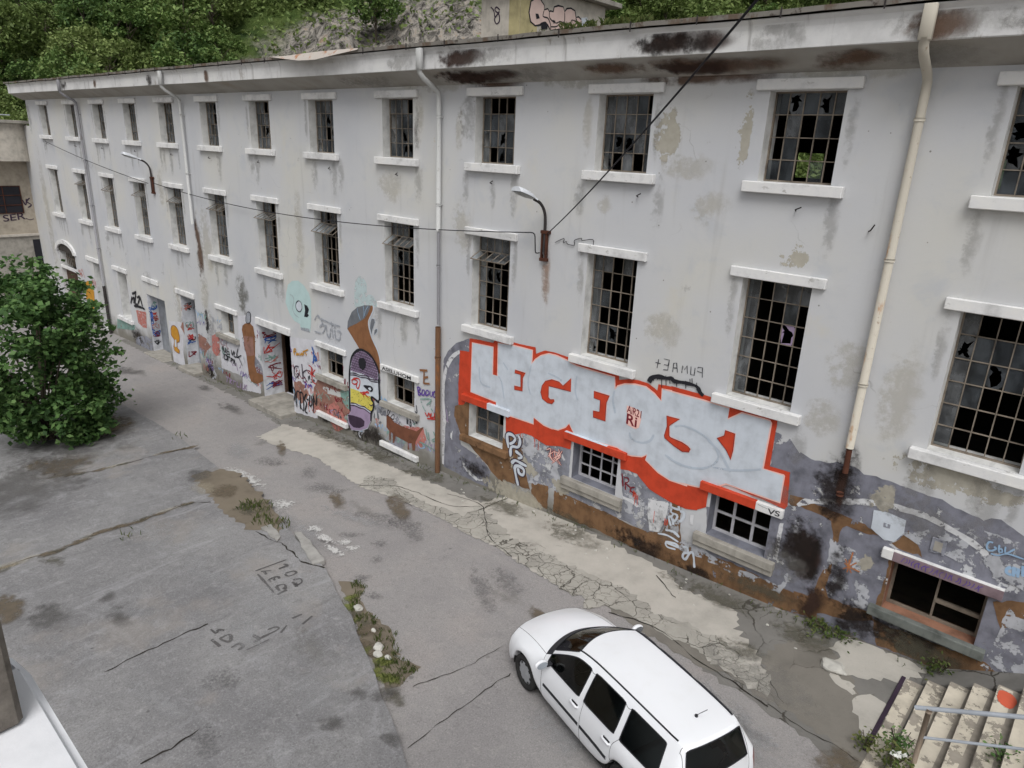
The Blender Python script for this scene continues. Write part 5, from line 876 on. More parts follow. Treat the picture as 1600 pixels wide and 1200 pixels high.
def terracemat():
    t=NT('grey_terrace_concrete'); a=t.noise(.4,6,.6); b=t.noise(1.7,8,.7,dist=.6); f=t.noise(32,5,.78)
    col=t.ramp(a,[(.3,srgb(117,116,118)),(.5,srgb(133,132,133)),(.7,srgb(147,146,146))]); col=t.mix(t.step(b,.52,.66,0,.5),col,srgb(158,158,160)); col=t.mix(t.step(b,.3,.42,.5,0),col,srgb(116,114,116))
    col=t.mix(t.step(f,.5,.66,0,.55),col,srgb(92,91,91)); col=t.mix(t.step(f,.34,.44,.5,0),col,srgb(182,182,182))
    s=t.noise(1.0,7,.65,v=t.mapv(t.pos(),(3.5,.5,1),(2,1,0))); col=t.mix(t.step(s,.56,.7,0,.4),col,srgb(168,168,170)); s2=t.noise(1.0,7,.65,v=t.mapv(t.pos(),(4,.6,1),(7,3,0))); col=t.mix(t.step(s2,.58,.7,0,.35),col,srgb(104,103,104))
    sp=t.voro(1.6).outputs['Distance']; col=t.mix(t.step(sp,.03,.055,.7,0),col,srgb(82,80,80))
    m=t.noise(6,8,.75,dist=.8); col=t.mix(t.step(m,.52,.68,0,.42),col,srgb(170,169,168)); col=t.mix(t.step(m,.34,.46,.42,0),col,srgb(104,103,102)); g2=t.noise(17,6,.7); col=t.mix(t.step(g2,.56,.7,0,.35),col,srgb(92,91,90)); bn=t.noise(.55,5,.6,v=t.mapv(t.pos(),(1,1,1),(9,4,2))); col=t.mix(t.step(bn,.54,.66,0,.35),col,srgb(150,143,136))
    t.bump(t.math('ADD',f,t.math('ADD',t.math('MULTIPLY',b,1.2),m)),.5,.015); return t.fin(col,.9,spec=.15)
M['terrace']=terracemat()
M['crack']=paint('crack_dirt',srgb(54,50,46),.95,.2)
M['carve']=paint('cut_lettering_groove',srgb(94,92,92),.95,.15,chips=.6,chipscale=14)
M['soil']=palemat('bare_soil_patch',srgb(122,113,100),.0,2.6,.02,.5)
M['earth']=paint('hard_earth',srgb(120,112,98),.95,.2)
bm=bmesh.new(); xs2=sorted(set(GX+list(range(-190,60,10)))); ys2=[-90,-60,-40,-25,-14,-6,0,6,12,24,45]
vv={(x,y):bm.verts.new((x,y,g(x)-.06)) for x in xs2 for y in ys2}
for a,b in zip(xs2,xs2[1:]):
    for c,d in zip(ys2,ys2[1:]): bm.faces.new((vv[a,c],vv[b,c],vv[b,d],vv[a,d]))
struct(obj('ground',bm,M['earth']))
bm=bmesh.new(); sheet(bm,[(-75,-16),(22,-16),(22,.1),(-43.2,.1),(-43.2,-1),(-75,-1)],0,0,0)
for p in D['rcracks'][:7]+D['rcracks'][8:]: ribbon(bm,jag(p),.012,gto(.010),1,False,False,1.6)
struct(obj('road',bm,[M['asphalt'],M['crack']]))
bm=bmesh.new()
sheet(bm,[(-33,-.35),(-26,-.4),(-20,-.5),(-17,-.9),(-14.5,-1.35),(-12,-1.55),(-8,-1.75),(-4,-2.0),(-1,-2.3),(2.9,-3.2),(3.05,-3.8),(12,-3.8),(12,.05),(-33,.05)],.004,2,.16,.12)
sheet(bm,D['rubble'],.008,3,.12,.1); sheet(bm,D['pale'],.012,0,.14,.1); sheet(bm,D['crackedge'],.016,1,.16,.1)
for k in ('pale2','pale3','pale4'): sheet(bm,D[k],.012,0,.10,.08)
for p in D['rcracks'][3:7]+D['rcracks'][9:10]: ribbon(bm,jag(p),.016,gto(.021),4,False,False,1.6)
struct(obj('pavement',bm,[M['pale'],M['crackedge'],M['wallside'],M['rubble'],M['crack']]))
bm=bmesh.new(); te=D['terrace_edge']+[(.2,-8.4),(2.5,-9.6),(6,-13.0),(-60,-13.0),(-60,-9),(-30,-8)]
sheet(bm,te,.10,0,.03,.25,0,.22)
for p in D['joints']: ribbon(bm,jag(p),.03,gto(.106),1,False,False,1.6)
for p in D['tag1']: ribbon(bm,p,.05,gto(.108),2,False,True,.8)
sheet(bm,D['dirt'],.104,3,.16,.12)
for k in ('kerbstone','kerbstone2'): sheet(bm,D[k],.128,5,.05,.15,0,.1)
struct(obj('terrace',bm,[M['terrace'],M['crack'],M['carve'],M['soil'],M['pale'],paint('broken_kerb_concrete',srgb(158,156,152),.9,.2)]))
# stains lying on road, pavement and terrace, with painted shade by the shrub
s=SB()
def gs(x,y,w,d,m,dz,rot=0):
    c,sn=math.cos(R(rot)),math.sin(R(rot)); u=Vector((c*w,sn*w,0)); v=Vector((-sn*d,c*d,0)); s.n+=1; dz+=.00005*s.n; o=Vector((x,y,0))-u/2-v/2
    uv=s.bm.loops.layers.uv.verify(); vs=[]
    for p in (o,o+u,o+u+v,o+v): vs.append(s.bm.verts.new((p.x,p.y,g(p.x)+dz)))
    f=s.bm.faces.new(vs); f.material_index=s.mi(m)
    for l,cc in zip(f.loops,((0,0),(1,0),(1,1),(0,1))): l[uv].uv=cc
for (x,y) in D['roadblot']: gs(x,y,1.4,.8,'st_oil',.024,20)
rg=random.Random(11)
for k in range(16): gs(rg.uniform(-14,-1),rg.uniform(-5.5,-2.8),rg.uniform(.3,.9),rg.uniform(.25,.5),'st_oil',.025,rg.uniform(0,90))
for k in range(9): gs(rg.uniform(-16,2),rg.uniform(-6,-3),rg.uniform(1.5,4),rg.uniform(.5,1),'st_scuff',.0255,rg.uniform(-20,10))
gs(-27,-2.0,2.6,1.1,'st_damp_shade',.024,5); gs(-19.5,-1.3,2.2,.8,'st_damp_shade',.024,0); gs(-22.5,-.8,1.6,.6,'st_damp_shade',.025)
for x in (-14.5,-13,-11.6,-9.6,-6.5,-4.2): gs(x,-.5,2.2,.9,'st_moss',.026)
gs(-.5,-.5,3,.8,'st_moss',.026); gs(1.4,-.6,1.6,.9,'st_moss',.026); gs(2.9,-3.3,1.0,1.0,'st_dirt',.027); gs(1.2,-2.2,2.6,1.2,'st_grey',.028,-10); gs(.7,-1.7,1.2,.6,'st_moss',.027)
for p in D['splash']:
    x=sum(q[0] for q in p)/len(p); y=sum(q[1] for q in p)/len(p); w=max(q[0] for q in p)-min(q[0] for q in p); h=max(q[1] for q in p)-min(q[1] for q in p)
    gs(x,y,w*1.6+.15,h*1.6+.15,'st_white',.029 if y>-4.6 or x>-8 else .112)
for x,y in D['wblot']: gs(x,y,.62,.42,'st_damp_shade',.112,rg.uniform(0,90))
for a in ((-19.5,-6.5,5,4,'st_damp_shade'),(-17,-8.5,5,4,'st_damp_shade'),(-20.5,-5.2,3,2,'st_dirt'),(-18,-7.4,2.4,2.2,'st_dirt'),(-9.6,-9.9,1.6,1.1,'st_damp_shade'),(-8.6,-9.0,1.2,.6,'st_damp_shade'),(-10.6,-10.4,1.5,.8,'st_dirt'),(-5.4,-8.5,.9,.7,'st_oil'),(-4.3,-9.3,.9,.6,'st_oil'),(-6.3,-7.6,1.6,.8,'st_scuff'),(-6.8,-6.9,2.0,1.0,'st_scuff'),(-9,-7.2,2.2,1.0,'st_scuff'),(-14.2,-4.9,1.4,.8,'st_damp_shade'),(-12.6,-4.9,1.2,.8,'st_dirt'),(-13.3,-5.2,1.5,.7,'st_ochre'),(-11.2,-5.0,1.0,.6,'st_moss'),(-11.5,-7.2,2.4,1.2,'st_scuff'),(-5.0,-7.0,1.8,.7,'st_grey'),(-4.0,-7.6,1.4,1.0,'st_scuff'),(-9.0,-9.0,2.0,.4,'st_scuff'),(-5.6,-9.4,2.2,.5,'st_scuff')): gs(*a,.110 if a[4]!='st_damp_shade' else .109,rg.uniform(-25,25))  # broad patches beside the shrub paint its ground shadow; smaller ones are damp
rj=random.Random(2)
for p in D['joints'][:2]:
    P=jag(p,.35,.0)
    for q in P:
        if rj.random()<.6: gs(q[0]+rj.uniform(-.05,.05),q[1]+rj.uniform(-.05,.05),rj.uniform(.5,.9),rj.uniform(.15,.32),rj.choice(('st_dirt','st_moss','st_dirt','st_ochre')),.1095,80)
for p in D['moss']:
    x=sum(q[0] for q in p)/len(p); y=sum(q[1] for q in p)/len(p); gs(x,y,1.1,.5,'st_moss',.113,10)
x,y=D['oval'][0]; gs(x,y,.42,.62,'st_damp_shade',.113,70)

for k in range(14):
    t_=k/13; x=-5.9+t_*2.9; y=-5.75-1.05*t_+rg.uniform(-.1,.2); gs(x,y,rg.uniform(.4,.8),rg.uniform(.3,.5),rg.choice(('st_green','st_green','st_moss','st_dirt')),.030,rg.uniform(0,90))
for k in range(22):
    x=rg.uniform(-16,1.5); gs(x,-2.2-1.2*(1 if x>-8 else .3)+rg.uniform(-.7,.5),rg.uniform(.8,2.2),rg.uniform(.3,.7),rg.choice(('st_grey','st_dirt','st_oil')),.031,rg.uniform(-35,0))
struct(obj('ground_stain_and_shade',s.bm,[M[n] for n in s.m]))
# ------------------------------------------------------------------ stairs and railing
st=empty('concrete_stairs',(3.05,-2,g(3.05)),'worn outdoor concrete steps with chipped white paint climbing along the factory wall','stairs')
M['stairpaint']=paint('chipped_cream_stair_paint',srgb(202,194,178),.85,.14,chips=.54,chipscale=2.6,streak=.2)
M['redblob']=paint('faded_red_blob',srgb(206,98,72),.8,.08)
zb0=g(3.05)+.02; M['stepconcrete']=paint('dirty_step_concrete',srgb(156,149,138),.9,.22,streak=.3)
for i in range(16):
    x0=3.07+.3*i; z=zb0+.16*i; bm=bmesh.new(); bx(bm,x0,x0+.3+(.02 if i<15 else .5),-3.9,-.55,-.2,z,0,.012)
    yy=-.6
    quad(bm,((x0+.005,-3.4+.25*math.sin(i*2.1),z+.004),(x0+.2+.05*math.sin(i*1.7),-3.3,z+.004),(x0+.23+.04*math.sin(i),yy,z+.004),(x0+.005,yy,z+.004)),1)
    if i==4: polyfaces(bm,rough(cr([(x0+.03,-.72),(x0+.2,-.7),(x0+.28,-.85),(x0+.22,-1.08),(x0+.06,-1.0)],3,True),.04,.01),lambda p:(p[0],p[1],z+.008),2)
    obj('step',bm,[M['stepconcrete'],M['stairpaint'],M['redblob']],st)
bm=bmesh.new(); bx(bm,3.0,3.065,-2.7,-.55,zb0-.2,zb0+.012,0,.006); obj('edge_bar',bm,[paint('dark_violet_painted_bar',srgb(58,46,60),.7,.2)],st)
bm=bmesh.new(); P=[(3.3,zb0-.2),(3.3,zb0+.03),(7.9,zb0+2.4),(7.9,zb0-.2)]
for a in (0,1):
    quad(bm,[(p[0],(-.002,-.548)[a],p[1]) for p in P])
for a,b in zip(P,P[1:]+P[:1]): quad(bm,((a[0],-.002,a[1]),(b[0],-.002,b[1]),(b[0],-.548,b[1]),(a[0],-.548,a[1])))
obj('side_ramp',bm,[M['wallside']],st)
rl=empty('stair_railing',(3.6,-2.8,zb0+.3),'grey galvanised pipe railing with a rusty post on the concrete steps','railing')
rz=lambda x:1.31+.533*(x-3.3)
bm=bmesh.new(); tube(bm,[(3.5,-2.8,rz(3.5)),(8.2,-2.8,rz(8.2))],.031,14); obj('top_rail',bm,[M['galv']],rl)
bm=bmesh.new(); tube(bm,[(3.66,-2.8,rz(3.66)-.5),(8.2,-2.8,rz(8.2)-.5)],.02,10); obj('lower_rail',bm,[M['galv']],rl)
M['postrust']=pipemat('rusty_brown_post',srgb(142,128,114),srgb(92,68,56),.06)
for x in (3.66,5.9,8.1):
    bm=bmesh.new(); tube(bm,[(x,-2.8,zb0+.16*int((x-3.07)/.3)-.02),(x,-2.8,rz(x)-.02)],.034,12); tube(bm,[(x,-2.8,rz(x)-.06),(x,-2.8,rz(x)+.0)],.042,12); obj('post',bm,[M['postrust']],rl)

# ------------------------------------------------------------------ low building closing the street
lb=empty('corner_building',(-48,-5,-1.8),'beige two storey building with a rounded overhanging upper floor at the far left end','building')
bm=bmesh.new(); bx(bm,-54,-45,-16,.3,-3,6.7); quad(bm,((-44.996,-16,-3),(-44.996,-16,2.42),(-44.996,.3,2.42),(-44.996,.3,-3))[::-1],2)
bx(bm,-45.2,-43.09,.03,.6,-3,8.6,1); obj('wall',bm,[M['beigedk'],M['plaster'],M['concrete']],lb)
bm=bmesh.new(); pl=[(-54,-16),(-44,-16),(-44,-.9)]+[(-44.9+.9*math.cos(a),-.9+1.25*math.sin(a)) for a in np.linspace(0.1,math.pi/2,10)]+[(-54,.35)]
for z0,z1,mi in ((6.68,8.68,0),):
    n=len(pl)
    for i in range(n):
        a,b=pl[i],pl[(i+1)%n]; quad(bm,((a[0],a[1],z0),(b[0],b[1],z0),(b[0],b[1],z1),(a[0],a[1],z1)),mi)
    polyfaces(bm,pl,lambda p:(p[0],p[1],z0),mi); polyfaces(bm,pl,lambda p:(p[0],p[1],z1),mi)
obj('upper_storey',bm,[M['beige']],lb)
bm=bmesh.new(); bx(bm,-54.2,-43.75,-16.2,.25,8.69,8.86,0,.02); rf=obj('roof_slab',bm,[M['concrete']],lb)
bm=bmesh.new(); tube(bm,[(-44.1,-16,9.12),(-44.1,-.6,9.12)],.03,8); 
for y in range(-16,0,2): tube(bm,[(-44.1,y+.5,8.86),(-44.1,y+.5,9.12)],.025,6)
obj('roof_rail',bm,[M['galv']],rf)
bm=bmesh.new(); bx(bm,-45.05,-44.9,-16,.3,2.42,2.56,0,.01); obj('string_course',bm,[M['beige']],lb)
bm=bmesh.new(); bx(bm,-45.03,-44.99,-3.2,-.52,3.74,5.3,0)
w=obj('window',bm,[M['black']],lb); bm=bmesh.new()
for y in (-3.2,-2.3,-1.42,-.56): bx(bm,-44.985,-44.95,y,y+.04,3.74,5.3)
for z in (3.74,4.2,4.75,5.26): bx(bm,-44.983,-44.952,-3.2,-.52,z,z+.035)
obj('window_bar',bm,[M['rust']],w)
bm=bmesh.new(); bx(bm,-45.03,-44.985,-.35,.29,.4,2.2); obj('doorway',bm,[M['black']],lb)
b=PB(lambda k:(lambda p:(-44.985+.004*k,p[0],p[1]))); b.text('SER',-1.62,3.3,-.5,3.42,.36,'darkpurple',1,.01); b.rib([(-.5,3.45),(-.3,3.35),(-.1,3.4)],.04,'darkpurple',1); b.ribs([[(-.5,4.5),(-.38,4.2),(-.3,4.55)],[(-.12,4.6),(-.3,4.4),(-.1,4.2),(-.3,4.05)]],.06,'darkpurple',1); b.build('graffiti_tag',lb,clip=False)

# ------------------------------------------------------------------ hut on the roof
hb=empty('rooftop_hut',(-11.3,6,10.85),'small beige rooftop hut with pale bubble letter graffiti above the factory eaves','hut')
bm=bmesh.new(); bx(bm,-12.07,-10.52,4,8.1,10.8,12.95,0); quad(bm,((-10.516,4,10.8),(-10.516,4.75,10.8),(-10.516,4.75,12.95),(-10.516,4,12.95)),1); quad(bm,((-10.95,3.996,10.8),(-10.52,3.996,10.8),(-10.52,3.996,12.95),(-10.95,3.996,12.95)),1)
obj('wall',bm,[M['beige'],M['yellowpl']],hb)
bm=bmesh.new(); bx(bm,-12.5,-10.25,3.6,8.65,12.96,13.1,0,.015); obj('roof_slab',bm,[M['concrete']],hb)
b=PB(lambda k:(lambda p:(-10.516+.004*k,p[0],p[1])))
b.rib(D['hut_s'],.09,'black',1,True,False,.3); b.poly(D['hut_s'],'skinp',2,.004)
for p in D['hut_lines']: b.rib(p,.035,'black',3)
for p in D['hut_holes']: b.poly(p,'black',3,.004)
b.poly(D['hut_white'],'white',1,.01)
b.build('graffiti_lettering',hb,clip=False)
b=PB(lambda k:(lambda p:(p[0],3.996-.004*k,p[1]))); b.ribs(D['hut_vs'],.04,'darkpurple',1); b.build('graffiti_tag',hb,clip=False)

# ------------------------------------------------------------------ wall lamps and cables
def make_lamp():
    t=empty('wall_lamp',(0,0,0),'','wall lamp',None,True)
    bm=bmesh.new()
    for x in (-.08,.05): bx(bm,x,x+.035,-.10,-.03,-.33,.3)
    for z,w in ((-.36,.1),(.26,.13)): bx(bm,-.1,w,-.11,-.002,z,z+.07,0,.006)
    obj('bracket',bm,[M['rust']],t)
    bm=bmesh.new(); tube(bm,cr([(0,-.07,-.2),(0,-.07,.35),(0,-.1,.7),(0,-.26,.92),(0,-.5,1.03)],6),.034,10); obj('arm',bm,[M['darkmetal']],t,True)
    # shell: lofted sections along -Y
    bm=bmesh.new(); secs=[(-.40,.04,.04),(-.5,.06,.06),(-.62,.12,.10),(-.8,.16,.12),(-1.0,.165,.12),(-1.1,.14,.1)]; rings=[]
    for y,w,h in secs:
        z=1.0+(-y-.40)*.30; ring=[]
        for a in np.linspace(0,math.pi,9): ring.append(bm.verts.new((w*math.cos(a),y,z+h*math.sin(a))))
        rings.append(ring)
    for a,b in zip(rings,rings[1:]):
        for k in range(8): bm.faces.new((a[k],a[k+1],b[k+1],b[k])).smooth=True
    bm.faces.new(rings[-1]); bm.faces.new(rings[0])
    h=obj('lamp_head',bm,[M['lamp']],t)
    bm=bmesh.new(); r2=[]
    for (y,w,h_),dp in zip(secs[1:],(.0,.03,.05,.05,.01)):
        z=1.0+(-y-.40)*.30; r2.append([bm.verts.new((w*.94*u,y,z-dp*(1-u*u)-.004)) for u in (-1,-.5,0,.5,1)])
    for a,b in zip(r2,r2[1:]):
        for k in range(4): bm.faces.new((a[k],b[k],b[k+1],a[k+1])).smooth=True
    obj('lens',bm,[M['lens']],h); return t
lp=make_lamp(); lp.location=(-5.85,0,6.48); lp['label']='pale street lamp head on a bent arm and rusty wall bracket beside the middle windows'; lp['group']='lamps on the factory wall'
l2=lp.copy(); COL.objects.link(l2); l2.location=(-27.27,0,6.45); l2['label']='grey street lamp on a bent dark arm near the far left end of the factory'
for ch in list(lp.children):
    c=ch.copy(); COL.objects.link(c); c.parent=l2
    for g2 in ch.children:
        d=g2.copy(); COL.objects.link(d); d.parent=c
def sag(a,b,s,n=24): return [Vector(a).lerp(Vector(b),k/n)-Vector((0,0,s*4*(k/n)*(1-k/n))) for k in range(n+1)]
bm=bmesh.new(); tube(bm,sag((-6.35,-.16,6.72),(-27.0,-.14,6.55),.45),.013,6); tube(bm,cr([(-6.35,-.16,6.72),(-6.1,-.15,6.72),(-6.06,-.14,6.5),(-6.05,-.12,6.3),(-5.95,-.1,6.3)],5),.014,6); tube(bm,sag((-27.5,-.14,6.5),(-40.2,-.15,7.85),.1),.013,6)
tag(obj('cable',bm,[M['black']]),'thin dark cable sagging along the factory wall between the two lamps','cable','cables on the factory')
bm=bmesh.new(); tube(bm,sag((-5.75,-.1,6.75),(2.65,-7.97,9.98),.10),.011,6)
tag(obj('cable',bm,[M['black']]),'dark overhead cable rising from the near lamp out of the top of the picture','cable','cables on the factory')

# ------------------------------------------------------------------ the window ledge the picture is taken from
wl=empty('window_ledge',(3,-12.6,7.0),'white painted ledge with a brown weathered post in the near left corner','ledge')
t=NT('spotted_white_ledge'); col=t.ramp(t.noise(3,7,.6),[(.3,srgb(214,216,220)),(.5,srgb(230,231,235)),(.7,srgb(236,237,240))]); sp=t.voro(9).outputs['Distance']; col=t.mix(t.math('MULTIPLY',t.step(sp,.14,.2,1,0),t.step(t.noise(3,3),.5,.54)),col,srgb(84,84,88)); t.bump(t.noise(30,5),.25,.006); M['ledge']=t.fin(col,.75)
bm=bmesh.new(); P=[(7,-13.1),(7,-12.22),(2.5,-12.22),(2.40,-12.235),(2.34,-12.27),(2.31,-12.34),(2.31,-13.1)]; n=len(P)
polyfaces(bm,P,lambda p:(p[0],p[1],7.28)); polyfaces(bm,P,lambda p:(p[0],p[1],7.1))
for i in range(n):
    a,b=P[i],P[(i+1)%n]; quad(bm,((a[0],a[1],7.1),(b[0],b[1],7.1),(b[0],b[1],7.28),(a[0],a[1],7.28)))
bmesh.ops.remove_doubles(bm,verts=bm.verts[:],dist=1e-5); bmesh.ops.bevel(bm,geom=[e for e in bm.edges if all(v.co.z>7.2 for v in e.verts) and len(e.link_faces)==2 and e.calc_face_angle(0)>.5],offset=.02,segments=3,affect='EDGES')
obj('ledge_top',bm,[M['ledge']],wl)
t=NT('weathered_brown_post'); col=t.ramp(t.noise(5,8,.7),[(.3,srgb(74,69,64)),(.5,srgb(112,106,99)),(.7,srgb(140,132,122))]); t.bump(t.noise(18,6,.7),.5,.01); M['post']=t.fin(col,.9)
bm=bmesh.new(); bx(bm,2.42,2.70,-12.66,-12.28,7.281,9.6,0,.012); obj('post',bm,[M['post']],wl)
bm=bmesh.new(); bx(bm,1.5,7,-13.6,-12.7,g(4)-.5,7.09); obj('wall',bm,[M['plaster']],wl)
bm=bmesh.new(); tube(bm,cr(D['wire'],3),.008,5)
tag(obj('cable',bm,[M['black']]),'short tangled loose wire on the wall right of the near lamp','cable','cables on the factory')
# ------------------------------------------------------------------ the white estate car
t=NT('white_car_paint'); M['carpaint']=t.fin(t.mix(t.step(t.noise(4,6,.6),.5,.8,0,.12),srgb(242,244,248),srgb(214,212,206)),.28,spec=.5); t.b.inputs['Coat Weight'].default_value=.4; t.b.inputs['Coat Roughness'].default_value=.06
t=NT('car_glass'); t.n.remove(t.b); gl=t.n.new('ShaderNodeBsdfGlossy'); gl.inputs['Roughness'].default_value=.03; tp=t.n.new('ShaderNodeBsdfTransparent'); tp.inputs[0].default_value=(.34,.40,.38,1); fr=t.n.new('ShaderNodeFresnel'); fr.inputs[0].default_value=1.5; mx=t.n.new('ShaderNodeMixShader'); t.put(mx.inputs[0],fr.outputs[0]); t.l.new(tp.outputs[0],mx.inputs[1]); t.l.new(gl.outputs[0],mx.inputs[2]); t.l.new(mx.outputs[0],t.out.inputs[0]); M['carglass']=t.m
t=NT('black_car_plastic'); M['carblack']=t.fin(srgb(40,41,46),.55)
t=NT('dark_car_rubber'); M['rubber']=t.fin(t.mix(t.noise(30,4),srgb(34,34,35),srgb(52,51,50)),.85)
t=NT('silver_hubcap'); M['hub']=t.fin(t.mix(t.noise(9,5),srgb(140,142,146),srgb(166,168,172)),.4,spec=.5)
t=NT('car_seat_cloth'); M['seat']=t.fin(srgb(104,108,116),.9)
t=NT('red_lamp_lens'); M['redlens']=t.fin(srgb(150,24,24),.2,spec=.5)
t=NT('clear_lamp_lens'); M['clearlens']=t.fin(srgb(190,196,204),.15,spec=.6)
t=NT('mirror_glass'); M['mirror']=t.fin(srgb(180,186,192),.05,metal=1)
PARTS=['body','bonnet','windscreen','cowl','front_door','rear_door','front_window','rear_door_window','rear_side_window','tailgate','tailgate_window','tail_light','headlight','roof']
def build_car():
    root=empty('white_estate_car',(0,0,0),'white estate car parked askew on the road with dark windows and a short roof aerial','car',None,True)
    xa=-2.611; ar=.345
    def arch(x,base):
        z=base
        for xc in (0,xa):
            d=abs(x-xc)
            if d<ar+.03: z=max(z,.31+math.sqrt(max(0,(ar+.015)**2-min(d,ar+.014)**2)))
        return z
    cols=[]
    def col(P): cols.append(P)
    # front bumper low / top, bonnet edge
    col([(.55,.78,.2),(.55,.78,.22),(.58,.78,.24),(.60,.77,.26),(.62,.76,.28),(.65,.72,.3),(.74,.58,.3),(.80,.42,.3),(.84,.22,.3),(.85,0,.3)])
    col([(.52,.70,.2),(.52,.80,.24),(.55,.81,.34),(.57,.81,.42),(.59,.80,.50),(.62,.76,.56),(.73,.60,.57),(.80,.42,.57),(.85,.22,.57),(.86,0,.57)])
    col([(.46,.66,.2),(.46,.81,.24),(.48,.82,.36),(.50,.825,.48),(.52,.80,.62),(.53,.735,.72),(.58,.60,.755),(.63,.44,.77),(.66,.22,.78),(.67,0,.785)])
    def side(xl,xb,zb,yb,up,base=.2):
        a=arch(xl,base+.02); f=(zb-a); ys=(.845,.858,.852)
        return [(xl,.60,a+.0),(xl,.815 if a<.3 else .85,a),(xl,.845 if a<.3 else .868,a+f*.22),(xl,.852+.012*(a>.3),a+f*.45),(xl,.842,a+f*.74),(xb,yb,zb)]+up
    cowl=[(-.46,.70,.945),(-.40,.62,.96),(-.27,.33,.985),(-.20,0,.99)]
    edge=[(.58,.60,.755),(.63,.44,.77),(.66,.22,.78),(.67,0,.785)]
    for xl,t_ in ((.36,.14),(.27,.24),(.14,.38),(0,.53),(-.14,.68),(-.27,.82),(-.36,.92)):
        up=[]
        for e,c in zip(edge,cowl):
            p=[e[k]+(c[k]-e[k])*t_ for k in range(3)]; p[2]+=.05*math.sin(math.pi*t_); up.append(tuple(p))
        xb=.53+(-.45-.53)*t_; zb=.72+(.925-.72)*t_+.03*math.sin(math.pi*t_)
        col(side(xl,xb,zb,.735+.035*t_,up))
    col(side(-.56,-.50,.93,.77,cowl))                                                                    # cowl
    col(side(-.66,-.62,.932,.775,[(-.60,.685,1.03),(-.57,.615,1.06),(-.43,.33,1.09),(-.37,0,1.10)]))     # base of screen
    col(side(-.85,-.85,.935,.785,[(-.86,.655,1.19),(-.83,.585,1.215),(-.69,.32,1.238),(-.63,0,1.245)]))
    col(side(-1.1,-1.1,.94,.79,[(-1.17,.612,1.345),(-1.15,.55,1.395),(-1.03,.30,1.42),(-.97,0,1.43)]))    # header
    col(side(-1.25,-1.28,.943,.793,[(-1.32,.602,1.365),(-1.32,.54,1.425),(-1.3,.29,1.447),(-1.3,0,1.455)]))
    col(side(-1.46,-1.50,.948,.795,[(-1.53,.594,1.375),(-1.53,.532,1.44),(-1.53,.28,1.463),(-1.53,0,1.472)]))
    col(side(-1.58,-1.61,.95,.796,[(-1.635,.592,1.378),(-1.635,.53,1.444),(-1.635,.28,1.467),(-1.635,0,1.476)]))  # B pillar rear
    col(side(-1.95,-1.99,.956,.796,[(-2.0,.588,1.38),(-2.0,.527,1.448),(-2.0,.28,1.472),(-2.0,0,1.481)]))
    col(side(-2.25,-2.33,.963,.795,[(-2.31,.585,1.378),(-2.31,.524,1.447),(-2.31,.28,1.471),(-2.31,0,1.48)]))   # C front
    col(side(-2.35,-2.45,.966,.794,[(-2.43,.583,1.376),(-2.43,.522,1.446),(-2.43,.28,1.47),(-2.43,0,1.479)]))
    col(side(-2.47,-2.60,.969,.793,[(-2.58,.58,1.374),(-2.58,.52,1.444),(-2.58,.28,1.468),(-2.58,0,1.477)]))
    col(side(-2.611,-2.74,.972,.79,[(-2.72,.576,1.371),(-2.72,.517,1.441),(-2.72,.28,1.466),(-2.72,0,1.475)]))
    col(side(-2.75,-2.88,.975,.787,[(-2.86,.572,1.367),(-2.86,.514,1.438),(-2.86,.28,1.463),(-2.86,0,1.472)]))
    col(side(-2.87,-3.02,.978,.782,[(-2.99,.566,1.362),(-2.99,.51,1.434),(-2.99,.28,1.46),(-2.99,0,1.469)]))
    col(side(-2.965,-3.17,.982,.775,[(-3.10,.56,1.352),(-3.11,.505,1.428),(-3.11,.28,1.455),(-3.11,0,1.464)]))
    col(side(-3.15,-3.30,.985,.76,[(-3.21,.545,1.345),(-3.22,.50,1.422),(-3.23,.28,1.45),(-3.235,0,1.459)],.24))  # D
    col([(-3.3,.6,.25),(-3.32,.80,.27),(-3.36,.815,.42),(-3.38,.81,.58),(-3.39,.79,.78),(-3.385,.735,.98),(-3.285,.525,1.35),(-3.29,.485,1.405),(-3.33,.28,1.435),(-3.34,0,1.444)])
    col([(-3.36,.6,.26),(-3.38,.76,.28),(-3.42,.765,.42),(-3.44,.755,.58),(-3.44,.735,.78),(-3.43,.69,.98),(-3.335,.50,1.34),(-3.34,.46,1.375),(-3.385,.27,1.40),(-3.40,0,1.41)])
    col([(-3.38,.6,.27),(-3.40,.72,.29),(-3.44,.725,.42),(-3.46,.715,.56),(-3.465,.70,.70),(-3.46,.66,.90),(-3.455,.60,.97),(-3.46,.54,.985),(-3.49,.28,.99),(-3.50,0,.99)])
    col([(-3.40,.6,.27),(-3.42,.69,.29),(-3.46,.695,.40),(-3.475,.69,.50),(-3.48,.68,.56),(-3.48,.65,.62),(-3.485,.59,.63),(-3.50,.5,.63),(-3.52,.28,.63),(-3.53,0,.63)])
    col([(-3.42,.6,.27),(-3.44,.66,.28),(-3.48,.665,.34),(-3.50,.66,.42),(-3.52,.65,.50),(-3.53,.62,.56),(-3.55,.55,.57),(-3.57,.46,.57),(-3.585,.26,.57),(-3.59,0,.57)])
    col([(-3.42,.6,.25),(-3.44,.65,.25),(-3.47,.65,.26),(-3.49,.64,.28),(-3.5,.62,.28),(-3.51,.6,.28),(-3.53,.53,.28),(-3.55,.45,.28),(-3.56,.26,.28),(-3.565,0,.28)])
    NC=len(cols); CW=10; HD=13; B1=15; B2=16; C1=18; C2=19; D1=24; D2=26
    bm=bmesh.new(); cl=bm.edges.layers.float.new('crease_edge'); vcl=bm.verts.layers.float.new('crease_vert'); V=[]
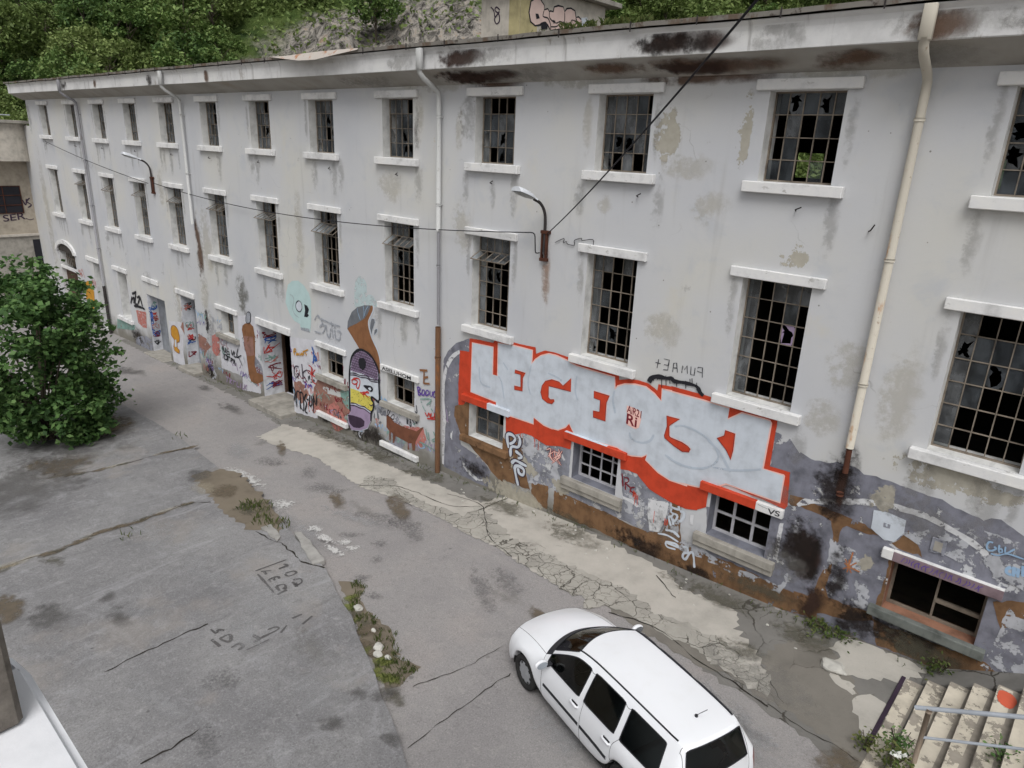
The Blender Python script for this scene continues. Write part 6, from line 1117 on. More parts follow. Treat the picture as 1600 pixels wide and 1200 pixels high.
    for P in cols:
        row=[bm.verts.new(p) for p in P]; row+=[bm.verts.new((p[0],-p[1],p[2])) for p in P[-2::-1]]; V.append(row)
    def pid(c,r):
        if r>9: r=17-r+0
        # r = face row between vertex rows r and r+1 (0..8)
        if r>=6 and c==CW: return 3
        if r>=7 and CW<c<HD and r>=7: return 2
        if r==6 and CW<c<HD: return 0
        if r>=6 and 2<=c<CW: return 1
        if r==5 and CW<c<B1: return 6
        if r==5 and B2<=c<C1: return 7
        if r==5 and C2<=c<D1: return 8
        if 1<=r<=4 and CW<=c<B2: return 4
        if r==5 and c in(CW,B1): return 4
        if 1<=r<=4 and B2<=c<C2: return 5
        if r==5 and c==C1: return 5
        if r>=7 and c==D2+1 : return 10
        if r>=6 and c in (D2,D2+2): return 9
        if r==6 and c==D2+1: return 9
        if r in(3,4) and c in (D2,D2+1): return 11
        if c==1 and r in (5,6): return 12
        if r>=7 and HD<=c<D2: return 13
        return 0
    glass={2,6,7,8,10}
    for c in range(NC-1):
        for r in range(18):
            f=bm.faces.new((V[c][r],V[c][r+1],V[c+1][r+1],V[c+1][r])); f.material_index=pid(c,r if r<9 else 17-r); f.smooth=True
    for e in bm.edges:
        k={f.material_index for f in e.link_faces}
        if len(k)>1:
            e[cl]=1.0 if k&glass else (.5 if k&{1,9,11,12,3} else .25)
    for v in bm.verts:
        gf=[f.material_index for f in v.link_faces if f.material_index in glass]
        if len(gf)==1: v[vcl]=.78
    for c in range(HD,D2): 
        for r in (7,11):
            e=bm.edges.get((V[c][r],V[c+1][r])); e[cl]=.8
    bm.normal_update(); bmesh.ops.recalc_face_normals(bm,faces=bm.faces[:])
    me=bpy.data.meshes.new('cage'); bm.to_mesh(me); bm.free(); o=bpy.data.objects.new('cage',me); COL.objects.link(o)
    md=o.modifiers.new('s','SUBSURF'); md.levels=2; md.render_levels=2
    for i in range(14): me.materials.append(M['carpaint'])
    dg=bpy.context.evaluated_depsgraph_get(); ev=bpy.data.meshes.new_from_object(o.evaluated_get(dg)); bpy.data.objects.remove(o)
    full=bmesh.new(); full.from_mesh(ev); full.faces.ensure_lookup_table(); bvh=BVHTree.FromBMesh(full)
    mats={2:'carglass',6:'carglass',7:'carglass',8:'carglass',10:'carglass',3:'carblack',11:'redlens',12:'clearlens'}
    made={}
    seam=bmesh.new(); seal=bmesh.new()
    for i,nm in enumerate(PARTS):
        fs=[f for f in full.faces if f.material_index==i]
        if not fs: continue
        # separate left / right / single islands
        groups={'c':fs} if i in (0,1,2,3,9,10,13) else {'l':[f for f in fs if f.calc_center_median().y>0],'r':[f for f in fs if f.calc_center_median().y<=0]}
        for k,gfs in groups.items():
            b=bmesh.new(); mp={}
            for f in gfs:
                vs=[]
                for v in f.verts:
                    if v.index not in mp: mp[v.index]=b.verts.new(v.co)
                    vs.append(mp[v.index])
                nf=b.faces.new(vs); nf.smooth=True
            ob=obj(nm,b,[M[mats.get(i,'carpaint')]],root,True); made[(i,k)]=ob
    for e in full.edges:
        if len(e.link_faces)==2:
            a,b=[f.material_index for f in e.link_faces]
            if a!=b:
                p,q=e.verts[0].co,e.verts[1].co; nrm=(e.link_faces[0].normal+e.link_faces[1].normal).normalized()
                pr={a,b}
                if pr&glass: 
                    tube(seal,[p+nrm*.001,q+nrm*.001],.010,5,0,False)
                elif pr in ({0,13},{13,9}): pass
                else: tube(seam,[p-nrm*.001,q-nrm*.001],.0042,4,0,False)
    obj('window_seal',seal,[M['carblack']],root); obj('panel_gap',seam,[M['carblack']],root)
    # roof strips, door mouldings, handles
    for sgn in (1,-1):
        bm=bmesh.new(); pts=[]
        for x in np.linspace(-1.12,-3.2,22):
            h=bvh.ray_cast(Vector((x,sgn*(float(np.interp(x,[-3.25,-3.11,-2.86,-2.43,-2.0,-1.53,-1.32,-1.15],[.488,.503,.512,.52,.525,.53,.537,.545]))-.022),3)),Vector((0,0,-1)))[0]
            if h: pts.append(h+Vector((0,0,.006)))
        tube(bm,pts,.013,6); obj('roof_strip',bm,[M['carblack']],root,True)
        for xa_,xb_,par in ((-.62,-1.58,made[(4,'l' if sgn>0 else 'r')]),(-1.62,-2.28,made[(5,'l' if sgn>0 else 'r')])):
            bm=bmesh.new(); rows=[]
            for x in np.linspace(xa_,xb_,8):
                r=[]
                for z in (.515,.525,.56,.57):
                    h=bvh.ray_cast(Vector((x,sgn*3,z)),Vector((0,-sgn,0)))[0]; r.append(bm.verts.new(h+Vector((0,sgn*(.012 if z in(.525,.56) else .0),0))))
                rows.append(r)
            for a,b in zip(rows,rows[1:]):
                for k in range(3): bm.faces.new((a[k],b[k],b[k+1],a[k+1]))
            bmesh.ops.recalc_face_normals(bm,faces=bm.faces[:]); obj('side_moulding',bm,[M['carblack']],par)
            xh=xb_+.13 if xa_>-1 else xb_+.04
            bm=bmesh.new(); h=bvh.ray_cast(Vector((xh,sgn*3,.80)),Vector((0,-sgn,0)))[0]; y=h.y
            bx(bm,xh-.075,xh+.075,min(y-.004*sgn,y+.003*sgn),max(y-.004*sgn,y+.003*sgn),.765,.835,1,.006)
            tube(bm,[(xh-.085,y+.004*sgn,.80),(xh-.08,y+.030*sgn,.812),(xh+.08,y+.030*sgn,.812),(xh+.085,y+.004*sgn,.80)],.017,8,0)
            obj('door_handle',bm,[M['carpaint'],M['carblack']],par)
        # mirror
        bm=bmesh.new(); n0=len(bm.verts); bmesh.ops.create_uvsphere(bm,u_segments=18,v_segments=12,radius=1)
        for v in bm.verts:
            c=v.co; c.x=c.x*.075 if c.x>0 else c.x*.03; c.y*=.115; c.z=c.z*.075; v.co=Vector((c.x-.70,sgn*(.945)+c.y,c.z+1.0)); 
        for f in bm.faces: f.smooth=True
        bx(bm,-.74,-.66,min(sgn*.76,sgn*.86),max(sgn*.76,sgn*.86),.94,.985,1,.008)
        mr=obj('wing_mirror',bm,[M['carpaint'],M['carblack']],root)
        bm=bmesh.new(); polyfaces(bm,[(math.cos(a)*.095,math.sin(a)*.06) for a in np.linspace(0,2*math.pi,16,endpoint=False)],lambda p:(-.733,sgn*.945+p[0],1.0+p[1])); obj('mirror_glass',bm,[M['mirror']],mr)
        # wheels
        for xc in (0,xa):
            bm=bmesh.new(); prof_=[(.205,-.085),(.255,-.092),(.295,-.085),(.308,-.06),(.311,0),(.308,.06),(.295,.085),(.255,.092),(.205,.085),(.195,0)]
            rings=[]
            for k in range(40):
                a=2*math.pi*k/40; rings.append([bm.verts.new((xc+r*math.cos(a),sgn*.745+y,.311+r*math.sin(a))) for r,y in prof_])
            for k in range(40):
                A_,B_=rings[k],rings[(k+1)%40]
                for m in range(10): bm.faces.new((A_[m],A_[(m+1)%10],B_[(m+1)%10],B_[m])).smooth=True
            w=obj('wheel',bm,[M['rubber']],root)
            bm=bmesh.new(); R_=[(.0,.075),(.05,.078),(.07,.068),(.10,.07),(.15,.074),(.185,.066),(.205,.05)]; rings=[]
            for k in range(40):
                a=2*math.pi*k/40; rings.append([bm.verts.new((xc+r*math.cos(a),sgn*(.745+y),.311+r*math.sin(a))) for r,y in R_[1:]])
            c0=bm.verts.new((xc,sgn*(.745+.078),.311))
            for k in range(40):
                A_,B_=rings[k],rings[(k+1)%40]; bm.faces.new((c0,A_[0],B_[0]))
                for m in range(5):
                    f=bm.faces.new((A_[m],A_[m+1],B_[m+1],B_[m])); f.smooth=True
                    if m==3 and k%5 in (0,1): f.material_index=1
            bmesh.ops.recalc_face_normals(bm,faces=bm.faces[:]); obj('hub_cap',bm,[M['hub'],M['rubber']],w)
            # dark wheel housing
            bm=bmesh.new(); A_=[];B_=[]
            for a in np.linspace(-.12,math.pi+.12,18): A_.append(bm.verts.new((xc+.352*math.cos(a),sgn*.83,.31+.352*math.sin(a)))); B_.append(bm.verts.new((xc+.352*math.cos(a),sgn*.56,.31+.352*math.sin(a))))
            for k in range(17): bm.faces.new((A_[k],A_[k+1],B_[k+1],B_[k]))
            bm.faces.new(B_); obj('wheel_arch',bm,[M['rubber']],root)
    # underside, cabin
    bm=bmesh.new(); bx(bm,-3.3,.55,-.54,.54,.2,.3); bx(bm,-2.2,-.4,-.79,.79,.22,.32); obj('underside',bm,[M['rubber']],root)
    bm=bmesh.new(); bx(bm,-3.2,-.5,-.70,.70,.34,.40); bx(bm,-3.25,-2.45,-.66,.66,.4,.55); obj('cabin_floor',bm,[M['seat']],root)
    bm=bmesh.new(); bx(bm,-.85,-.45,-.70,.70,.62,.93,0,.06); obj('dashboard',bm,[M['carblack']],root)
    bm=bmesh.new(); ring=[Vector((-1.0+.06*math.sin(a),.36+.18*math.cos(a),.84+.17*math.sin(a))) for a in np.linspace(0,2*math.pi,25)]; tube(bm,ring,.016,6,0,False); tube(bm,[(-1.0,.2,.84),(-1.0,.52,.84)],.014,6); tube(bm,[(-1.0,.36,.84),(-.75,.36,.78)],.025,6); obj('steering_wheel',bm,[M['carblack']],root)
    for y,w_,xs_ in ((.36,.25,-1.35),(-.36,.25,-1.35),(0,.62,-2.2)):
        bm=bmesh.new(); bx(bm,xs_-.1,xs_+.42,y-w_,y+w_,.42,.62,0,.05); b0=len(bm.verts)
        bx(bm,xs_-.2,xs_-.05,y-w_,y+w_,.55,1.1,0,.05)
        for yy in ((y,) if w_<.5 else (-.36,.36)): bx(bm,xs_-.26,xs_-.16,yy-.12,yy+.12,1.09,1.26,0,.04)
        obj('seat',bm,[M['seat']],root)
    bm=bmesh.new(); h=bvh.ray_cast(Vector((-3.02,0,3)),Vector((0,0,-1)))[0]; tube(bm,[h+Vector((0,0,-.003)),h+Vector((0,0,.025))],.022,10); tube(bm,[h+Vector((0,0,.02)),h+Vector((-.17,0,.24))],.005,6); obj('aerial',bm,[M['carblack']],root)
    bm=bmesh.new(); tube(bm,[(-.42,.5,.995),(-.30,.1,1.02),(-.31,-.08,1.025)],.008,5); tube(bm,[(-.36,-.1,1.01),(-.42,-.5,1.0)],.008,5); obj('wiper',bm,[M['carblack']],root)
    bm=bmesh.new(); tube(bm,[(-3.455,0,1.01),(-3.43,-.2,1.14)],.008,5); obj('wiper',bm,[M['carblack']],root)
    bm=bmesh.new(); bx(bm,-3.505,-3.495,-.26,.26,.72,.83); obj('number_plate',bm,[M['white']],root)
    for sgn in (1,-1):
        h=bvh.ray_cast(Vector((-.42,sgn*3,.72)),Vector((0,-sgn,0)))[0]
        if h: bm=bmesh.new(); bx(bm,-.45,-.39,min(h.y,h.y+.008*sgn),max(h.y,h.y+.008*sgn),.70,.735,0,.003); obj('side_indicator',bm,[M['clearlens']],root)
    full.free()
    return root
car=build_car()
hd=R(161.5); 
cx_,cy_=CARPOS=(-1.35,-4.36); sl=.05*math.cos(hd)
car.location=(cx_,cy_,g(cx_)+.004+.0); 
# set the car on the gently rising street: pitch from the ground heights under its two axles
rx_=cx_-2.611*math.cos(hd); pitch=math.atan2(g(rx_)-g(cx_),2.611); car.rotation_euler=(0,pitch,hd)
# ------------------------------------------------------------------ vegetation
def leafmat(name,stops,trans=.25,scale=.5):
    t=NT(name); t.n.remove(t.b); geo=t.n.new('ShaderNodeNewGeometry'); oi=t.n.new('ShaderNodeObjectInfo')
    f=t.math('ADD',t.math('MULTIPLY',geo.outputs['Random Per Island'],.55),t.math('MULTIPLY',t.noise(scale,4,.6),.5)); f=t.math('ADD',f,t.math('MULTIPLY',t.math('SUBTRACT',oi.outputs['Random'],.5),.35))
    c=t.ramp(f,stops); d=t.n.new('ShaderNodeBsdfPrincipled'); t.l.new(c,d.inputs['Base Color']); d.inputs['Roughness'].default_value=.6; d.inputs['Specular IOR Level'].default_value=.25
    tr=t.n.new('ShaderNodeBsdfTranslucent'); t.l.new(c,tr.inputs[0]); mx=t.n.new('ShaderNodeMixShader'); mx.inputs[0].default_value=trans; t.l.new(d.outputs[0],mx.inputs[1]); t.l.new(tr.outputs[0],mx.inputs[2]); t.l.new(mx.outputs[0],t.out.inputs[0]); return t.m
M['leaf_bush']=leafmat('broad_dark_leaf',[(.2,(.042,.092,.028,1)),(.5,(.10,.195,.055,1)),(.8,(.21,.32,.12,1))],.25,1.2)
M['leaf_tree']=leafmat('hill_leaf',[(.15,(.06,.115,.036,1)),(.5,(.12,.20,.055,1)),(.85,(.22,.30,.095,1))],.2,.25)
M['leaf_light']=leafmat('pale_hill_leaf',[(.15,(.10,.15,.045,1)),(.5,(.17,.235,.07,1)),(.85,(.25,.31,.11,1))],.25,.25)
M['grassblade']=leafmat('grass_blade',[(.15,(.05,.08,.02,1)),(.5,(.09,.13,.035,1)),(.85,(.16,.17,.06,1))],.25,2)
M['bark']=paint('grey_bark',srgb(92,84,74),.95,.25)
rnp=np.random.default_rng(5)
def leaves(centers,size,flat=.5,shape='diamond',aspect=.55):
    """leaf faces at the given points: returns verts, faces"""
    n=len(centers); nrm=rnp.normal(size=(n,3)); nrm[:,2]=np.abs(nrm[:,2])+flat; nrm/=np.linalg.norm(nrm,axis=1)[:,None]
    a=rnp.normal(size=(n,3)); u=np.cross(nrm,a); u/=np.linalg.norm(u,axis=1)[:,None]; v=np.cross(nrm,u)
    s=size*rnp.uniform(.6,1.25,(n,1))
    if shape=='diamond':
        P=[centers+u*s*.5,centers+v*s*aspect*.5+u*s*.05,centers-u*s*.5-nrm*s*.12,centers-v*s*aspect*.5+u*s*.05]
    V=np.stack(P,1).reshape(-1,3); F=np.arange(4*n).reshape(n,4); return V,F
def meshfrom(name,V,F,mats,fm=None):
    me=bpy.data.meshes.new(name); me.vertices.add(len(V)); me.vertices.foreach_set('co',np.asarray(V,np.float32).ravel())
    me.loops.add(F.size); me.loops.foreach_set('vertex_index',F.ravel().astype(np.int32)); me.polygons.add(len(F)); me.polygons.foreach_set('loop_start',np.arange(0,F.size,F.shape[1]).astype(np.int32))
    for m in mats: me.materials.append(m)
    me.update(); me.validate(); return me
def crown_points(n,rx,rz,cz,nclump,clr,seed,low=-.6):
    rg=np.random.default_rng(seed); d=rg.normal(size=(nclump,3)); d/=np.linalg.norm(d,axis=1)[:,None]; d=d[d[:,2]>low] if low>-1 else d
    rad=rg.uniform(.45,1.0,len(d))**.6; C=d*np.stack([rad*rx,rad*rx,rad*rz],1)+np.array([0,0,cz]); k=rg.integers(0,len(C),n); cs=clr*rg.uniform(.6,1.25,len(C))
    o=rg.normal(size=(n,3)); o/=np.linalg.norm(o,axis=1)[:,None]; o*=(rg.uniform(0,1,n)**.45)[:,None]; o[:,2]*=.75; return C[k]+o*cs[k][:,None],C
def trunk_bm(h,r,C,nb,seed):
    bm=bmesh.new(); rg=random.Random(seed); pts=[Vector((rg.uniform(-.06,.06)*h*k/5,rg.uniform(-.06,.06)*h*k/5,h*k/5)) for k in range(6)]; tube(bm,cr(pts,3),r,8,0,True,[r*(1-.6*i/15) for i in range(16)])
    for c in rg.sample(list(C),min(nb,len(C))):
        s=pts[rg.choice((2,3,4))]; e=Vector(c); m=s.lerp(e,.5)+Vector((0,0,.08*h)); tube(bm,cr([s,m,e],4),.1,5,0,False,[r*.45*(1-.8*i/8) for i in range(9)])
    return bm
def make_tree(name,label,cat,group,n,rx,rz,cz,ncl,clr,leaf,mat,seed,trunk=(2,.14),low=-.5):
    t=empty(name,(0,0,0),label,cat,group,True); P,C=crown_points(n,rx,rz,cz,ncl,clr,seed,low); V,F=leaves(P,leaf,.4)
    o=bpy.data.objects.new('crown',meshfrom('crown',V,F,[mat])); COL.objects.link(o); o.parent=t
    obj('trunk',trunk_bm(cz,trunk[1],C,9,seed),[M['bark']],t); return t
# hill -----------------------------------------------------------------------
def hz(x,y):
    q=.866*y-.5*x; tt=.5*y+.866*x
    h=.75*(q-40)-1
    if q>40: h+=1.6*mnoise.fractal(Vector((x*.045,y*.045,2)),1,2,4)*min(1,(q-40)/8)
    # the bare rock face
    rk=math.exp(-((tt+33)/15)**2-((q-66)/9)**2)
    h+=rk*(1.6*abs(mnoise.noise(Vector((x*.5,y*.5,3))))+2.4*abs(mnoise.noise(Vector((tt*.22,q*.1,5))))+2.0*mnoise.fractal(Vector((x*.16,y*.16,7)),1,2.1,5))
    return max(h,g(x)-.3)
bm=bmesh.new(); qs=np.concatenate([np.linspace(34,48,8),np.linspace(48.7,92,72),np.linspace(95,175,22)]); ts=np.concatenate([np.linspace(-190,-95,14),np.linspace(-93,18,150),np.linspace(22,90,10)]); hv={}
rows=[]
for q in qs:
    r=[]
    for tt in ts:
        x=.866*tt-.5*q; y=.5*tt+.866*q; r.append(bm.verts.new((x,y,hz(x,y))))
    rows.append(r)
for a,b in zip(rows,rows[1:]):
    for k in range(len(a)-1): bm.faces.new((a[k],a[k+1],b[k+1],b[k])).smooth=True
t=NT('hillside_scrub_and_rock'); p=t.pos()
rot=t.n.new('ShaderNodeMapping'); t.l.new(p,rot.inputs[0]); rot.inputs['Rotation'].default_value=(0,0,R(-30)); rs=t.n.new('ShaderNodeSeparateXYZ'); t.l.new(rot.outputs[0],rs.inputs[0])
# rotated coordinates: x' runs along the hill, y' up the hill
dx=t.math('DIVIDE',t.math('ADD',rs.outputs[0],33),19); dy=t.math('DIVIDE',t.math('SUBTRACT',rs.outputs[1],66),9)
rk=t.math('ADD',t.math('MULTIPLY',dx,dx),t.math('MULTIPLY',dy,dy)); rm=t.step(t.math('ADD',rk,t.math('MULTIPLY',t.noise(.22,7,.7),1.6)),1.2,1.75,1,0)
gr_=t.ramp(t.noise(.3,7,.65),[(.3,(.03,.055,.018,1)),(.5,(.07,.105,.03,1)),(.7,(.12,.15,.05,1))])
rc=t.ramp(t.noise(.8,9,.75,v=t.mapv(p,(1.3,1.3,.35)),dist=.6),[(.38,srgb(58,56,53)),(.47,srgb(120,116,111)),(.56,srgb(172,166,158)),(.68,srgb(156,132,108))]); ck=t.voro(.5,'DISTANCE_TO_EDGE',t.mapv(p,(1.2,1.2,.6))).outputs['Distance']; rc=t.mix(t.math('MULTIPLY',t.step(ck,.0,.06,.6,0),t.step(t.noise(.4,4),.45,.6)),rc,srgb(62,58,54))  # darkest ramp tone paints crevice shade into the rock colour
t.bump(t.noise(1.2,8,.75),1.0,.5); M['hill']=t.fin(t.mix(rm,gr_,rc),.95,spec=.05)
struct(obj('hill',bm,[M['hill']]))
# scrub cover on the hill: one mass of small leaves
n=60000; tt=rnp.uniform(-100,18,n); q=rnp.uniform(42,92,n); rkk=((tt+33)/19)**2+((q-66)/9)**2; nv=np.array([mnoise.noise(Vector((a*.13,b*.13,1))) for a,b in zip(tt,q)])
keep=(rkk+nv*1.6+rnp.uniform(-.25,.25,n)>1.15)|(rnp.uniform(0,1,n)<.12); tt,q=tt[keep],q[keep]; x=.866*tt-.5*q; y=.5*tt+.866*q; zc=np.array([hz(a,b) for a,b in zip(x,y)])
k=3; ctr=np.repeat(np.stack([x,y,zc+.25],1),k,0)+rnp.normal(size=(len(x)*k,3))*np.array([.45,.45,.3]); V,F=leaves(ctr,.6,.3)
o=bpy.data.objects.new('ground_cover',meshfrom('ground_cover',V,F,[M['leaf_light']])); COL.objects.link(o); o['kind']='stuff'
# individual trees
HG='trees on the hillside behind the factory'
protos=[make_tree('hillside_tree','','tree',HG,2600,3.3,3.0,4.0,34,1.25,.5,M['leaf_tree'],11),make_tree('hillside_tree','','tree',HG,2300,2.8,3.4,4.4,30,1.15,.48,M['leaf_tree'],12),make_tree('hillside_tree','','tree',HG,2400,3.4,2.6,3.6,32,1.3,.5,M['leaf_light'],13),make_tree('hillside_tree','','tree',HG,2600,3.0,3.1,3.9,38,1.0,.45,M['leaf_tree'],14)]
LB=['dark green broadleaf tree in the wood on the hillside behind the factory','tall narrow dark green tree in the wood on the hillside','pale green round tree on the hillside behind the factory','dense green tree in the wood on the hillside']
def copy_tree(o,par=None):
    c=o.copy(); COL.objects.link(c); c.parent=par
    for ch in o.children: copy_tree(ch,c)
    return c
used=set(); rt=random.Random(21); cnt=0
for tq in range(13):
    for ti in range(19):
        q=46+tq*4.3+rt.uniform(-1.6,1.6); tt=-102+ti*6.6+rt.uniform(-2.6,2.6)
        rkk=((tt+33)/20)**2+((q-66)/9)**2
        if rkk<1.0 and rt.random()<.93: continue
        if tt>-40 and rt.random()<.25: continue
        if tt>-20 and q<60: continue
        x=.866*tt-.5*q; y=.5*tt+.866*q
        # leave out what no camera near the photograph's could see: left of frame, or behind the factory roof
        dx_,dy_=x-4.3,y+12.5; az=math.degrees(math.atan2(-dx_,dy_)); 
        if az>86 or az<2: continue
        d=math.hypot(dx_,dy_); el=math.degrees(math.atan2(hz(x,y)+7-8.6,d))
        if el<1.5 or el>16: continue
        k=2 if rt.random()<.3+.35*(tt>-50) else rt.choice((0,1,3)); s=rt.uniform(.6,1.15)*(.8 if tt>-50 else 1)
        o=protos[k] if k not in used else copy_tree(protos[k]); used.add(k)
        o.location=(x,y,hz(x,y)-.4); o.rotation_euler=(0,0,rt.uniform(0,6.3)); o.scale=(s,s,s*rt.uniform(.85,1.15)); o['label']=LB[k]; cnt+=1
for k,pz_ in enumerate(protos):
    if k not in used:
        for ch in list(pz_.children): bpy.data.objects.remove(ch)
        bpy.data.objects.remove(pz_)
# a nearer feathery tree beyond the corner building
nt=make_tree('feathery_tree','tall pale feathery tree rising behind the corner building at the far left','tree',None,5200,3.6,4.6,9.0,46,1.15,.34,M['leaf_light'],31,(2,.2),-.9); nt.location=(-73,5.0,-1.5)
nt2=make_tree('feathery_tree','smaller green tree between the corner building and the factory end','tree',None,3600,2.8,3.0,6.2,36,1.0,.34,M['leaf_tree'],32,(2,.16),-.9); nt2.location=(-66,8.5,-1)
# the big shrub in the left foreground
bs=empty('leafy_shrub',(-20.6,-6.9,g(-20.6)+.1),'large dark green broad leaved shrub at the left edge of the terrace','shrub',None,True)
P,C=crown_points(7200,2.0,2.75,2.9,52,.54,44,-.95)
P2,C2=crown_points(3800,2.1,1.1,1.25,30,.5,45,-.99); P2[:,1]+=.55; C2[:,1]+=.55
P3,C3=crown_points(2600,2.45,3.2,2.8,100,.3,46,-.8)
P=np.concatenate([P,P2,P3]); C=np.concatenate([C,C2,C3[::2]]); P[:,2]=np.maximum(P[:,2],.1); P=np.concatenate([P,P[::3]+rnp.normal(size=P[::3].shape)*.15]); V,F=leaves(P,.2,.6,aspect=.72)
o=bpy.data.objects.new('foliage',meshfrom('foliage',V,F,[M['leaf_bush']])); COL.objects.link(o); o.parent=bs
bm=bmesh.new(); rr2=random.Random(9)
for c in list(C)[::5]:
    e=Vector(c); s=Vector((rr2.uniform(-.2,.2),rr2.uniform(-.2,.2),0)); tube(bm,cr([s,s.lerp(e,.5)+Vector((0,0,.35)),e*1.04],4),.05,5,0,False,[.05*(1-.8*i/8) for i in range(9)])
obj('stem',bm,[M['bark']],bs)
# grass and weeds ---------------------------------------------------------------
def blades(bm,x,y,z,n,r,h,mi=0,lean=.5):
    for k in range(n):
        a=random.uniform(0,6.3); d=r*math.sqrt(random.random()); b=Vector((x+d*math.cos(a),y+d*math.sin(a),z)); L=h*random.uniform(.5,1.2); a2=random.uniform(0,6.3); dr=Vector((math.cos(a2),math.sin(a2),0)); w=dr.cross(Vector((0,0,1)))*L*.06
        m=b+Vector((0,0,L*.6))+dr*L*lean*.4; e=b+Vector((0,0,L*.85))+dr*L*lean
        f=bm.faces.new([bm.verts.new(p) for p in (b-w,b+w,m+w*.7,e,m-w*.7)]); f.material_index=mi
bm=bmesh.new(); P=D['weedstrip']; wx=[p[0] for p in P]; wy=[p[1] for p in P]; c=0
while c<520:
    x,y=random.uniform(min(wx),max(wx)),random.uniform(min(wy),max(wy))
    if inpoly(x,y,P) and mnoise.noise(Vector((x*2.1,y*2.1,0)))>-.12: blades(bm,x,y,g(x)+.01,7,.07,.10)
    c+=1
for x,y,n in ((-11.2,-4.95,70),(-10.9,-4.75,50),(-10.2,-5.1,50),(-9.7,-4.95,40),(-11.9,-7.6,9),(-17.7,-3.9,10),(-22.6,-4.2,10)):
    blades(bm,x,y,g(x)+.1,n,.28,.16)
for k in range(110):
    x=random.uniform(-27,3); blades(bm,x,random.uniform(-.3,-.04),g(x)+.02,4,.08,.10)
for k in range(200):
    x=random.choice((random.uniform(-6,1),random.uniform(-43,-12))); blades(bm,x,random.uniform(-.72,-.4),10.77,3,.06,.07 if x>-20 else .1,0,.7)
for k in range(60): x=random.uniform(-5.2,-3.2); blades(bm,x,-.65,10.77,4,.1,.16,0,.7)
o=obj('grass',bm,[M['grassblade']]); o['kind']='stuff'
bm=bmesh.new(); c=0
sheet(bm,D['weedstrip'],.012,0,.08,.12); struct(obj('soil',bm,[M['soil']]))
M['flower']=paint('white_petal',srgb(228,230,224),.7,.05)
WG='weeds growing by the wall and steps'
def weed(x,y,z,r,h,n,label,fl=0):
    t=empty('weed',(x,y,z),label,'plant',WG,True); bm=bmesh.new()
    for k in range(5): a=random.uniform(0,6.3); tube(bm,[(0,0,0),(r*.5*math.cos(a),r*.5*math.sin(a),h*.6),(r*.8*math.cos(a),r*.8*math.sin(a),h)],.006,4)
    obj('stem',bm,[M['bark']],t); P=rnp.normal(size=(n,3))*np.array([r*.5,r*.5,h*.3])+np.array([0,0,h*.5]); P[:,2]=np.abs(P[:,2]); V,F=leaves(P,.075,.5,aspect=.5)
    o=bpy.data.objects.new('foliage',meshfrom('foliage',V,F,[M['grassblade'] if fl!=2 else M['leaf_bush']])); COL.objects.link(o); o.parent=t
    if fl==1:
        V,F=leaves(np.array([[.04,-.05,h],[.1,-.02,h*.95],[.0,-.1,h*.97],[.07,-.1,h*.9]]).repeat(4,0)+rnp.normal(size=(16,3))*.02,.06,1.2,aspect=.9); o=bpy.data.objects.new('blossom',meshfrom('blossom',V,F,[M['flower']])); COL.objects.link(o); o.parent=t
    return t
for i,((x,y),lab) in enumerate(zip(D['weeds'][:4],('low green weeds spreading on the pavement edge before the brown painted stripe','small tuft beside the weeds before the brown painted stripe','low tuft at the wall foot left of the large sill','bushy green weed between the mossy sill and the top of the steps'))):
    weed(x,y if y<-.15 else -.15,g(x)+.02,.3 if i!=3 else .22,.16 if i!=3 else .34,170 if i!=2 else 90,lab)
weed(3.02,-2.62,g(3)+.02,.16,.2,90,'low weed at the lower end of the dark bar beside the first step')
weed(3.42,-2.55,zb0+.16,.2,.3,150,'tall weed growing between the first steps',2)
weed(3.42,-2.95,zb0+.17,.24,.34,190,'white flowered weed between the lower steps near the railing post',1)
weed(4.55,-2.3,zb0+.16*4,.18,.22,110,'weed in the joint of an upper step behind the railing',2)
# stones
SG='stones in the weedy joint'
def stone(x,y,z,s,seed,label,cat='stone'):
    bm=bmesh.new(); bmesh.ops.create_icosphere(bm,subdivisions=3,radius=1); rg=random.Random(seed); sc=(s*rg.uniform(.8,1.3),s*rg.uniform(.6,1),s*rg.uniform(.4,.6))
    for v in bm.verts:
        d=1+.35*mnoise.noise(v.co*1.3+Vector((seed,0,0))); v.co=Vector((v.co.x*sc[0]*d+x,v.co.y*sc[1]*d+y,v.co.z*sc[2]*d+z+sc[2]*.5))
    return tag(obj('stone',bm,[M['stonew']]),label,cat,SG)
M['stonew']=paint('white_limestone',srgb(190,188,181),.9,.12)
for i,((x,y),s,lab) in enumerate(zip(D['stone'],(.11,.075,.09,.075,.06),('largest white stone in the weedy joint beside the terrace','small white stone at the lower end of the weedy joint','flat white stone at the upper end of the weedy joint','grey white stone touching the largest stone in the weeds','small pale stone among moss in the weedy joint'))): stone(x,y,g(x)+.03,s,i+3,lab)
stone(2.05,-1.15,g(2)+.0,.17,20,'pale broken kerb stone at the wall foot near the low weeds')
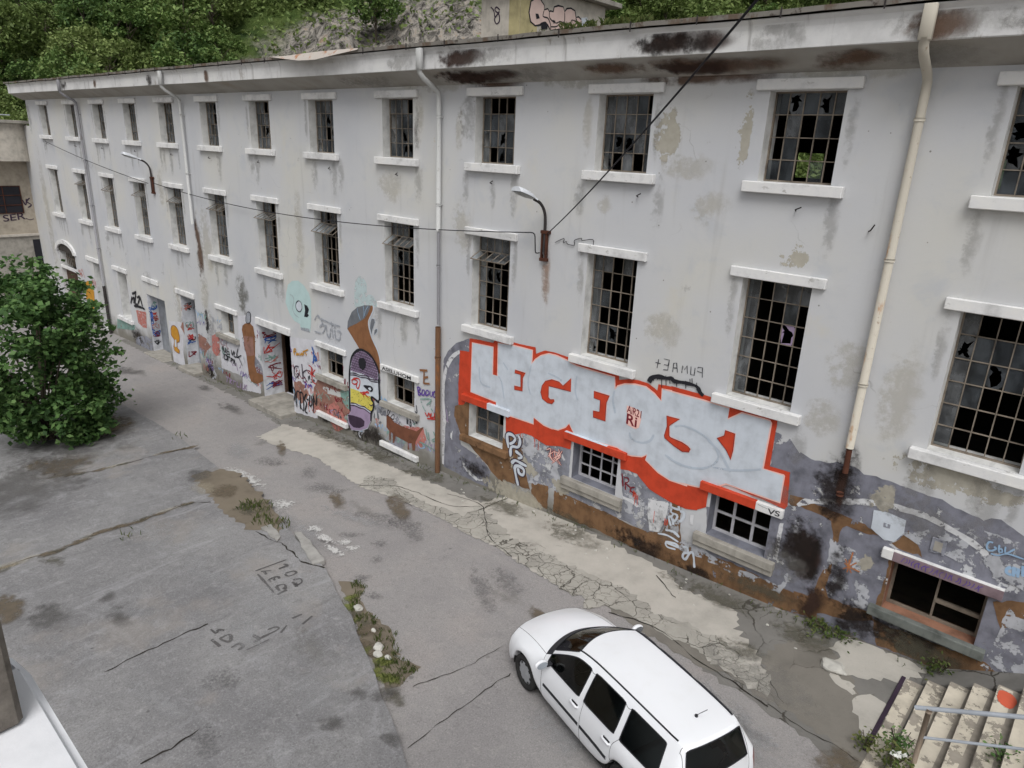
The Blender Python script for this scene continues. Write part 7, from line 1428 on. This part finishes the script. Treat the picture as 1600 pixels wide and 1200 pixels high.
for i in range(26):
    x=random.uniform(-8,1.5); y=random.uniform(-1.1,-.15); stone(x,y,g(x)+.01,random.uniform(.02,.04),40+i,'tiny white pebble on the dirty strip at the foot of the wall','pebble')
for o in bpy.data.objects:
    if o.get('category')=='pebble': o['group']='pebbles at the foot of the wall'; o.name='pebble'
# ------------------------------------------------------------------ camera, light, render settings
cam=bpy.data.cameras.new('camera'); co=bpy.data.objects.new('camera',cam); COL.objects.link(co)
co.location=(4.34,-12.5,8.58); co.rotation_euler=(R(71.199),R(-2.265),R(42.247)); cam.sensor_width=36; cam.lens=24.54; cam.clip_start=.05; cam.clip_end=2000
scene.camera=co
EL,AZ=55,140                                                     # sun elevation and compass bearing of an overcast noon
w=bpy.data.worlds.new('World'); scene.world=w; w.use_nodes=True; nt_=w.node_tree; bg=nt_.nodes['Background']
sky=nt_.nodes.new('ShaderNodeTexSky'); sky.sky_type='NISHITA'; sky.sun_disc=False; sky.sun_elevation=R(EL); sky.sun_rotation=R(AZ); sky.air_density=1; sky.dust_density=4; sky.ozone_density=1
hs=nt_.nodes.new('ShaderNodeHueSaturation'); hs.inputs['Saturation'].default_value=.13; nt_.links.new(sky.outputs[0],hs.inputs['Color']); nt_.links.new(hs.outputs[0],bg.inputs[0]); bg.inputs[1].default_value=.108
su=bpy.data.lights.new('sun','SUN'); su.energy=1.35; su.angle=R(32); su.color=(1,.985,.965); so=bpy.data.objects.new('sun',su); COL.objects.link(so)
dirv=Vector((math.sin(R(AZ))*math.cos(R(EL)),math.cos(R(AZ))*math.cos(R(EL)),math.sin(R(EL)))); so.rotation_euler=(-dirv).to_track_quat('-Z','Y').to_euler(); so.location=(0,-20,40)
scene.view_settings.view_transform='Standard'; scene.view_settings.look='None'; scene.view_settings.exposure=EXPO; scene.view_settings.gamma=1
scene.render.engine='CYCLES'; c=scene.cycles; c.use_denoising=True; c.max_bounces=6; c.transparent_max_bounces=32; c.diffuse_bounces=4; c.glossy_bounces=3; c.use_adaptive_sampling=True; c.adaptive_threshold=.02; c.sample_clamp_indirect=6
